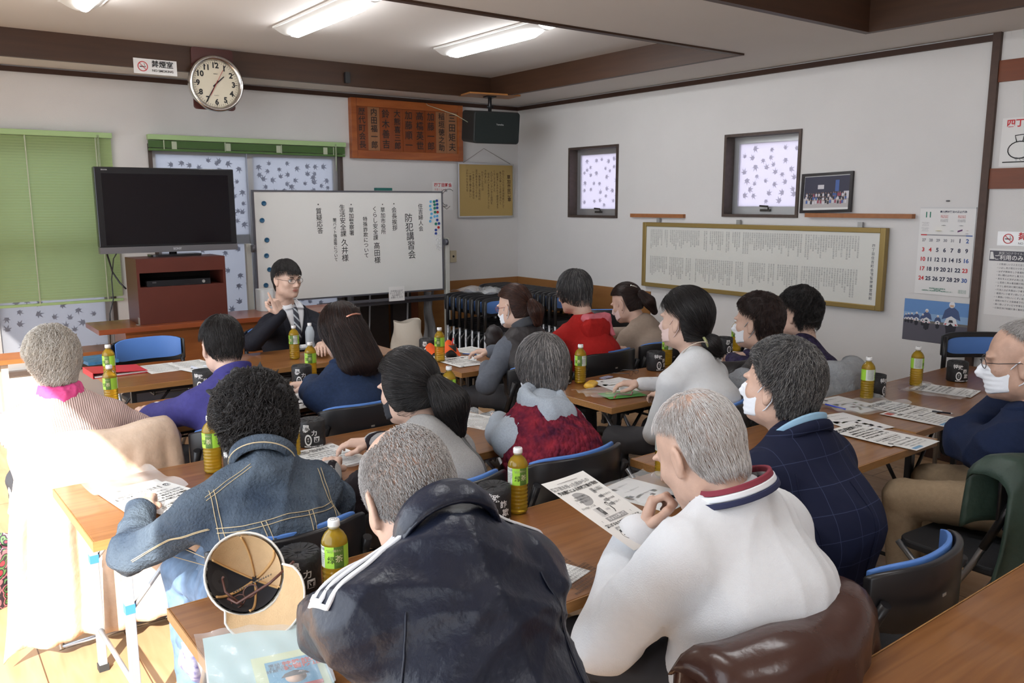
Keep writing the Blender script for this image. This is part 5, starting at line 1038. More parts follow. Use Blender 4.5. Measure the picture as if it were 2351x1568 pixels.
# ---- 11 taupe cardigan
p = P[11] = person('person in a taupe cardigan with a shiny clip over a brown ponytail', PY(1438, 697, 4.05), .18, 1.04, hy=0.10, hp=.40, fem=True, nb=PY(1482, 735, 3.92), top=beige, topname='cardigan', sh=0.162, lh=PZ(1415, 806, .755), hands=('relax', 'relax'), poles=((-1, -.2, -.6), None), fat=0.07)
hairdo(p, hdb, .012, -.065, .06, .3, n=2200, L=.07, r=.0012, flow='tie', tie=(0, -.13, .02), extra=[((.0, -.12, .02), (.02, -.15, -.04), .03, .032, .03), ((.02, -.15, -.04), (.045, -.15, -.11), .032, .018, .03)], seed=13, jit=.2, res=.006)
mb = MB(); mb.tube(xf(p['MH'], [(-.035, -.09, .095), (-.02, -.105, .085), (-.01, -.115, .07)]), .006); mb.build('hair_clip', chrome, p['r'])
facemask(p, maskp)
# ---- 12 white sweater
p = P[12] = person('person with black hair gathered low and pink mask in a thin white sweater', PY(1572, 737, 2.70), .08, 1.17, hy=0.08, hp=.05, fem=True, nb=PY(1602, 815, 2.58), lh=PZ(1532, 908, .765), hdir=((.15, 1, -.1), None), hands=('relax', 'relax'), top=whk, topname='sweater', sh=0.167, poles=((-1, -.5, -.8), None), fat=0.07, wr=.002, off=.008)
hairdo(p, hb_, .020, -.075, .064, .3, n=4200, L=.09, r=.0010, flow='tie', tie=(0, -.11, -.06), extra=[((0, -.095, -.065), (.01, -.12, -.085), .018, .030, .02), ((.01, -.12, -.085), (.02, -.135, -.115), .030, .022, .02)], seed=14, jit=.10)
facemask(p, maskp)
Q = xf(p['MH'], [(-.022, -.100, -.055), (-.028, -.118, -.075), (-.024, -.125, -.095)]); MB().tube(Q, .009, flat=.5).build('hair_clip', mat('olive_clip', (.35, .36, .18), .35), p['r'])
# ---- 13 masked, dark hair
p = P[13] = person('masked person with short dark brown hair beside the white sweater', PY(1738, 742, 2.755), .10, 1.18, hy=0.12, hp=.08, fem=True, nb=PY(1762, 822, 2.61), lh=PZ(1690, 858, .755), hands=('relax', 'relax'), top=quilt, topname='quilted_coat', sh=0.157, poles=((-1, -.3, -.8), None), fat=0.06)
hairdo(p, hdb, .018, -.05, .06, .3, n=3600, L=.04, r=.0010, curl=.002, lift=.10, jit=.4, lump=.006, seed=15, sweep=.8)
facemask(p, maskm, lm=mat('grey_loop', (.3, .33, .36), .7))
# ---- 14 floral
p = P[14] = person('dark wavy haired person in a purple floral top, nearest the right wall', PY(1832, 722, 2.86), .12, 1.12, hy=0.00, hp=.10, fem=True, nb=PY(1850, 785, 2.76), top=floral, topname='blouse', sh=0.157, hands=('relax', 'relax'))
hairdo(p, hb_, .020, -.045, .06, .3, n=3600, L=.04, r=.0010, curl=.005, lift=.14, jit=.8, lump=.012, seed=16, seg=6, sweep=.6)
# ---- 15 plaid jacket
p = P[15] = person('masked man with thick salt and pepper hair in a navy checked jacket', PY(1790, 888, 1.46), .05, 1.05, hy=0.08, hp=.0, nb=PY(1848, 998, 1.36), lh=(2.08, 1.84, .775), rh=(2.36, 1.84, .775), hands=('relax', 'relax'), top=plaid, topname='checked_jacket', sh=0.175, fat=0.10, wr=.008, wfreq=9, poles=((-1, 0, -.8), (1, -.2, -.8)), collar=(.2, .006), skin=1, hres=.0075, off=.018)
hairdo(p, hsl, .019, -.05, .046, .60, n=9500, L=.030, r=.0008, curl=.002, lift=.14, jit=.45, lump=.004, seed=17, mix=.5, sweep=1.6, yb=-.036)
facemask(p, maskm)
# ---- 16 white sweatshirt
p = P[16] = person('white haired man in a white sweatshirt holding a printed sheet, hand at his mouth', PY(1606, 1042, 1.30), .05, 1.16, hy=-0.04, hp=.56, nb=PY(1695, 1143, 1.19), lh=PY(1470, 1235, 1.42), rh=(1.64, 1.50, .78), hands=('grip', 'relax'), hdir=((.42, .0, .9), None), hup=((-.6, .75, .2), None), top=whiteS, topname='sweatshirt', sh=0.185, fat=0.12, wr=.010, wfreq=10, bs=1.05, loose=1.4, poles=((-.5, .5, -1.2), (1, -.2, -.8)), skin=1, collar=(.15, .004), hres=.0075, off=.020)
hairdo(p, hwh, .006, -.045, .078, .45, n=9000, L=.032, r=.0007, lift=.22, jit=.35, seed=18, mix=.6, keep=lambda c: (c[:, 2] < .10) | (np.random.default_rng(3).random(len(c)) < .45), crown=(0, -.03, .125), cap=False, seg=4)
# ---- 17 man at the right edge
p = P[17] = person('man in glasses, white mask and navy fleece leaning on the right hand table', PY(2345, 832, 1.34), .12, 1.25, hy=0.30, hp=.12, nb=PY(2362, 955, 1.28), lh=PY(2298, 930, 1.50), rh=PY(2285, 885, 1.80), hands=('grip', 'pinch'), hdir=((0, -.2, 1), None), hup=((0, 1, .1), None), top=navyf, topname='fleece', sh=0.170, fat=0.09, wr=.012, wfreq=12, poles=((-1.2, .8, -1), (1, .2, -.5)), bs=1.10, skin=2, pants=khaki, off=.02, loose=1.5)
hairdo(p, hst, .004, -.06, .080, .7, n=3500, L=.016, r=.0007, lift=.4, jit=.5, seed=19, mix=.3)
facemask(p, maskm); glasses(p, mat('dark_metal', (.03, .025, .03), .3, .5))

# ---- layers and trimmings
vest(P[8], 'knitted_vest', knit, .034, .0, wr=.004, wf=60)
vest(P[9], 'quilted_vest', quilt, .034, .0, wr=.004, wf=30)
# ------------------------------------------------------------------ things on the tables
cloth_w = mat('cap_white', (.68, .65, .60), .8)
# --- tea bottles
capm = mat('bottle_cap', (.78, .78, .78), .35); petm = mat('bottle_pet', (1, 1, 1), .04, trans=1, ior=1.12); 
team = bpy.data.materials.new('green_tea'); team.use_nodes = True; t = team.node_tree; t.nodes.clear(); o_ = t.nodes.new('ShaderNodeOutputMaterial'); a_ = t.nodes.new('ShaderNodeBsdfRefraction'); a_.inputs['Color'].default_value = (.99, .76, .14, 1); a_.inputs['IOR'].default_value = 1.2; a_.inputs['Roughness'].default_value = .02
tp_ = t.nodes.new('ShaderNodeBsdfTransparent'); tp_.inputs[0].default_value = (1, .84, .32, 1); df_ = t.nodes.new('ShaderNodeBsdfDiffuse'); df_.inputs[0].default_value = (1, .66, .06, 1); x1 = t.nodes.new('ShaderNodeMixShader'); x1.inputs[0].default_value = .6; x2 = t.nodes.new('ShaderNodeMixShader'); x2.inputs[0].default_value = .48
gl_ = t.nodes.new('ShaderNodeBsdfGlossy'); gl_.inputs['Roughness'].default_value = .06; fr_ = t.nodes.new('ShaderNodeFresnel'); fr_.inputs[0].default_value = 1.45; x3 = t.nodes.new('ShaderNodeMixShader')
t.links.new(tp_.outputs[0], x1.inputs[1]); t.links.new(a_.outputs[0], x1.inputs[2]); t.links.new(x1.outputs[0], x2.inputs[1]); tl_ = t.nodes.new('ShaderNodeBsdfTranslucent'); tl_.inputs[0].default_value = (1, .72, .08, 1); x4 = t.nodes.new('ShaderNodeMixShader'); x4.inputs[0].default_value = .6; t.links.new(df_.outputs[0], x4.inputs[1]); t.links.new(tl_.outputs[0], x4.inputs[2]); t.links.new(x4.outputs[0], x2.inputs[2]); t.links.new(fr_.outputs[0], x3.inputs[0]); t.links.new(x2.outputs[0], x3.inputs[1]); t.links.new(gl_.outputs[0], x3.inputs[2]); t.links.new(x3.outputs[0], o_.inputs[0])
lgreen = mat('label_green', (.36, .66, .06), .4); ldark = mat('label_dark_green', (.09, .17, .03), .4); lwhite = mat('label_white', (.62, .66, .58), .4); ltan = mat('label_tan', (.55, .50, .30), .4)
def make_bottle():
    r = empty('tea_bottle'); R_ = .0325
    body = [(0, .001), (.022, .001), (.029, .004), (R_, .010)]
    z = .010
    for i in range(7): body += [(R_, z+.004), (R_-.0022, z+.0075), (R_, z+.011)]; z += .0125
    body += [(R_-.001, .102), (R_-.001, .155), (R_, .158), (R_, .163), (.030, .172), (.023, .184), (.0145, .192), (.0125, .196)]
    MB().lathe(body+[(0, .196)], seg=32).build('tea', team, r)
    MB().lathe([(.0125, .1955), (.0125, .199), (.0155, .200), (.0155, .203), (.0125, .204), (.0125, .206)], seg=24).build('neck_ring', mat('neck_clear', (.55, .5, .35), .15, alpha=.6), r)
    m = MB().lathe([(.0142, .200), (.0150, .2015), (.0150, .215), (.0135, .218), (0, .218)], seg=30); c = m.build('cap', capm, r)
    mm = MB(); mm.tube([(.009*math.cos(a), .009*math.sin(a), .2182) for a in np.linspace(0, 6.28, 13)[:-1]], .0006, closed=True, seg=4).tube([(-.006, 0, .2182), (0, .004, .2182), (.006, -.002, .2182)], .0006, seg=4); mm.build('cap_print', inkg, c)
    # wrapped label: white panel, green panel, dark green panel with large writing
    lb = MB(); RL = R_+.0006
    def patch(a0, a1, z0, z1, mi, rr=RL): lb.grid(lambda u, v: (rr*math.cos(math.radians(a0+(a1-a0)*u)), rr*math.sin(math.radians(a0+(a1-a0)*u)), z0+(z1-z0)*v), max(3, int(abs(a1-a0)/8)), 1, mi)
    patch(-150, -100, .101, .157, 2); patch(-100, -55, .101, .157, 0); patch(-55, -10, .101, .157, 1); patch(-10, 50, .101, .157, 0); patch(50, 130, .101, .157, 2); patch(130, 165, .101, .157, 0); patch(165, 210, .101, .157, 1)
    def wrap(ac, z): 
        def f(Pp):
            a = math.radians(ac)+Pp[:, 0]/RL; return np.stack([(RL+.0004)*np.cos(a), (RL+.0004)*np.sin(a), z+Pp[:, 2]], 1)
        return f
    for ch, ac, zz, s_, mi in (('緑', -68, .122, .020, 3), ('茶', -33, .125, .020, 4), ('茶', 178, .125, .020, 4), ('緑', 146, .122, .020, 3)): addtext(lb, ch, s_, (0, 0, 0), BX, BZ, mi, .0003, wrap(ac, zz))
    addtext(lb, '500ml', .006, (0, 0, 0), BX, BZ, 3, 0, wrap(-35, .105)); addtext(lb, '味わい', .008, (0, 0, 0), BX, BZ, 4, 0, wrap(-38, .147))
    addtext(lb, 'やさしい\n味わい', .005, (0, 0, 0), BX, BZ, 5, 0, wrap(-72, .146))
    for k_ in range(9): addtext(lb, '栄養成分表示原材料名緑茶国産'[k_:k_+7], .0045, (0, 0, 0), BX, BZ, 5, 0, wrap(90, .152-.0055*k_)); 
    for k_ in range(9): patch(-138-k_*.9*2, -137.2-k_*.9*2, .112, .140, 5, RL+.0003)
    addtext(lb, '宇治茶', .008, (0, 0, 0), BX, BZ, 5, .0001, wrap(-118, .150)); 
    for k_ in range(6): addtext(lb, '原材料名緑茶'[k_:k_+5], .0045, (0, 0, 0), BX, BZ, 5, 0, wrap(-115, .138-.0055*k_))
    lb.build('label', [lgreen, ldark, lwhite, mat('label_brush', (.05, .09, .01), .5), ltan, inkg], r); return r
b0 = make_bottle(); bu = [0]
def bottle(x, y, lab, rz=0, z=.7):
    o = b0 if bu[0] == 0 else dup(b0); bu[0] = 1; o.location = (x, y, z+.0005); o.rotation_euler = (0, 0, rz); tag(o, lab, 'bottle', 'green tea bottles')
for px_, py_, rz, lab in ((773, 1380, -1.1, 'nearest green tea bottle, between the black roll and the navy track jacket'), (1189, 1176, -1.05, 'green tea bottle before the empty chair back, left of the held leaflet'), (490, 1084, -1.6, 'green tea bottle left of the curly black hair'), (672, 1047, -1.9, 'green tea bottle half hidden behind the right side of the curly black hair'), (677, 824, .5, 'taller looking green tea bottle directly in front of the speaker'), (715, 872, -1.5, 'green tea bottle beside the roll, at the left of the long haired person'), (254, 879, -1.5, 'green tea bottle standing in front of the red file'), (258, 938, -1.5, 'nearer of the two bottles by the red file, lower in the picture'), (1010, 830, -1.8, 'green tea bottle next to the orange paper below the whiteboard'), (1032, 942, -1.4, 'green tea bottle just right of the ponytail with the black mask'), (1332, 879, .6, 'green tea bottle beside the yellow pouch'), (1531, 838, .4, 'green tea bottle half behind the roll, at the left of the white sweater'), (1689, 806, .2, 'green tea bottle by the masked person with dark brown hair'), (1989, 916, 2.5, 'green tea bottle left of the pen cup on the right hand table'), (2102, 886, 2.2, 'green tea bottle standing alone on the far corner of the right hand table'), (1523, 1093, 1, 'green tea bottle mostly hidden behind the face of the white haired man')):
    q = PZ(px_, py_, .7); bottle(q[0], q[1], lab, rz)
# --- black wrapped rolls
rollm = mat('roll_black_paper', (.018, .018, .02), .55, bump=.5, bscale=45); white2 = mat('brush_white', (.75, .75, .75), .6)
def make_roll(kind):
    r = empty('paper_roll'); R_, Hh = .055, .112
    pr = [(.004, .100), (.012, .106), (.02, .108), (R_-.006, Hh), (R_, Hh-.006), (R_+.0004, .07), (R_-.0004, .05), (R_, .006), (R_-.005, 0), (0, 0)] if kind != 'cup' else [(0, .06), (R_-.006, .06), (R_-.006, Hh), (R_, Hh), (R_, .003), (R_-.004, 0), (0, 0)]
    MB().lathe(pr[::-1], seg=48).build('wrapper', rollm, r)
    if kind != 'cup':
        m = MB()
        for i in range(14):
            a = i*.449; m.tube([(.006*math.cos(a), .006*math.sin(a), .103), (.03*math.cos(a+.1), .03*math.sin(a+.1), .1105), ((R_-.004)*math.cos(a+.15), (R_-.004)*math.sin(a+.15), .112)], .0012, seg=4)
        m.build('pleats', rollm, r)
    t_ = MB()
    def wr(ac, z):
        def f(Pp): a = math.radians(ac)+Pp[:, 0]/R_; return np.stack([(R_+.0012)*np.cos(a), (R_+.0012)*np.sin(a), z+Pp[:, 2]], 1)
        return f
    L = (('暴', -128, .082, .034), ('力', -94, .064, .024), ('団', -84, .036, .026)) if kind == 'b' else (('特', -138, .087, .026), ('殊', -112, .083, .026), ('詐', -86, .062, .025), ('欺', -78, .033, .027))
    for ch, ac, zz, s_ in L: addtext(t_, ch, s_, (0, 0, 0), BX, BZ, 0, .0005, wr(ac, zz))
    n_ = 28; c0 = math.radians(-120); ring = []
    for kk_ in (1, .68): ring += [(c0+kk_*.0145*math.cos(a)/R_, .036+kk_*.024*math.sin(a)) for a in np.linspace(0, 6.283, n_+1)[:-1]]
    t_.add([((R_+.0012)*math.cos(a), (R_+.0012)*math.sin(a), z) for a, z in ring], [(i, (i+1) % n_, n_+(i+1) % n_, n_+i) for i in range(n_)])
    addtext(t_, 'ゼ', .009, (0, 0, 0), BX, BZ, 0, .0002, wr(-120, .041)); addtext(t_, 'ロ', .008, (0, 0, 0), BX, BZ, 0, .0002, wr(-120, .031))
    addtext(t_, '草加市暴力排除推進協議会', .0068, (0, 0, 0), BX, BZ, 0, .0002, wr(-95, .008))
    t_.build('brush_writing', white2, r); return r
ROLL = {}
def roll(px_, py_, kind, lab, rz=0, z=.7):
    q = PZ(px_, py_, z)
    if kind not in ROLL: o = ROLL[kind] = make_roll(kind)
    else: o = dup(ROLL[kind])
    o.location = (q[0], q[1], z+.0005); o.rotation_euler = (0, 0, rz); tag(o, lab, 'paper roll', 'black wrapped paper rolls'); return q
roll(690, 1356, 'b', 'black wrapped roll with large white brush characters beside the cap', -.30+.35)
roll(717, 1022, 'b', 'black wrapped roll right of the curly black hair, three characters and a white zero', -.15)
roll(694, 884, 'b', 'black wrapped roll on the table left of the denim blue shirt', -.15)
roll(982, 816, 'b', 'black wrapped roll beside the orange paper, far table', -.2)
roll(1662, 812, 'b', 'black wrapped roll left of the masked person with dark brown hair', .25)
roll(1290, 880, 'b', 'black wrapped roll half hidden behind the grey haired person in the maroon vest', -.2)
roll(1134, 1190, 't', 'black wrapped roll peeping out behind the collar of the track jacket', -.1)
q = roll(469, 896, 'cup', 'open black roll holding pens and leaflets beside the violet blue jacket', -.15); q4 = q
roll(550, 1090, 't', 'black wrapped roll hidden behind the curly black hair', -.4)
roll(1505, 849, 't', 'black wrapped roll by the left elbow of the white sweater', .1)
qc = roll(2006, 908, 'cup', 'open black roll with glasses hooked in it behind the right hand bottle', .5)
roll(2196, 874, 't', 'black wrapped roll in front of the man in navy fleece', -.45)
# --- printed sheets
shm = mat('leaflet_paper', (.76, .76, .74), .75)
prints = [mat('print_black', (.03, .03, .03), .7), mat('print_grey', (.33, .33, .33), .7), mat('print_light', (.52, .52, .52), .7), mat('print_red', (.5, .12, .1), .7), mat('print_blue', (.2, .38, .58), .7), mat('print_yellow', (.72, .62, .25), .7), mat('print_green', (.10, .36, .07), .7), mat('print_white', (.75, .75, .75), .7)]
def face_doodle(m, x, y, s, U=BX, W=np.array([0, 1., 0])):
    f = lambda P_: [np.array([x+a*s, y+b_*s, .0012]) for a, b_ in P_]
    m.tube(f(arc(0, 0, .8, .9, 0, 360, 16)), s*.05, 0, 4); m.poly(f([(-.85, .3), (-.7, .95), (0, 1.2), (.7, .95), (.85, .3), (.5, .6), (0, .7), (-.5, .6)]), 0); m.tube(f(arc(-.3, .1, .12, .05, 0, 360, 8)), s*.06, 0, 4); m.tube(f(arc(.3, .1, .12, .05, 0, 360, 8)), s*.06, 0, 4); m.tube(f(arc(0, -.35, .25, .15, 200, 340, 6)), s*.05, 0, 4)
def sheet(name, kind, M, label, cat='leaflet', w=.21, h=.297, group='printed leaflets on the tables', curl=0, alpha=None, R=None):
    r = empty(name); r.matrix_basis = M; tag(r, label, cat, group)
    cz = lambda x, y: curl*(1-math.cos(x/w*math.pi*1.0))*.5
    MB().grid(lambda u, v: ((u-.5)*w, (v-.5)*h, cz((u-.5)*w, 0)), 8, 8, smooth=True).build('paper', shm, r) if not curl else MB().grid(lambda u, v: ((u-.5)*w, (v-.5)*h, cz((u-.5)*w, 0)), 12, 4).build('paper', shm, r)
    m = MB(); T_ = lambda tx, s_, x, y, mi=0, bo=0: addtext(m, tx, s_, (x, y, .0012), BX, np.array([0, 1., 0]), mi, bo, (lambda P_: np.stack([P_[:, 0], P_[:, 1], P_[:, 2]+np.array([cz(a, 0) for a in P_[:, 0]])], 1)) if curl else None)
    B = lambda x0, x1_, y0, y1, mi: m.poly([(x0, y0, .0008), (x1_, y0, .0008), (x1_, y1, .0008), (x0, y1, .0008)], mi)
    if kind == 'notice':
        T_('緊急告知！', .036, -.01, .105, 0, .0012); face_doodle(m, .082, .107, .014)
        for i, tx in enumerate(('草加市内の皆様に', 'お電話がありましたら詐欺', 'あなたの家が狙われている', '還付金があるなどの電話', '必ず警察に相談しましょう')): T_(tx, .0145, -.0+.006*(i % 2), .066-.0235*i, 0, .0004)
        B(-.09, .09, -.062, -.060, 1); T_('犯人からの電話を受けないために', .0115, 0, -.075, 0, .0003); T_('留守番電話設定・防犯機能付電話', .0095, 0, -.092, 0); T_('不審な電話は一一〇番', .0095, 0, -.107, 0); m.lathe([(0, -.0002), (.012, 0), (0, .0002)], (-.07, -.128, .001), 1, 16); face_doodle(m, .07, -.127, .010); T_('草加警察署 草加市役所', .010, 0, -.130, 0)
    elif kind == 'flyer':
        B(-.096, .096, .1315, .1325, 0); B(-.096, .096, .128, .1285, 1); T_('警察官を騙った者からの', .0165, -.01, .113, 1, .0004); T_('予兆電話による詐欺被害が発生', .0138, .0, .094, 0, .0004); m.poly([(-.02, .101, .0009), (.09, .125, .0009), (.05, .118, .0009), (.094, .13, .0009), (.06, .115, .0009), (.1, .118, .0009)], 2)
        m.add([(-.035+.036*math.cos(a), .056+.028*math.sin(a), .0009) for a in np.linspace(0, 6.28, 25)[:-1]], [tuple(range(24))], 1)
        for i, tx in enumerate(('あなたの口座が', '犯罪に使われている', '捜査に協力して')): T_(tx, .0078, -.035, .066-.010*i, 0)
        face_doodle(m, -.083, .045, .012); B(.035, .092, .06, .082, 1); T_('テレビ電話で\n警察手帳提示', .0078, .063, .071, 0)
        for i, tx in enumerate(('逮捕状を見せる', '口座の調査', 'お金を送って')): m.add([(.063+.032*math.cos(a), .044-.018*i+.0085*math.sin(a)+.001*math.sin(5*a), .0009) for a in np.linspace(0, 6.28, 25)[:-1]], [tuple(range(24))], 1); T_(tx, .0078, .063, .0435-.018*i, 0)
        face_doodle(m, .025, .012, .008); m.tube([(.025, .004, .0012), (.025, -.012, .0012), (.019, -.02, .0012)], .0012, 0, 4); T_('犯人が指定した口座', .0075, -.055, .022, 0)
        B(-.096, -.048, -.022, .013, 1); B(-.046, -.02, -.024, .013, 2); B(-.035, -.018, -.018, .012, 0); B(-.033, -.020, -.006, .009, 2)
        m.poly([(-.005, .0, .0009), (.008, .0, .0009), (.008, .004, .0009), (.015, -.003, .0009), (.008, -.01, .0009), (.008, -.006, .0009), (-.005, -.006, .0009)], 2)
        B(-.096, .096, -.044, -.027, 1); T_('ちょっと待って', .0125, 0, -.0355, 7, .0003)
        for a in (-.078, .07): m.poly([(a-.010, -.042, .0012), (a+.010, -.042, .0012), (a, -.029, .0012)], 7); T_('!', .009, a, -.037, 0, .0003)
        T_('警察がＳＮＳで逮捕状を送ること', .0118, 0, -.056, 0, .0004); T_('絶対にありません！', .0145, 0, -.073, 1, .0004)
        m.tube([(-.012, -.082, .0012), (.09, -.082, .0012), (.094, -.09, .0012), (.09, -.118, .0012), (-.012, -.118, .0012)], .0006, 0, 4); B(-.012, .092, -.118, -.082, 2)
        for i, tx in enumerate(('○警察官の官職氏名を確認', '　電話番号を聞き折り返し', '○家族や警察に相談を')): T_(tx, .0072, .040, -.089-.0095*i, 0)
        face_doodle(m, -.055, -.098, .018); B(-.096, .096, -.1265, -.1255, 0); T_('草加警察署  048-943-0110', .0085, .01, -.136, 0)
        for a in (-.098, .0975): B(a, a+.0006, -.126, .133, 0)
    elif kind == 'colour':
        for i, (a, b_, c_) in enumerate(((-.095, -.05, 3), (-.045, -.01, 1), (-.005, .045, 5), (.05, .095, 4))): B(a, b_, .10, .135, c_)
        T_('防犯情報', .022, -.02, .075, 0, .0006)
        for i in range(9): T_('特殊詐欺にご注意ください電話で'[:15-i % 3], .0105, 0, .045-.019*i, 0)
        B(-.09, -.02, -.138, -.12, 4)
    elif kind == 'map':
        R_ = random.Random(4); B(-.095, .095, -.135, .135, 7)
        for i in range(16): a, b_ = R_.uniform(-.09, .06), R_.uniform(-.13, .11); B(a, a+R_.uniform(.015, .03), b_, b_+R_.uniform(.01, .025), R_.choice((5, 4, 2, 6, 3)))
        for i in range(5): T_('くらし安全ガイド', .011, 0, .11-.05*i, 0)
    elif kind == 'green':
        MB().box((-w/2, -h/2, .0002), (w/2, h/2, .0006)).build('green_cover', prints[6], r); T_('ＡＴＭでは', .022, 0, .08, 5, .0006); T_('還付金は戻りません', .016, 0, .045, 5, .0006); m.tube([(-.08, -.06, .0012), (-.02, .02, .0012), (.03, -.04, .0012), (.08, .03, .0012)], .005, 3, 4)
    elif kind == 'text':
        for i in range(19): T_('草加市安全安心まちづくり防犯講習資料'[:18-(i*7) % 6], .0102, 0, .12-.0135*i, 0)
    if m.n: m.build('print', prints, r)
    return r
def flat(px_, py_, rz, k_=0, z=.7): q = PZ(px_, py_, z); return T(q[0], q[1], z+.0008+k_*.0016, rz)
plast = mat('clear_sleeve', (.85, .87, .88), .08, alpha=.28, bump=.6, bscale=14)
def sleeve(px_, py_, rz, lab, w=.24, h=.33, k_=2, seed=1, col=None):
    q = PZ(px_, py_, .7); R_ = np.random.default_rng(seed); a, b_, c_ = R_.uniform(5, 14, 3)
    o = MB().grid(lambda u, v: ((u-.5)*w, (v-.5)*h, .0085+.0016*k_+.0015*math.sin(a*u*2+b_*v)+.001*math.sin(c_*2*v+a*u)+(.018*max(0, abs(u-.5)*2-.8)*5*(.5+.5*math.sin(b_*v*1.3)))), 22, 22).build('plastic_sleeve', col or plast); o.matrix_basis = T(q[0], q[1], .7, rz); tag(o, lab, 'plastic sleeve', 'clear plastic sleeves on the tables')
sheet('leaflet', 'notice', flat(378, 1145, .35, 3, .703), 'notice on the sunlit table end under the hand of the denim jacket')
sheet('leaflet', 'map', flat(330, 1140, .15, 1), 'leaflet in a clear bag on the sunlit table end, left of the notice')
sleeve(300, 1120, .2, 'crinkled clear bag on the sunlit end of the table with grey legs', .26, .34, 2, 3)
sheet('leaflet', 'notice', flat(757, 1050, .12, 2), 'notice with a bold heading under the hand of the person in the black mask'); sleeve(735, 1060, .1, 'clear sleeve under the notice by the black masked person', .25, .32, 0, 5)
sheet('leaflet', 'text', flat(395, 940, -.1, 1), 'white leaflets on the table right of the pink cardigan'); sheet('leaflet', 'notice', flat(425, 930, .05, 2), 'second leaflet beside the violet blue jacket, on the same pile')
sheet('leaflet', 'text', flat(372, 845, .05, 0), 'blank looking white sheet on the far left table, left of two'); sheet('leaflet', 'text', flat(445, 838, .15, 1), 'white sheet on the far left table, right of the first'); sheet('leaflet', 'map', flat(478, 850, .3, 2), 'coloured leaflet sticking out behind the open roll')
sleeve(690, 905, .3, 'shiny clear sleeve near the elbow of the denim blue shirt', .22, .30, 1, 6); sheet('leaflet', 'map', flat(690, 920, .2, 0), 'pale pink leaflet at the elbow of the denim blue shirt')
sheet('leaflet', 'notice', flat(1058, 832, .0, 2), 'notice with the hand of the slate sweater resting on it'); sheet('leaflet', 'text', flat(1088, 806, .15, 1), 'upper white sheet on the table before the slate sweater'); sheet('leaflet', 'colour', flat(1042, 824, .9, 0), 'coloured leaflet partly under other sheets by the slate sweater')
sheet('leaflet', 'text', flat(1085, 965, .3, 0), 'white sheet in a clear bag under the pencil hand of the maroon vest'); sleeve(1085, 968, .25, 'clear bag below the pencil hand of the maroon vest', .26, .3, 1, 7)
sheet('leaflet', 'map', flat(1420, 885, -.2, 2), 'pale leaflet with a pen on it beside the white sweater'); sheet('leaflet', 'text', flat(1440, 882, .1, 1), 'white sheet below the pale leaflet beside the white sweater')
sheet('leaflet', 'green', flat(1428, 908, -.25, 3), 'bright green leaflet hanging over the table edge left of the white sweater', w=.22, h=.14); sleeve(1395, 905, -.2, 'glossy clear sleeve over the green leaflet', .32, .22, 4, 8)
sheet('leaflet', 'notice', flat(1700, 828, .1, 1), 'notice on the table before the masked person with dark brown hair'); sleeve(1690, 832, .1, 'clear sleeve before the masked person with dark brown hair', .24, .3, 2, 12)
sheet('leaflet', 'notice', flat(2070, 940, .02, 3), 'notice with bold heading on the right hand table, upper one'); sheet('leaflet', 'colour', flat(2115, 958, .05, 2), 'leaflet with a coloured strip on the right hand table, below a black pen')
sheet('leaflet', 'map', flat(1950, 928, -.1, 0), 'leaflet in a clear sleeve left on the right hand table, with a blue pen'); sleeve(1985, 935, -.05, 'long clear sleeve across the right hand table', .42, .24, 1, 9)
sheet('leaflet', 'notice', flat(2000, 1000, .0, 3), 'notice on the nearer right hand table, beside the checked jacket'); sheet('leaflet', 'colour', flat(2050, 1008, .05, 2), 'leaflet with coloured strip at the right end of the nearer right hand table'); sheet('leaflet', 'map', flat(1955, 970, -.2, 1), 'yellow and blue leaflet against the checked jacket')
sheet('leaflet', 'notice', flat(2170, 897, .2, 2), 'notice before the black roll of the man in glasses'); sleeve(2150, 905, .1, 'clear sleeve before the black roll of the man in glasses', .26, .3, 3, 10)
sheet('leaflet', 'map', flat(1485, 1135, .2, 0), 'coloured leaflet in a clear bag behind the hand of the white haired man'); sleeve(1470, 1125, .1, 'crinkled clear bag behind the printed sheet of the white haired man', .30, .22, 1, 11)
sheet('leaflet', 'text', flat(1275, 1310, .3, 0), 'corner of a white card showing beside the navy track jacket', w=.11, h=.16)
# sheet held up by the white haired man
c4 = [PY(1241, 1114, 1.62), PY(1388, 1066, 1.72), PY(1392, 1280, 1.34)]
u_ = nrm(c4[1]-c4[0]); v_ = nrm(c4[0]-(c4[2])); v_ = nrm(v_-u_*(v_@u_)); n_ = np.cross(u_, v_); O_ = c4[0]+u_*.105-v_*.1485; MM = Matrix([list(np.append([u_[i], v_[i], n_[i]], O_[i])) for i in range(3)]+[[0, 0, 0, 1]])
sheet('leaflet', 'flyer', MM, 'printed warning sheet held upright before the white haired man', curl=.006)
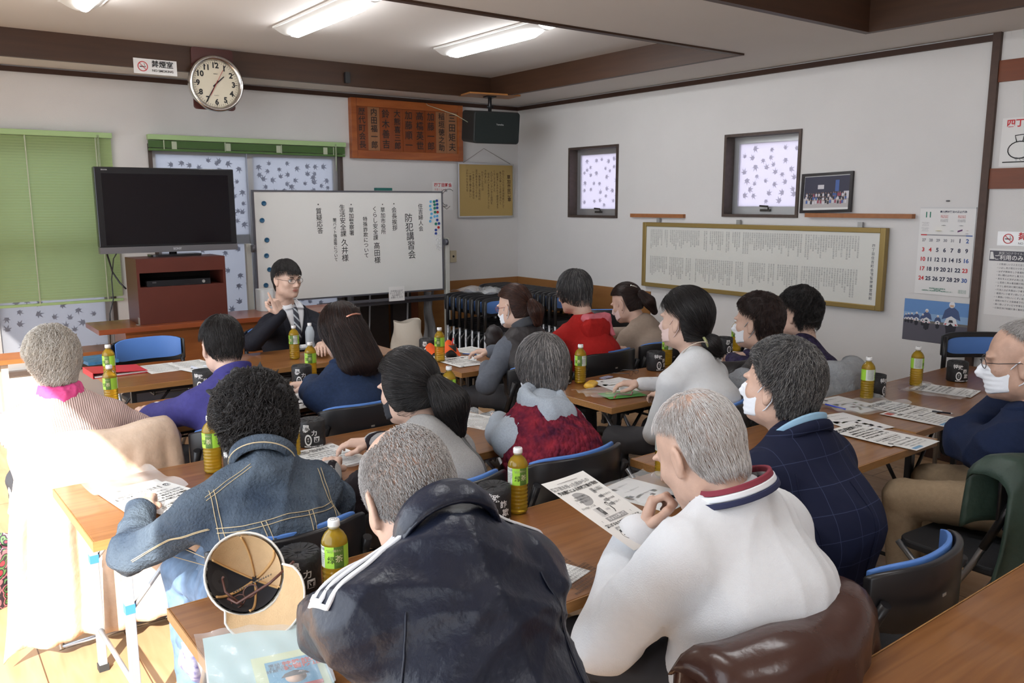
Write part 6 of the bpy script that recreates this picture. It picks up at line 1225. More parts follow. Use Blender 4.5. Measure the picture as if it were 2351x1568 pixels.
# --- blue leaflet folder and cap on the nearest table
sheet('leaflet', 'map', flat(600, 1545, -.25, 1), 'sky blue leaflet in a clear sleeve under the cap', w=.22, h=.30)
q = PZ(590, 1530, .7); r = empty('leaflet_folder'); r.matrix_basis = T(q[0]+.02, q[1], .7038, -.22); tag(r, 'pale sky blue and green folder with a cartoon card under the cap, nearest table', 'folder')
MB().box((-.12, -.16, 0), (.12, .16, .0012)).build('cover', mat('pale_blue_cover', (.42, .60, .62), .5), r); MB().box((-.03, -.15, .0014), (.115, .02, .002)).build('pale_green_card', mat('pale_green_card', (.58, .66, .42), .6), r)
m = MB(); m.poly([(-.005, -.135, .0024), (.10, -.135, .0024), (.10, -.01, .0024), (-.005, -.01, .0024)], 0); addtext(m, '特殊詐欺\n被害防止', .02, (.07, -.04, .003), BX, np.array([0, 1., 0]), 1, .0006); addtext(m, '電話で\nお金は\n詐欺です', .013, (.02, -.04, .003), BX, np.array([0, 1., 0]), 2); m.lathe([(0, 0), (.022, 0), (0, .0004)], (.05, -.09, .0028), 3, 20); m.poly([(.02, -.085, .0031), (.08, -.085, .0031), (.07, -.07, .0031), (.05, -.063, .0031), (.03, -.07, .0031)], 2); m.poly([(-.005, -.135, .0026), (.10, -.135, .0026), (.10, -.12, .0026), (-.005, -.12, .0026)], 1)
m.build('card_print', [mat('card_blue', (.09, .35, .55), .6), mat('card_red', (.55, .06, .05), .6), prints[0], mat('card_skin', (.66, .42, .28), .6)], r)
sleeve(600, 1525, -.2, 'clear sleeve over the sky blue folder on the nearest table', .25, .34, 4, 14)
# --- the tan and black cap, lying open side towards the viewer
q = PZ(560, 1400, .7); r = empty('baseball_cap'); tag(r, 'tan and black baseball cap lying upside down with sunglasses inside, nearest table', 'cap')
CM = T(q[0]-.005, q[1]-.035, .812)@Matrix.Rotation(-.62, 4, 'Z')@Matrix.Rotation(math.radians(-125), 4, 'X')@Matrix.Rotation(math.radians(138), 4, 'Z')
r.matrix_basis = CM
tan = mat('cap_tan', (.62, .42, .23), .85, noise=.1, bump=.3, bscale=300); capk = mat('cap_black', (.02, .02, .025), .85)
def shell(a0, a1, r0, hh, name, m_, parent, off=0):
    mb = MB(); n1, n2 = 20, 12
    for o_ in (0, .003): mb.grid(lambda u, v, o_=o_: ((r0-off-o_)*math.cos(math.radians(a0+(a1-a0)*u))*math.cos(v*math.pi/2), (r0-off-o_)*1.12*math.sin(math.radians(a0+(a1-a0)*u))*math.cos(v*math.pi/2), (hh-off-o_)*math.sin(v*math.pi/2)), n1, n2)
    return mb.build(name, m_, parent)
shell(0, 360, .092, .105, 'outer_shell', cloth_w, r)
for a, nm, m_ in ((-60, 'lining_panel', capk), (0, 'lining_panel', capk), (60, 'lining_panel', tan), (120, 'lining_panel', tan), (180, 'lining_panel', tan), (240, 'lining_panel', capk)): shell(a+1, a+59, .092, .105, nm, m_, r, .004)
mb = MB()
for a in range(0, 360, 60): mb.tube([(.083*math.cos(math.radians(a+.5))*math.cos(v), .093*math.sin(math.radians(a+.5))*math.cos(v), .096*math.sin(v)) for v in np.linspace(.1, 1.5, 10)], .004, 0, 5, flat=.6)
mb.build('seam_tape', mat('tape_tan', (.60, .36, .15), .8), r); MB().lathe([(0, .093), (.009, .094), (.009, .098), (0, .099)], seg=16).build('button', capk, r)
MB().grid(lambda u, v: (.088*math.cos(6.283*u), .0985*math.sin(6.283*u), .002+.026*v), 40, 1).build('sweatband', mat('band_cream', (.6, .52, .42), .8), r)
mb = MB()
def brim(u, v, dz=0): a = math.radians(-150+120*u); rr = .094+v*.068*math.sin(math.pi*min(1, max(0, u)))**.5; return (rr*math.cos(a), rr*1.10*math.sin(a), .004-.022*((2*u-1)**2)-.010*v+dz+.0)
mb.grid(lambda u, v: brim(u, v), 26, 6).grid(lambda u, v: brim(u, v, .004), 26, 6); mb.build('brim', tan, r)
mb = MB(); mb.tube([brim(u, 1, .002) for u in np.linspace(0, 1, 27)], .0028, 0, 6); mb.build('brim_edge', cloth_w, r)
MB().tube([(.093*math.cos(a), .103*math.sin(a), .004) for a in np.linspace(0, 6.283, 41)[:-1]], .003, 0, 6, closed=True).build('rim_binding', cloth_w, r)
m = MB(); ring_ = [(.030*math.cos(a), .030*math.sin(a)) for a in np.linspace(0, 6.28, 25)[:-1]]
def onshell(x, y): 
    a = math.radians(30)+x/.075; v = .55+y/.09; return (.0855*math.cos(a)*math.cos(v), .0955*math.sin(a)*math.cos(v), .0985*math.sin(v))
m.add([onshell(x, y) for x, y in ring_]+[onshell(0, 0)], [(i, (i+1) % 24, 24) for i in range(24)], 0); 
m.build('round_patch', [mat('patch_black', (.03, .03, .035), .8)], r)
r = empty('sunglasses'); tag(r, 'brown folded sunglasses with a beaded strap lying in the cap', 'glasses'); r.matrix_basis = CM
brn = mat('brown_gloss', (.10, .04, .03), .2); MB().tube([(-.105, -.06, -.004), (-.03, -.058, .012), (.055, -.045, .008), (.065, -.02, .01)], .0035).build('temple', brn, r); MB().tube([(.05, -.05, .03), (.062, 0, .02), (.05, .03, .02), (.045, .03, .012)], .003).build('temple', brn, r)
for a in (.02, .055): MB().tube([(a+.018*math.cos(t_), -.03+.014*math.sin(t_), .05) for t_ in np.linspace(0, 6.28, 17)[:-1]], .002, closed=True, seg=6).build('lens_rim', brn, r)
m = MB()
for i in range(16): m.lathe([(0, -.0025), (.0025, 0), (0, .0025)], (-.04+.006*i, -.028+.0015*i, .06-.0008*i), 0, 8)
m.build('beaded_strap', mat('bead_silver', (.5, .5, .5), .3, .7), r)
# --- files, pens, pouch and other small things
q = PZ(265, 856, .7); r = empty('ring_file'); r.matrix_basis = T(q[0], q[1], .701, .05); tag(r, 'red ring file lying on the far left table', 'file')
rd = mat('file_red', (.58, .035, .05), .4); MB().box((-.15, -.12, 0), (.15, .12, .003)).box((-.15, -.12, .003), (-.147, .12, .032)).build('cover', rd, r); MB().poly([(-.15, -.12, .032), (.15, -.12, .012), (.15, .12, .012), (-.15, .12, .032)], thick=(0, 0, .003)).build('lid', rd, r); MB().poly([(-.14, -.115, .004), (.14, -.115, .004), (.14, .115, .004), (-.14, .115, .004)], thick=(0, 0, .008)).build('paper_block', white, r)
q = PZ(228, 836, .7); o = MB().box((-.09, -.13, 0), (.09, .13, .02)).build('booklet', mat('book_blue', (.06, .22, .42), .4, noise=.5, nscale=20)); o.matrix_basis = T(q[0]+.01, q[1]+.11, .701, .1); tag(o, 'blue booklet partly under the red file', 'book')
def pen(p0, p1, lab, c_=(.02, .02, .03), r_=.004, cat='pen', grp='pens on the tables', tip=(.5, .5, .5)):
    p0, p1 = np.array(p0), np.array(p1); d = p1-p0; r = MB().tube([p0, p0+d*.02, p0+d*.86], [r_*.9, r_, r_]).build('pen' if cat == 'pen' else cat, mat('pen_%d_%d_%d' % tuple(int(99*k_) for k_ in c_), c_, .35)); tag(r, lab, cat, grp); MB().tube([p0+d*.86, p1], [r_*.9, .0008]).build('tip', mat('pen_tip_%d' % int(tip[0]*99), tip, .3), r); return r
Zp = lambda a, b_, z=.711: PZ(a, b_, z)
pen(Zp(1442, 882), Zp(1480, 893), 'black pen lying on the pale leaflet beside the white sweater'); pen(Zp(2140, 944), Zp(2190, 950), 'black pen on the leaflet with the coloured strip'); pen(Zp(1895, 928), Zp(1950, 942), 'blue pen in the sleeve on the right hand table', (.03, .06, .45)); pen(Zp(1062, 812), Zp(1100, 814), 'blue ended pen lying on the sheets by the slate sweater', (.05, .12, .4))
pen(Zp(440, 842, .722), Zp(482, 856, .722), 'fat white marker with a blue end behind the open roll', (.55, .58, .66), .008, 'marker', None, (.02, .03, .35)); pen(Zp(468, 840, .722), Zp(505, 846, .722), 'second marker lying behind the open roll', (.6, .62, .66), .007, 'marker', None, (.02, .03, .35))
o = MB().tube([(0, 0, 0), (0, .02, .045)], .012).build('pencil_tip', ink) if False else None
q = PZ(1022, 822, .7); r = empty('pen_cup', (q[0]+.06, q[1]+.02, .7005)); tag(r, 'black pen cup with an orange paper lying over it, below the whiteboard', 'pen cup'); MB().lathe([(0, 0), (.035, 0), (.035, .08), (.032, .08), (.032, .006), (0, .006)], seg=24).build('cup', mat('cup_black', (.02, .02, .02), .5), r)
pen((q[0]+.05, q[1]+.02, .72), (q[0]+.075, q[1]+.01, .84), 'red and white pen standing in the black pen cup', (.5, .04, .05), .005, 'pen', None, (.6, .6, .6))
o = MB().grid(lambda u, v: (q[0]-.13+.24*u, q[1]-.02+.05*v, .735+.03*math.sin(3.14*u)*v+.02*math.sin(11*u)+.03*(v-.5)*math.cos(7*u)+.03*v), 16, 5).build('orange_paper', mat('neon_orange', (.85, .11, .012), .6)); tag(o, 'bright orange crumpled paper behind the bottle below the whiteboard', 'paper')
q = PZ(1358, 890, .7); s_ = SD(); s_.cap((-.045, 0, .014), (.045, .008, .014), .016, .016, .02, side=(0, 1, 0), w=1.9); V, F = s_.mesh(.004); V = wrinkle(V, F, .002, 60, 3); o = mk('pouch', V, F, mat('pouch_yellow', (.70, .42, .05), .35)); o.matrix_basis = T(q[0], q[1], .703, .5); tag(o, 'yellow plastic pouch lying beside a tea bottle', 'pouch')
r = empty('reading_glasses'); q = PZ(1455, 862, .7); r.matrix_basis = T(q[0], q[1], .701, .3); tag(r, 'thin framed reading glasses lying on the table left of the white sweater', 'glasses'); wm = mat('wire_grey', (.12, .12, .13), .3, .6)
for a in (-1, 1): MB().tube([(a*(.033+.024*math.cos(t_)), 0, .018+.016*math.sin(t_)) for t_ in np.linspace(0, 6.28, 17)[:-1]], .001, closed=True, seg=5).build('lens_rim', wm, r); MB().tube([(a*.058, 0, .02), (a*.06, .10, .012), (a*.058, .12, .003)], .0022).build('temple', wm, r)
MB().tube([(-.01, 0, .02), (0, 0, .024), (.01, 0, .02)], .001).build('bridge', wm, r)
o = MB().box((-.04, -.02, 0), (.04, .02, .006)).build('tissue_pack', mat('tissue_print', (.45, .45, .6), .5, noise=.6, nscale=60)); q = PZ(1392, 868, .7); o.matrix_basis = T(q[0], q[1], .7005, .2); tag(o, 'small printed tissue pack near the reading glasses', 'tissue pack')
# speaker's table: water bottle, microphone-like roll of paper and notebook
q = PZ(713, 808, .7); r = empty('water_bottle', (q[0], q[1], .7005)); tag(r, 'clear water bottle at the right side of the speaker', 'bottle'); wtr = mat('clear_water', (.72, .80, .86), .06, alpha=.45)
MB().lathe([(0, .001), (.03, .003), (.031, .03), (.029, .045), (.031, .06), (.031, .14), (.02, .17), (.012, .18), (0, .18)], seg=24).build('body', wtr, r); MB().lathe([(.013, .18), (.0135, .197), (0, .198)], seg=20).build('cap', capm, r)
r = empty('paper_tube'); q0, q1 = PZ(690, 797, .7185), PZ(738, 792, .7185); tag(r, 'rolled white paper lying before the speaker', 'rolled paper'); MB().tube([q0, q1], .017, seg=16).build('sheet_roll', white, r)
q = PZ(690, 800, .7); o = MB().rbox((-.08, -.05, 0), (.08, .05, .012), .01).build('notebook', mat('gloss_black', 0)); o.matrix_basis = T(q[0]-.0, q[1]-.07, .7005, .1); tag(o, 'small black notebook lying in front of the speaker', 'notebook')
# --- coats, bag
def drape(name, m_, chairpos, rz, w, hb, hf, lab, cat='coat', top=.80, seed=1, thick=.03, amp=.018, flare=.25, nf=8):
    """cloth hung over a chair back: long on the near side, short on the seat side"""
    R_ = np.random.default_rng(seed); ph = R_.uniform(0, 6.28, 6); L = hb+hf+.10; mb = MB(); nu, nv = 54, 44
    def f(u, v, o_=0):
        s_ = v*L; x = (u-.5)*w; fold = math.sin(u*nf*2+ph[0]+1.2*math.sin(v*3+ph[1]))+.5*math.sin(u*nf*4.3+ph[2]+v*2); bow = -.085*(1-abs(2*u-1)**2.5)
        if s_ < hb: d = hb-s_; z = top-d; y = -.19-thick-o_-.010-d*.04-amp*fold*min(1, d*3.2); x = x*(1+flare*min(1, d*1.4))
        elif s_ < hb+.10: a = (s_-hb)/.10*math.pi; z = top+.030*math.sin(a)+o_; y = -.17-(thick+.02+o_)*math.cos(a)
        else: d = s_-hb-.10; z = top-d; y = -.17+thick+.01+o_+d*.05+amp*.4*fold*min(1, d*4)
        e = max(0, abs(u-.5)*2-.86)/.14; z -= .05*e*e*(1 if s_ < hb+.1 else .3)
        return (x+.008*math.sin(v*9+ph[3]), y+bow, z+.006*math.sin(u*13+ph[4]))
    mb.grid(f, nu, nv); o = mb.build(name, m_); o.matrix_basis = T(chairpos[0], chairpos[1], 0, rz); s2 = o.modifiers.new('thickness', 'SOLIDIFY'); s2.thickness = .012; s2.offset = 1; tag(o, lab, cat); return o
drape('long_coat', mat('beige_satin', (.70, .53, .40), .45, noise=.1, bump=.4, bscale=30), (.56, 3.63), .04, .56, .72, .25, 'long beige coat draped over the chair behind the pink cardigan, almost to the floor', seed=2, flare=.40, amp=.020, nf=13, top=.815)
drape('down_jacket', mat('brown_shell', (.060, .028, .022), .24, noise=.1, nscale=6, bump=.5, bscale=9), (1.47, 1.20), .05, .56, .46, .2, 'glossy dark brown jacket hung over the chair of the white haired man', seed=4, thick=.04, amp=.03, top=.785)
drape('rain_jacket', mat('dark_green_shell', (.030, .055, .042), .5, noise=.2, nscale=10, bump=.6, bscale=18), (3.12, 1.33), -.05, .66, .70, .2, 'dark green jacket over the chair back at the right edge of the picture', seed=6, thick=.04, amp=.025, flare=.5, top=.84)
drape('shawl', mat('grey_shawl', (.36, .38, .40), .95, noise=.15, bump=.6, bscale=60), (4.14, 2.78), .08, .40, .18, .25, 'light grey shawl thrown over the chair by the right wall', 'shawl', seed=8, thick=.03, amp=.02)
q = PZ(22, 1385, 0); r = empty('tote_bag', (q[0]-.14, q[1]+.0, 0), .3); tag(r, 'floral tote bag standing on the sunlit floor at the left edge', 'bag')
flo = bpy.data.materials.new('floral_print'); flo.use_nodes = True; t = flo.node_tree; b = t.nodes['Principled BSDF']; vo = t.nodes.new('ShaderNodeTexVoronoi'); vo.inputs['Scale'].default_value = 26; no = t.nodes.new('ShaderNodeTexNoise'); no.inputs['Scale'].default_value = 14; tc = t.nodes.new('ShaderNodeTexCoord'); rp = t.nodes.new('ShaderNodeValToRGB'); rp.color_ramp.interpolation = 'CONSTANT'
e = rp.color_ramp.elements; e[0].position = 0; e[0].color = (.5, .04, .06, 1); e[1].position = .42; e[1].color = (.03, .02, .03, 1)
for ps, c_ in ((.5, (.10, .28, .08, 1)), (.55, (.03, .02, .03, 1)), (.62, (.55, .18, .22, 1)), (.68, (.035, .025, .04, 1)), (.8, (.12, .35, .14, 1))): z_ = rp.color_ramp.elements.new(ps); z_.color = c_
mx = t.nodes.new('ShaderNodeMath'); mx.operation = 'ADD'; t.links.new(tc.outputs['Object'], vo.inputs['Vector']); t.links.new(tc.outputs['Object'], no.inputs['Vector']); ml = t.nodes.new('ShaderNodeMath'); ml.operation = 'MULTIPLY'; ml.inputs[1].default_value = .55; t.links.new(vo.outputs['Distance'], ml.inputs[0]); t.links.new(ml.outputs[0], mx.inputs[0]); m2 = t.nodes.new('ShaderNodeMath'); m2.operation = 'MULTIPLY'; m2.inputs[1].default_value = .6; t.links.new(no.outputs['Fac'], m2.inputs[0]); t.links.new(m2.outputs[0], mx.inputs[1]); t.links.new(mx.outputs[0], rp.inputs[0]); t.links.new(rp.outputs[0], b.inputs['Base Color'])
mb = MB(); mb.grid(lambda u, v: ((.17+.03*v)*math.cos(6.283*u)*(1+.03*math.sin(9*u+5*v)), (.085+.02*v)*math.sin(6.283*u), .002+.27*v+.015*math.sin(13*u)*v), 40, 10).poly([(.17*math.cos(a), .085*math.sin(a), .002) for a in np.linspace(0, 6.28, 25)[:-1]]); mb.build('bag_body', flo, r)
for s_ in (-1, 1): MB().tube([(-.08, s_*.09, .25), (-.07, s_*.08, .33), (0, s_*.06, .36), (.07, s_*.08, .33), (.08, s_*.09, .25)], .009).build('handle', capk, r)
# dark bags on chairs near the middle
s_ = SD(); s_.cap((0, 0, .06), (0, 0, .11), .055, .05, .05, side=(1, 0, 0), w=1.3); V, F = s_.mesh(.01); V = wrinkle(V, F, .008, 25, 4); o = mk('dark_bag', V, F, quilt); q = PZ(1140, 805, .7); o.location = (q[0]+.05, q[1]+.10, .7); tag(o, 'small puffy black bag standing on the far table behind the slate sweater', 'bag')
# ------------------------------------------------------------------ trimmings on the clothes
def put(p, X, d, lift=.0):
    X = np.array(X, float).reshape(-1, 3); d = nrm(d)
    for _ in range(14): X = X-d*np.clip(p['G'].ev(X)-.001, -.02, .02)[:, None]*.9
    sf = p.get('_surf')
    if sf is None:
        me = p['top'].data; vv = np.zeros(len(me.vertices)*3, np.float32); me.vertices.foreach_get('co', vv); sf = p['_surf'] = vv.reshape(-1, 3)
    g = p['G'].grad(X); Y = []
    for x, gg in zip(X, g):
        j = np.argsort(((sf-x)**2).sum(1))[:5]; Y.append(max(0, ((sf[j].mean(0)-x)@gg)))
    return X+g*(np.array(Y)[:, None]+lift)
def patch(p, f, d, nu, nv, name, m, lift=.003):
    P_ = [f(i/nu, j/nv) for i in range(nu+1) for j in range(nv+1)]; X = put(p, P_, d, lift)
    F = [(i*(nv+1)+j, (i+1)*(nv+1)+j, (i+1)*(nv+1)+j+1, i*(nv+1)+j+1) for i in range(nu) for j in range(nv)]
    o = MB().add(X, F, 0, True).build(name, m, p['top']); s_ = o.modifiers.new('thickness', 'SOLIDIFY'); s_.thickness = .003; s_.offset = 0; return o
def ringband(p, r0, h, m, name, z0=.0, tilt=.25, r1=None, back=.0, parent=None, thick=.004, n=36, fold=0):
    """a collar band standing round the neck"""
    c0 = p['nb']+p['up']*z0+p['fw']*back; ax = nrm(p['nk']-p['nb']); ax = nrm(ax+p['up']*.6); x = nrm(p['rt']-ax*(p['rt']@ax)); y = np.cross(ax, x); r1 = r1 or r0; mb = MB(); nv = 5
    def f(u, v): a = 6.2832*u; rr = r0+(r1-r0)*v+fold*math.sin(v*3.14); return c0+x*rr*math.cos(a)*1.08+y*rr*math.sin(a)+ax*(h*v+tilt*.06*(-math.sin(a)))
    mb.grid(f, n, nv); o = mb.build(name, m, parent or p['top']); s_ = o.modifiers.new('thickness', 'SOLIDIFY'); s_.thickness = thick; s_.offset = 0; return o
def cuff(p, side, m, name, r0=.036, l=.05, off=0.0, rings=None):
    e, w_ = (p['eL'], p['wL']) if side < 0 else (p['eR'], p['wR']); a = nrm(w_-e); return MB().tube([w_-a*(l+off), w_-a*(l*.5+off), w_-a*off], [r0*1.02, r0, r0*.98], seg=20, cap=False).build(name, m, p['top'])
stitch = mat('stitch_thread', (.50, .40, .25), .8); whs = mat('white_stripe', (.74, .76, .80), .6); navys = mat('navy_rib', (.02, .025, .07), .85); maroon = mat('maroon_rib', (.22, .03, .05), .85); ltb = mat('light_blue_collar', (.28, .48, .66), .7)
# 7 track jacket: three stripes down the left sleeve, stripe over the right shoulder, stand collar, seams
p = P[7]; fw, rt, up, nb = p['fw'], p['rt'], p['up'], p['nb']
for k_ in (-1, 0, 1):
    o_ = fw*.019*k_; seam(p, [nb-rt*.06+up*.03+o_+fw*.03, nb-rt*.11+o_+fw*.03, p['sL']-rt*.03+o_, p['sL']*.8+p['eL']*.2+o_-rt*.03], [up, up-rt*.2, up-rt*.7, up-rt*.8], 'white_stripe', whs, .0042, .0045, n=44, flat=True)
    seam(p, [nb+rt*.09+up*.02+o_*.5+fw*.02, p['sR']-rt*.02+o_*.5+fw*.02, p['sR']*.6+p['eR']*.4+o_*.5], [up, up+rt*.6, rt+up*.4], 'white_stripe', whs, .0042, .0045, n=24, flat=True)
ringband(p, .080, .050, track, 'stand_collar', .035, .3, .076, fold=.006, thick=.012); ringband(p, .086, .012, track, 'collar_seam', .030, .3, thick=.006)
seam(p, [nb-rt*.13-up*.02, nb-rt*.165-up*.16, nb-rt*.17-up*.36], -fw, 'sleeve_seam', track, .0022, .0015); seam(p, [nb+rt*.13-up*.02, nb+rt*.165-up*.16, nb+rt*.17-up*.36], -fw, 'sleeve_seam', track, .0022, .0015)
# 16 sweatshirt
p = P[16]; nb, rt, up, fw = p['nb'], p['rt'], p['up'], p['fw']
for z0, r0, m_, nm in ((.080, .084, maroon, 'maroon_trim'), (.067, .092, whs, 'white_rib'), (.054, .101, navys, 'navy_trim')): ringband(p, r0, .013, m_, nm, z0, .35, r0-.004, thick=.009)
for k_, (m_, nm) in enumerate(((maroon, 'cuff_trim'), (whs, 'cuff_rib'), (navys, 'cuff_trim'), (whs, 'cuff_rib'))): cuff(p, -1, m_, nm, .0395+.001*k_, .011, .000+.011*k_)
a_ = nrm(p['wL']-p['eL']); c0 = p['wL']+a_*.016; MB().tube([c0-a_*.006, c0+a_*.006], .031, seg=24, cap=False).build('watch_strap', chrome, p['r']); xx_ = nrm(np.cross(a_, fw)); MB().tube([c0+nrm(np.cross(a_, xx_))*.029, c0+nrm(np.cross(a_, xx_))*.036], .015, seg=20).build('watch_case', chrome, p['r'])
# 5 denim: back yoke, vertical seams, sleeve seams, collar, cuffs
p = P[5]; nb, rt, up, fw = p['nb'], p['rt'], p['up'], p['fw']; dn = nrm(-fw+up*.2)
for dz in (0, .012): seam(p, [nb-rt*.175-up*(.095+dz), nb-up*(.085+dz), nb+rt*.175-up*(.095+dz)], dn, 'yoke_stitch', stitch, .0013, .0018, n=60)
for sx in (-1, 1):
    for dz in (0, .012): seam(p, [nb+rt*sx*(.075-dz)-up*.09, nb+rt*sx*(.05-dz)-up*.26, nb+rt*sx*(.04-dz)-up*.42], dn, 'panel_stitch', stitch, .0012, .0018, n=40)
    q = p['sL'] if sx < 0 else p['sR']
    for dz in (0, .011): seam(p, [q+up*.06-rt*sx*(.015+dz), q-rt*sx*(.010+dz)-fw*.05, q-up*.09-rt*sx*(.004+dz)-fw*.05, q-up*.16-rt*sx*(.0+dz)], nrm(-fw+up*.5), 'armhole_stitch', stitch, .0012, .0018, n=40)
for dz in (0, .011): seam(p, [p['sL']-up*.02-fw*(.05+dz), p['sL']*.5+p['eL']*.5-fw*(.03+dz)-up*.0, p['eL']-fw*(.03+dz)], nrm(-fw+up*.25-rt*.3), 'sleeve_stitch', stitch, .0012, .0018, n=36)
for dz in (0, .011): seam(p, [nb-rt*.05+up*.03-fw*(.03+dz), nb-rt*.12-fw*(.03+dz)+up*.01, p['sL']+up*.02-fw*(.03+dz)], nrm(up-fw*.4), 'shoulder_stitch', stitch, .0012, .0018, n=30)
ringband(p, .074, .040, denim, 'collar', .040, .35, .086, fold=.004, thick=.008); ringband(p, .0875, .003, stitch, 'collar_stitch', .052, .35, thick=.002)
ringband(p, .066, .030, mat('leopard_scarf', (.42, .25, .10), .7, noise=.95, nscale=55, col2=(.02, .015, .01)), 'scarf', .062, .3, .062, thick=.008)
cuff(p, -1, denim, 'cuff', .038, .05); cuff(p, -1, mat('knit_cuff', (.25, .25, .26), .9), 'inner_cuff', .034, .012, -.012)
paisley = mat('paisley_cloth', (.55, .56, .68), .8, noise=.9, nscale=38, col2=(.10, .09, .30), bump=.2, bscale=60)
q = SD(); q.cap(p['pel']+fw*.02-up*.02, p['pel']+fw*.30-up*.06, .165, .13, .05, side=rt, w=1.25); q.cap(p['pel']+fw*.28-up*.10, p['pel']+fw*.36-up*.26, .12, .14, .05, side=rt, w=1.4); V, F = q.mesh(.012); V = wrinkle(V, F, .007, 20, 3); mk('denim_skirt', V, F, mat('worn_jeans', 0), p['r'])
q = SD(); q.cap(p['pel']+fw*.30-up*.22, p['pel']+fw*.36-up*.34, .13, .135, .05, side=rt, w=1.42); V, F = q.mesh(.012); V = wrinkle(V, F, .008, 24, 4); mk('tunic_hem', V, F, paisley, p['r'])
# 2 pink scarf, long skirt
p = P[2]; nb, rt, up, fw = p['nb'], p['rt'], p['up'], p['fw']; s_ = SD(); 
for a in np.linspace(0, 6.283, 15)[:-1]: s_.cap(nb+up*.045+.052*(math.cos(a)*rt+math.sin(a)*fw)+up*.010*math.sin(a), nb+up*.045+.052*(math.cos(a+.45)*rt+math.sin(a+.45)*fw)+up*.010*math.sin(a+.45), .028, .028, .02, side=up, w=1.5)
V, F = s_.mesh(.006); V = wrinkle(V, F, .004, 60, 3); mk('pink_scarf', V, F, mat('scarf_pink', (.62, .06, .22), .7), p['r'])
skirt = mat('cream_skirt', (.68, .56, .50), .8, bump=.2, bscale=30); q = SD(); q.cap(p['pel']-up*.02, p['pel']+fw*.35-up*.09, .16, .12, .05, side=rt, w=1.25); q.cap(p['pel']+fw*.36-up*.10, p['pel']+fw*.38-up*.42, .13, .15, .05, side=rt, w=1.5); V, F = q.mesh(.013); V = wrinkle(V, F, .01, 20, 6); mk('long_skirt', V, F, skirt, p['r'])
# 15 collar
p = P[15]; nb, rt, up, fw = p['nb'], p['rt'], p['up'], p['fw']
ringband(p, .070, .026, ltb, 'shirt_collar', .046, .35, .078, thick=.007); ringband(p, .084, .026, plaid, 'jacket_collar', .020, .35, .088, fold=.006, thick=.012)
seam(p, [nb-rt*.15-up*.02, nb-rt*.17-up*.14, nb-rt*.16-up*.26], -fw, 'armhole_seam', plaid, .002, .001); seam(p, [nb-up*.05, nb-up*.45], -fw, 'back_seam', plaid, .0016, .001)
# 8 cowl of the hooded top
p = P[8]; nb, rt, up, fw = p['nb'], p['rt'], p['up'], p['fw']; s_ = SD()
for a in np.linspace(0, 6.283, 17)[:-1]:
    f_ = lambda t_: nb+up*(.052+.020*math.sin(t_))+.070*math.cos(t_)*rt+.064*math.sin(t_)*fw; s_.cap(f_(a), f_(a+.4), .026, .026, .02, side=up, w=1.5)
s_.cap(nb-fw*.085-rt*.05-up*.0, nb-fw*.085+rt*.06-up*.0, .030, .030, .03, side=up, w=1.6); V, F = s_.mesh(.006); V = wrinkle(V, F, .003, 34, 8); mk('hood', V, F, lblue, p['r'])
# 10 hood with pink lining
p = P[10]; nb, rt, up, fw = p['nb'], p['rt'], p['up'], p['fw']; s_ = SD(); s_.cap(nb-fw*.10-rt*.07-up*.0, nb-fw*.10+rt*.07-up*.0, .040, .040, .04, side=up, w=1.5); s_.cap(nb-fw*.12-up*.07, nb-fw*.085-up*.0, .034, .045, .04, side=rt, w=1.9); V, F = s_.mesh(.007); V = wrinkle(V, F, .004, 22, 2); mk('hood', V, F, redf, p['r'])
s_ = SD(); s_.cap(nb-fw*.075-rt*.06+up*.055, nb-fw*.085+rt*.09+up*.045, .030, .034, .03, side=fw, w=1.3); s_.cap(nb-fw*.09+rt*.09+up*.04, nb-fw*.14+rt*.11-up*.05, .03, .015, .03); V, F = s_.mesh(.006); V = wrinkle(V, F, .004, 40, 5); mk('hood_lining', V, F, mat('lining_pink', (.62, .16, .20), .85), p['r'])
# 6 hood and black sleeves
p = P[6]; nb, rt, up, fw = p['nb'], p['rt'], p['up'], p['fw']
for e, w_, sh_ in ((p['eL'], p['wL'], p['sL']), (p['eR'], p['wR'], p['sR'])):
    s_ = SD(); s_.cap(sh_*.62+e*.38, e, .068, .060, .03); s_.cap(e, w_-nrm(w_-e)*.0, .060, .040, .03); V, F = s_.mesh(.007); V = wrinkle(V, F, .005, 40, 9); mk('black_sleeve', V, F, blackk, p['r'])
seam(p, [nb+rt*.12+up*.01, nb+rt*.14-up*.15, nb+rt*.13-up*.40], -fw, 'bag_strap', mat('grey_strap', (.10, .10, .10), .6), .012, .004, n=40, flat=True)
# 12 necklace cord, 9 wristband
p = P[12]; nb, rt, up, fw = p['nb'], p['rt'], p['up'], p['fw']; ringband(p, .064, .004, mat('pearl_cord', (.55, .48, .40), .5), 'necklace', .058, .5, thick=.004)
cuff(P[9], -1, mat('black_band', (.02, .02, .02), .6), 'wrist_band', .034, .02, -.008); ringband(P[9], .066, .05, mat('charcoal_collar', (.05, .055, .065), .8), 'vest_collar', .045, .3, .07, thick=.01)
ringband(P[3], .066, .035, violet, 'shirt_collar', .040, .3, .074, thick=.008); ringband(P[4], .064, .030, dshirt, 'shirt_collar', .040, .3, .074, thick=.008); ringband(P[17], .070, .035, navyf, 'collar', .035, .3, .078, thick=.01)
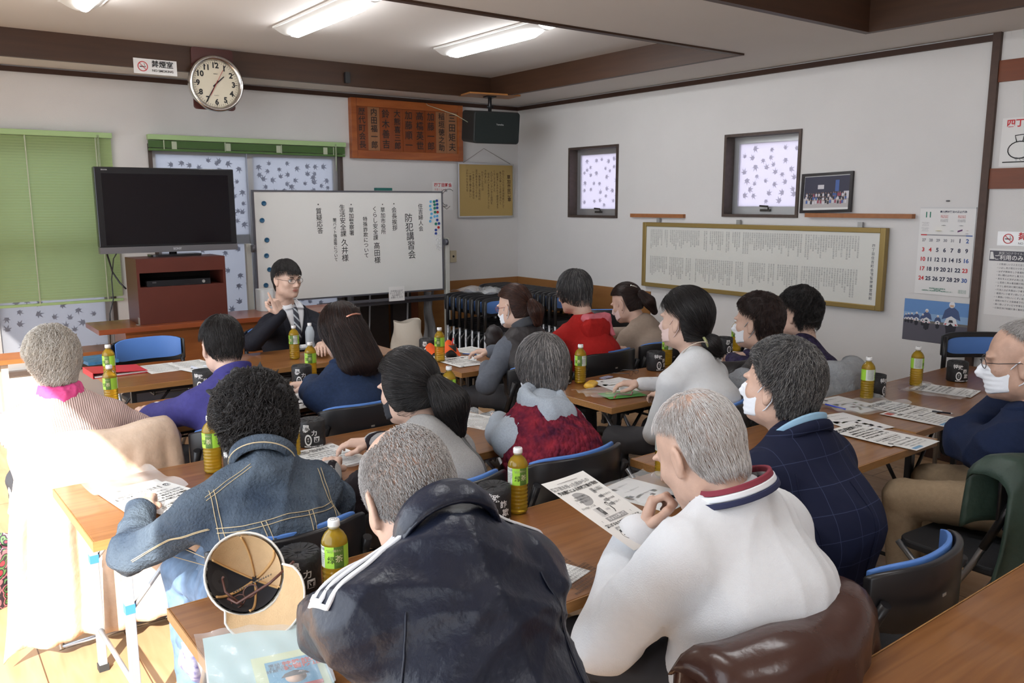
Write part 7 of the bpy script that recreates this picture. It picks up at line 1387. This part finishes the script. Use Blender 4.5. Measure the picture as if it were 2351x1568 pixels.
# shawl of the person beside the checked jacket
p = P[13]; s_ = SD(); s_.cap(p['sL']-p['rt']*.02, p['eL'], .085, .085, .04); V, F = s_.mesh(.009); V = wrinkle(V, F, .006, 26, 9); mk('grey_shawl', V, F, mat('grey_wool', (.30, .32, .35), .95, noise=.2, bump=.5, bscale=80), p['r'])
# 1 speaker: shirt, tie, lapels, cuff
p = P[1]; nb, rt, up, fw = p['nb'], p['rt'], p['up'], p['fw']; shirt = mat('white_shirt', (.74, .76, .80), .7)
patch(p, lambda u, v: nb+fw*.12+rt*(u-.5)*(.15*(1-v)+.01)+up*(.075-.30*v), fw, 8, 12, 'shirt_front', shirt, .002)
tiem = mat('tie_cloth', (.05, .055, .075), .5); t = tiem.node_tree; b = t.nodes['Principled BSDF']; tc = t.nodes.new('ShaderNodeTexCoord'); wv = t.nodes.new('ShaderNodeTexWave'); wv.inputs['Scale'].default_value = 9; mp = t.nodes.new('ShaderNodeMapping'); mp.inputs['Rotation'].default_value = (0, .7, 0); rp = t.nodes.new('ShaderNodeValToRGB'); rp.color_ramp.interpolation = 'CONSTANT'; e = rp.color_ramp.elements; e[0].color = (.045, .05, .07, 1); e[1].position = .8; e[1].color = (.5, .55, .6, 1)
t.links.new(tc.outputs['Object'], mp.inputs[0]); t.links.new(mp.outputs[0], wv.inputs[0]); t.links.new(wv.outputs['Fac'], rp.inputs[0]); t.links.new(rp.outputs[0], b.inputs['Base Color'])
patch(p, lambda u, v: nb+fw*.12+rt*(u-.5)*(.030+.035*v)+up*(.055-.29*v), fw, 4, 12, 'necktie', tiem, .008)
for sx in (-1, 1):
    patch(p, lambda u, v: nb+fw*.12+rt*sx*((.075*(1-v)+.008)+.045*u*math.sin(min(1, v*1.6)*1.5+.15))+up*(.075-.30*v), fw, 4, 12, 'lapel', suit, .009)
    patch(p, lambda u, v: nb+fw*.10+rt*sx*(.012+.055*u)+up*(.095-.045*v-.012*u), fw, 4, 4, 'shirt_collar', shirt, .012)
cuff(p, 1, shirt, 'shirt_cuff', .040, .05, -.012)
ringband(p, .058, .034, shirt, 'collar_band', .052, .3, .060, thick=.006)
# glasses cord / chin details are left to the faces
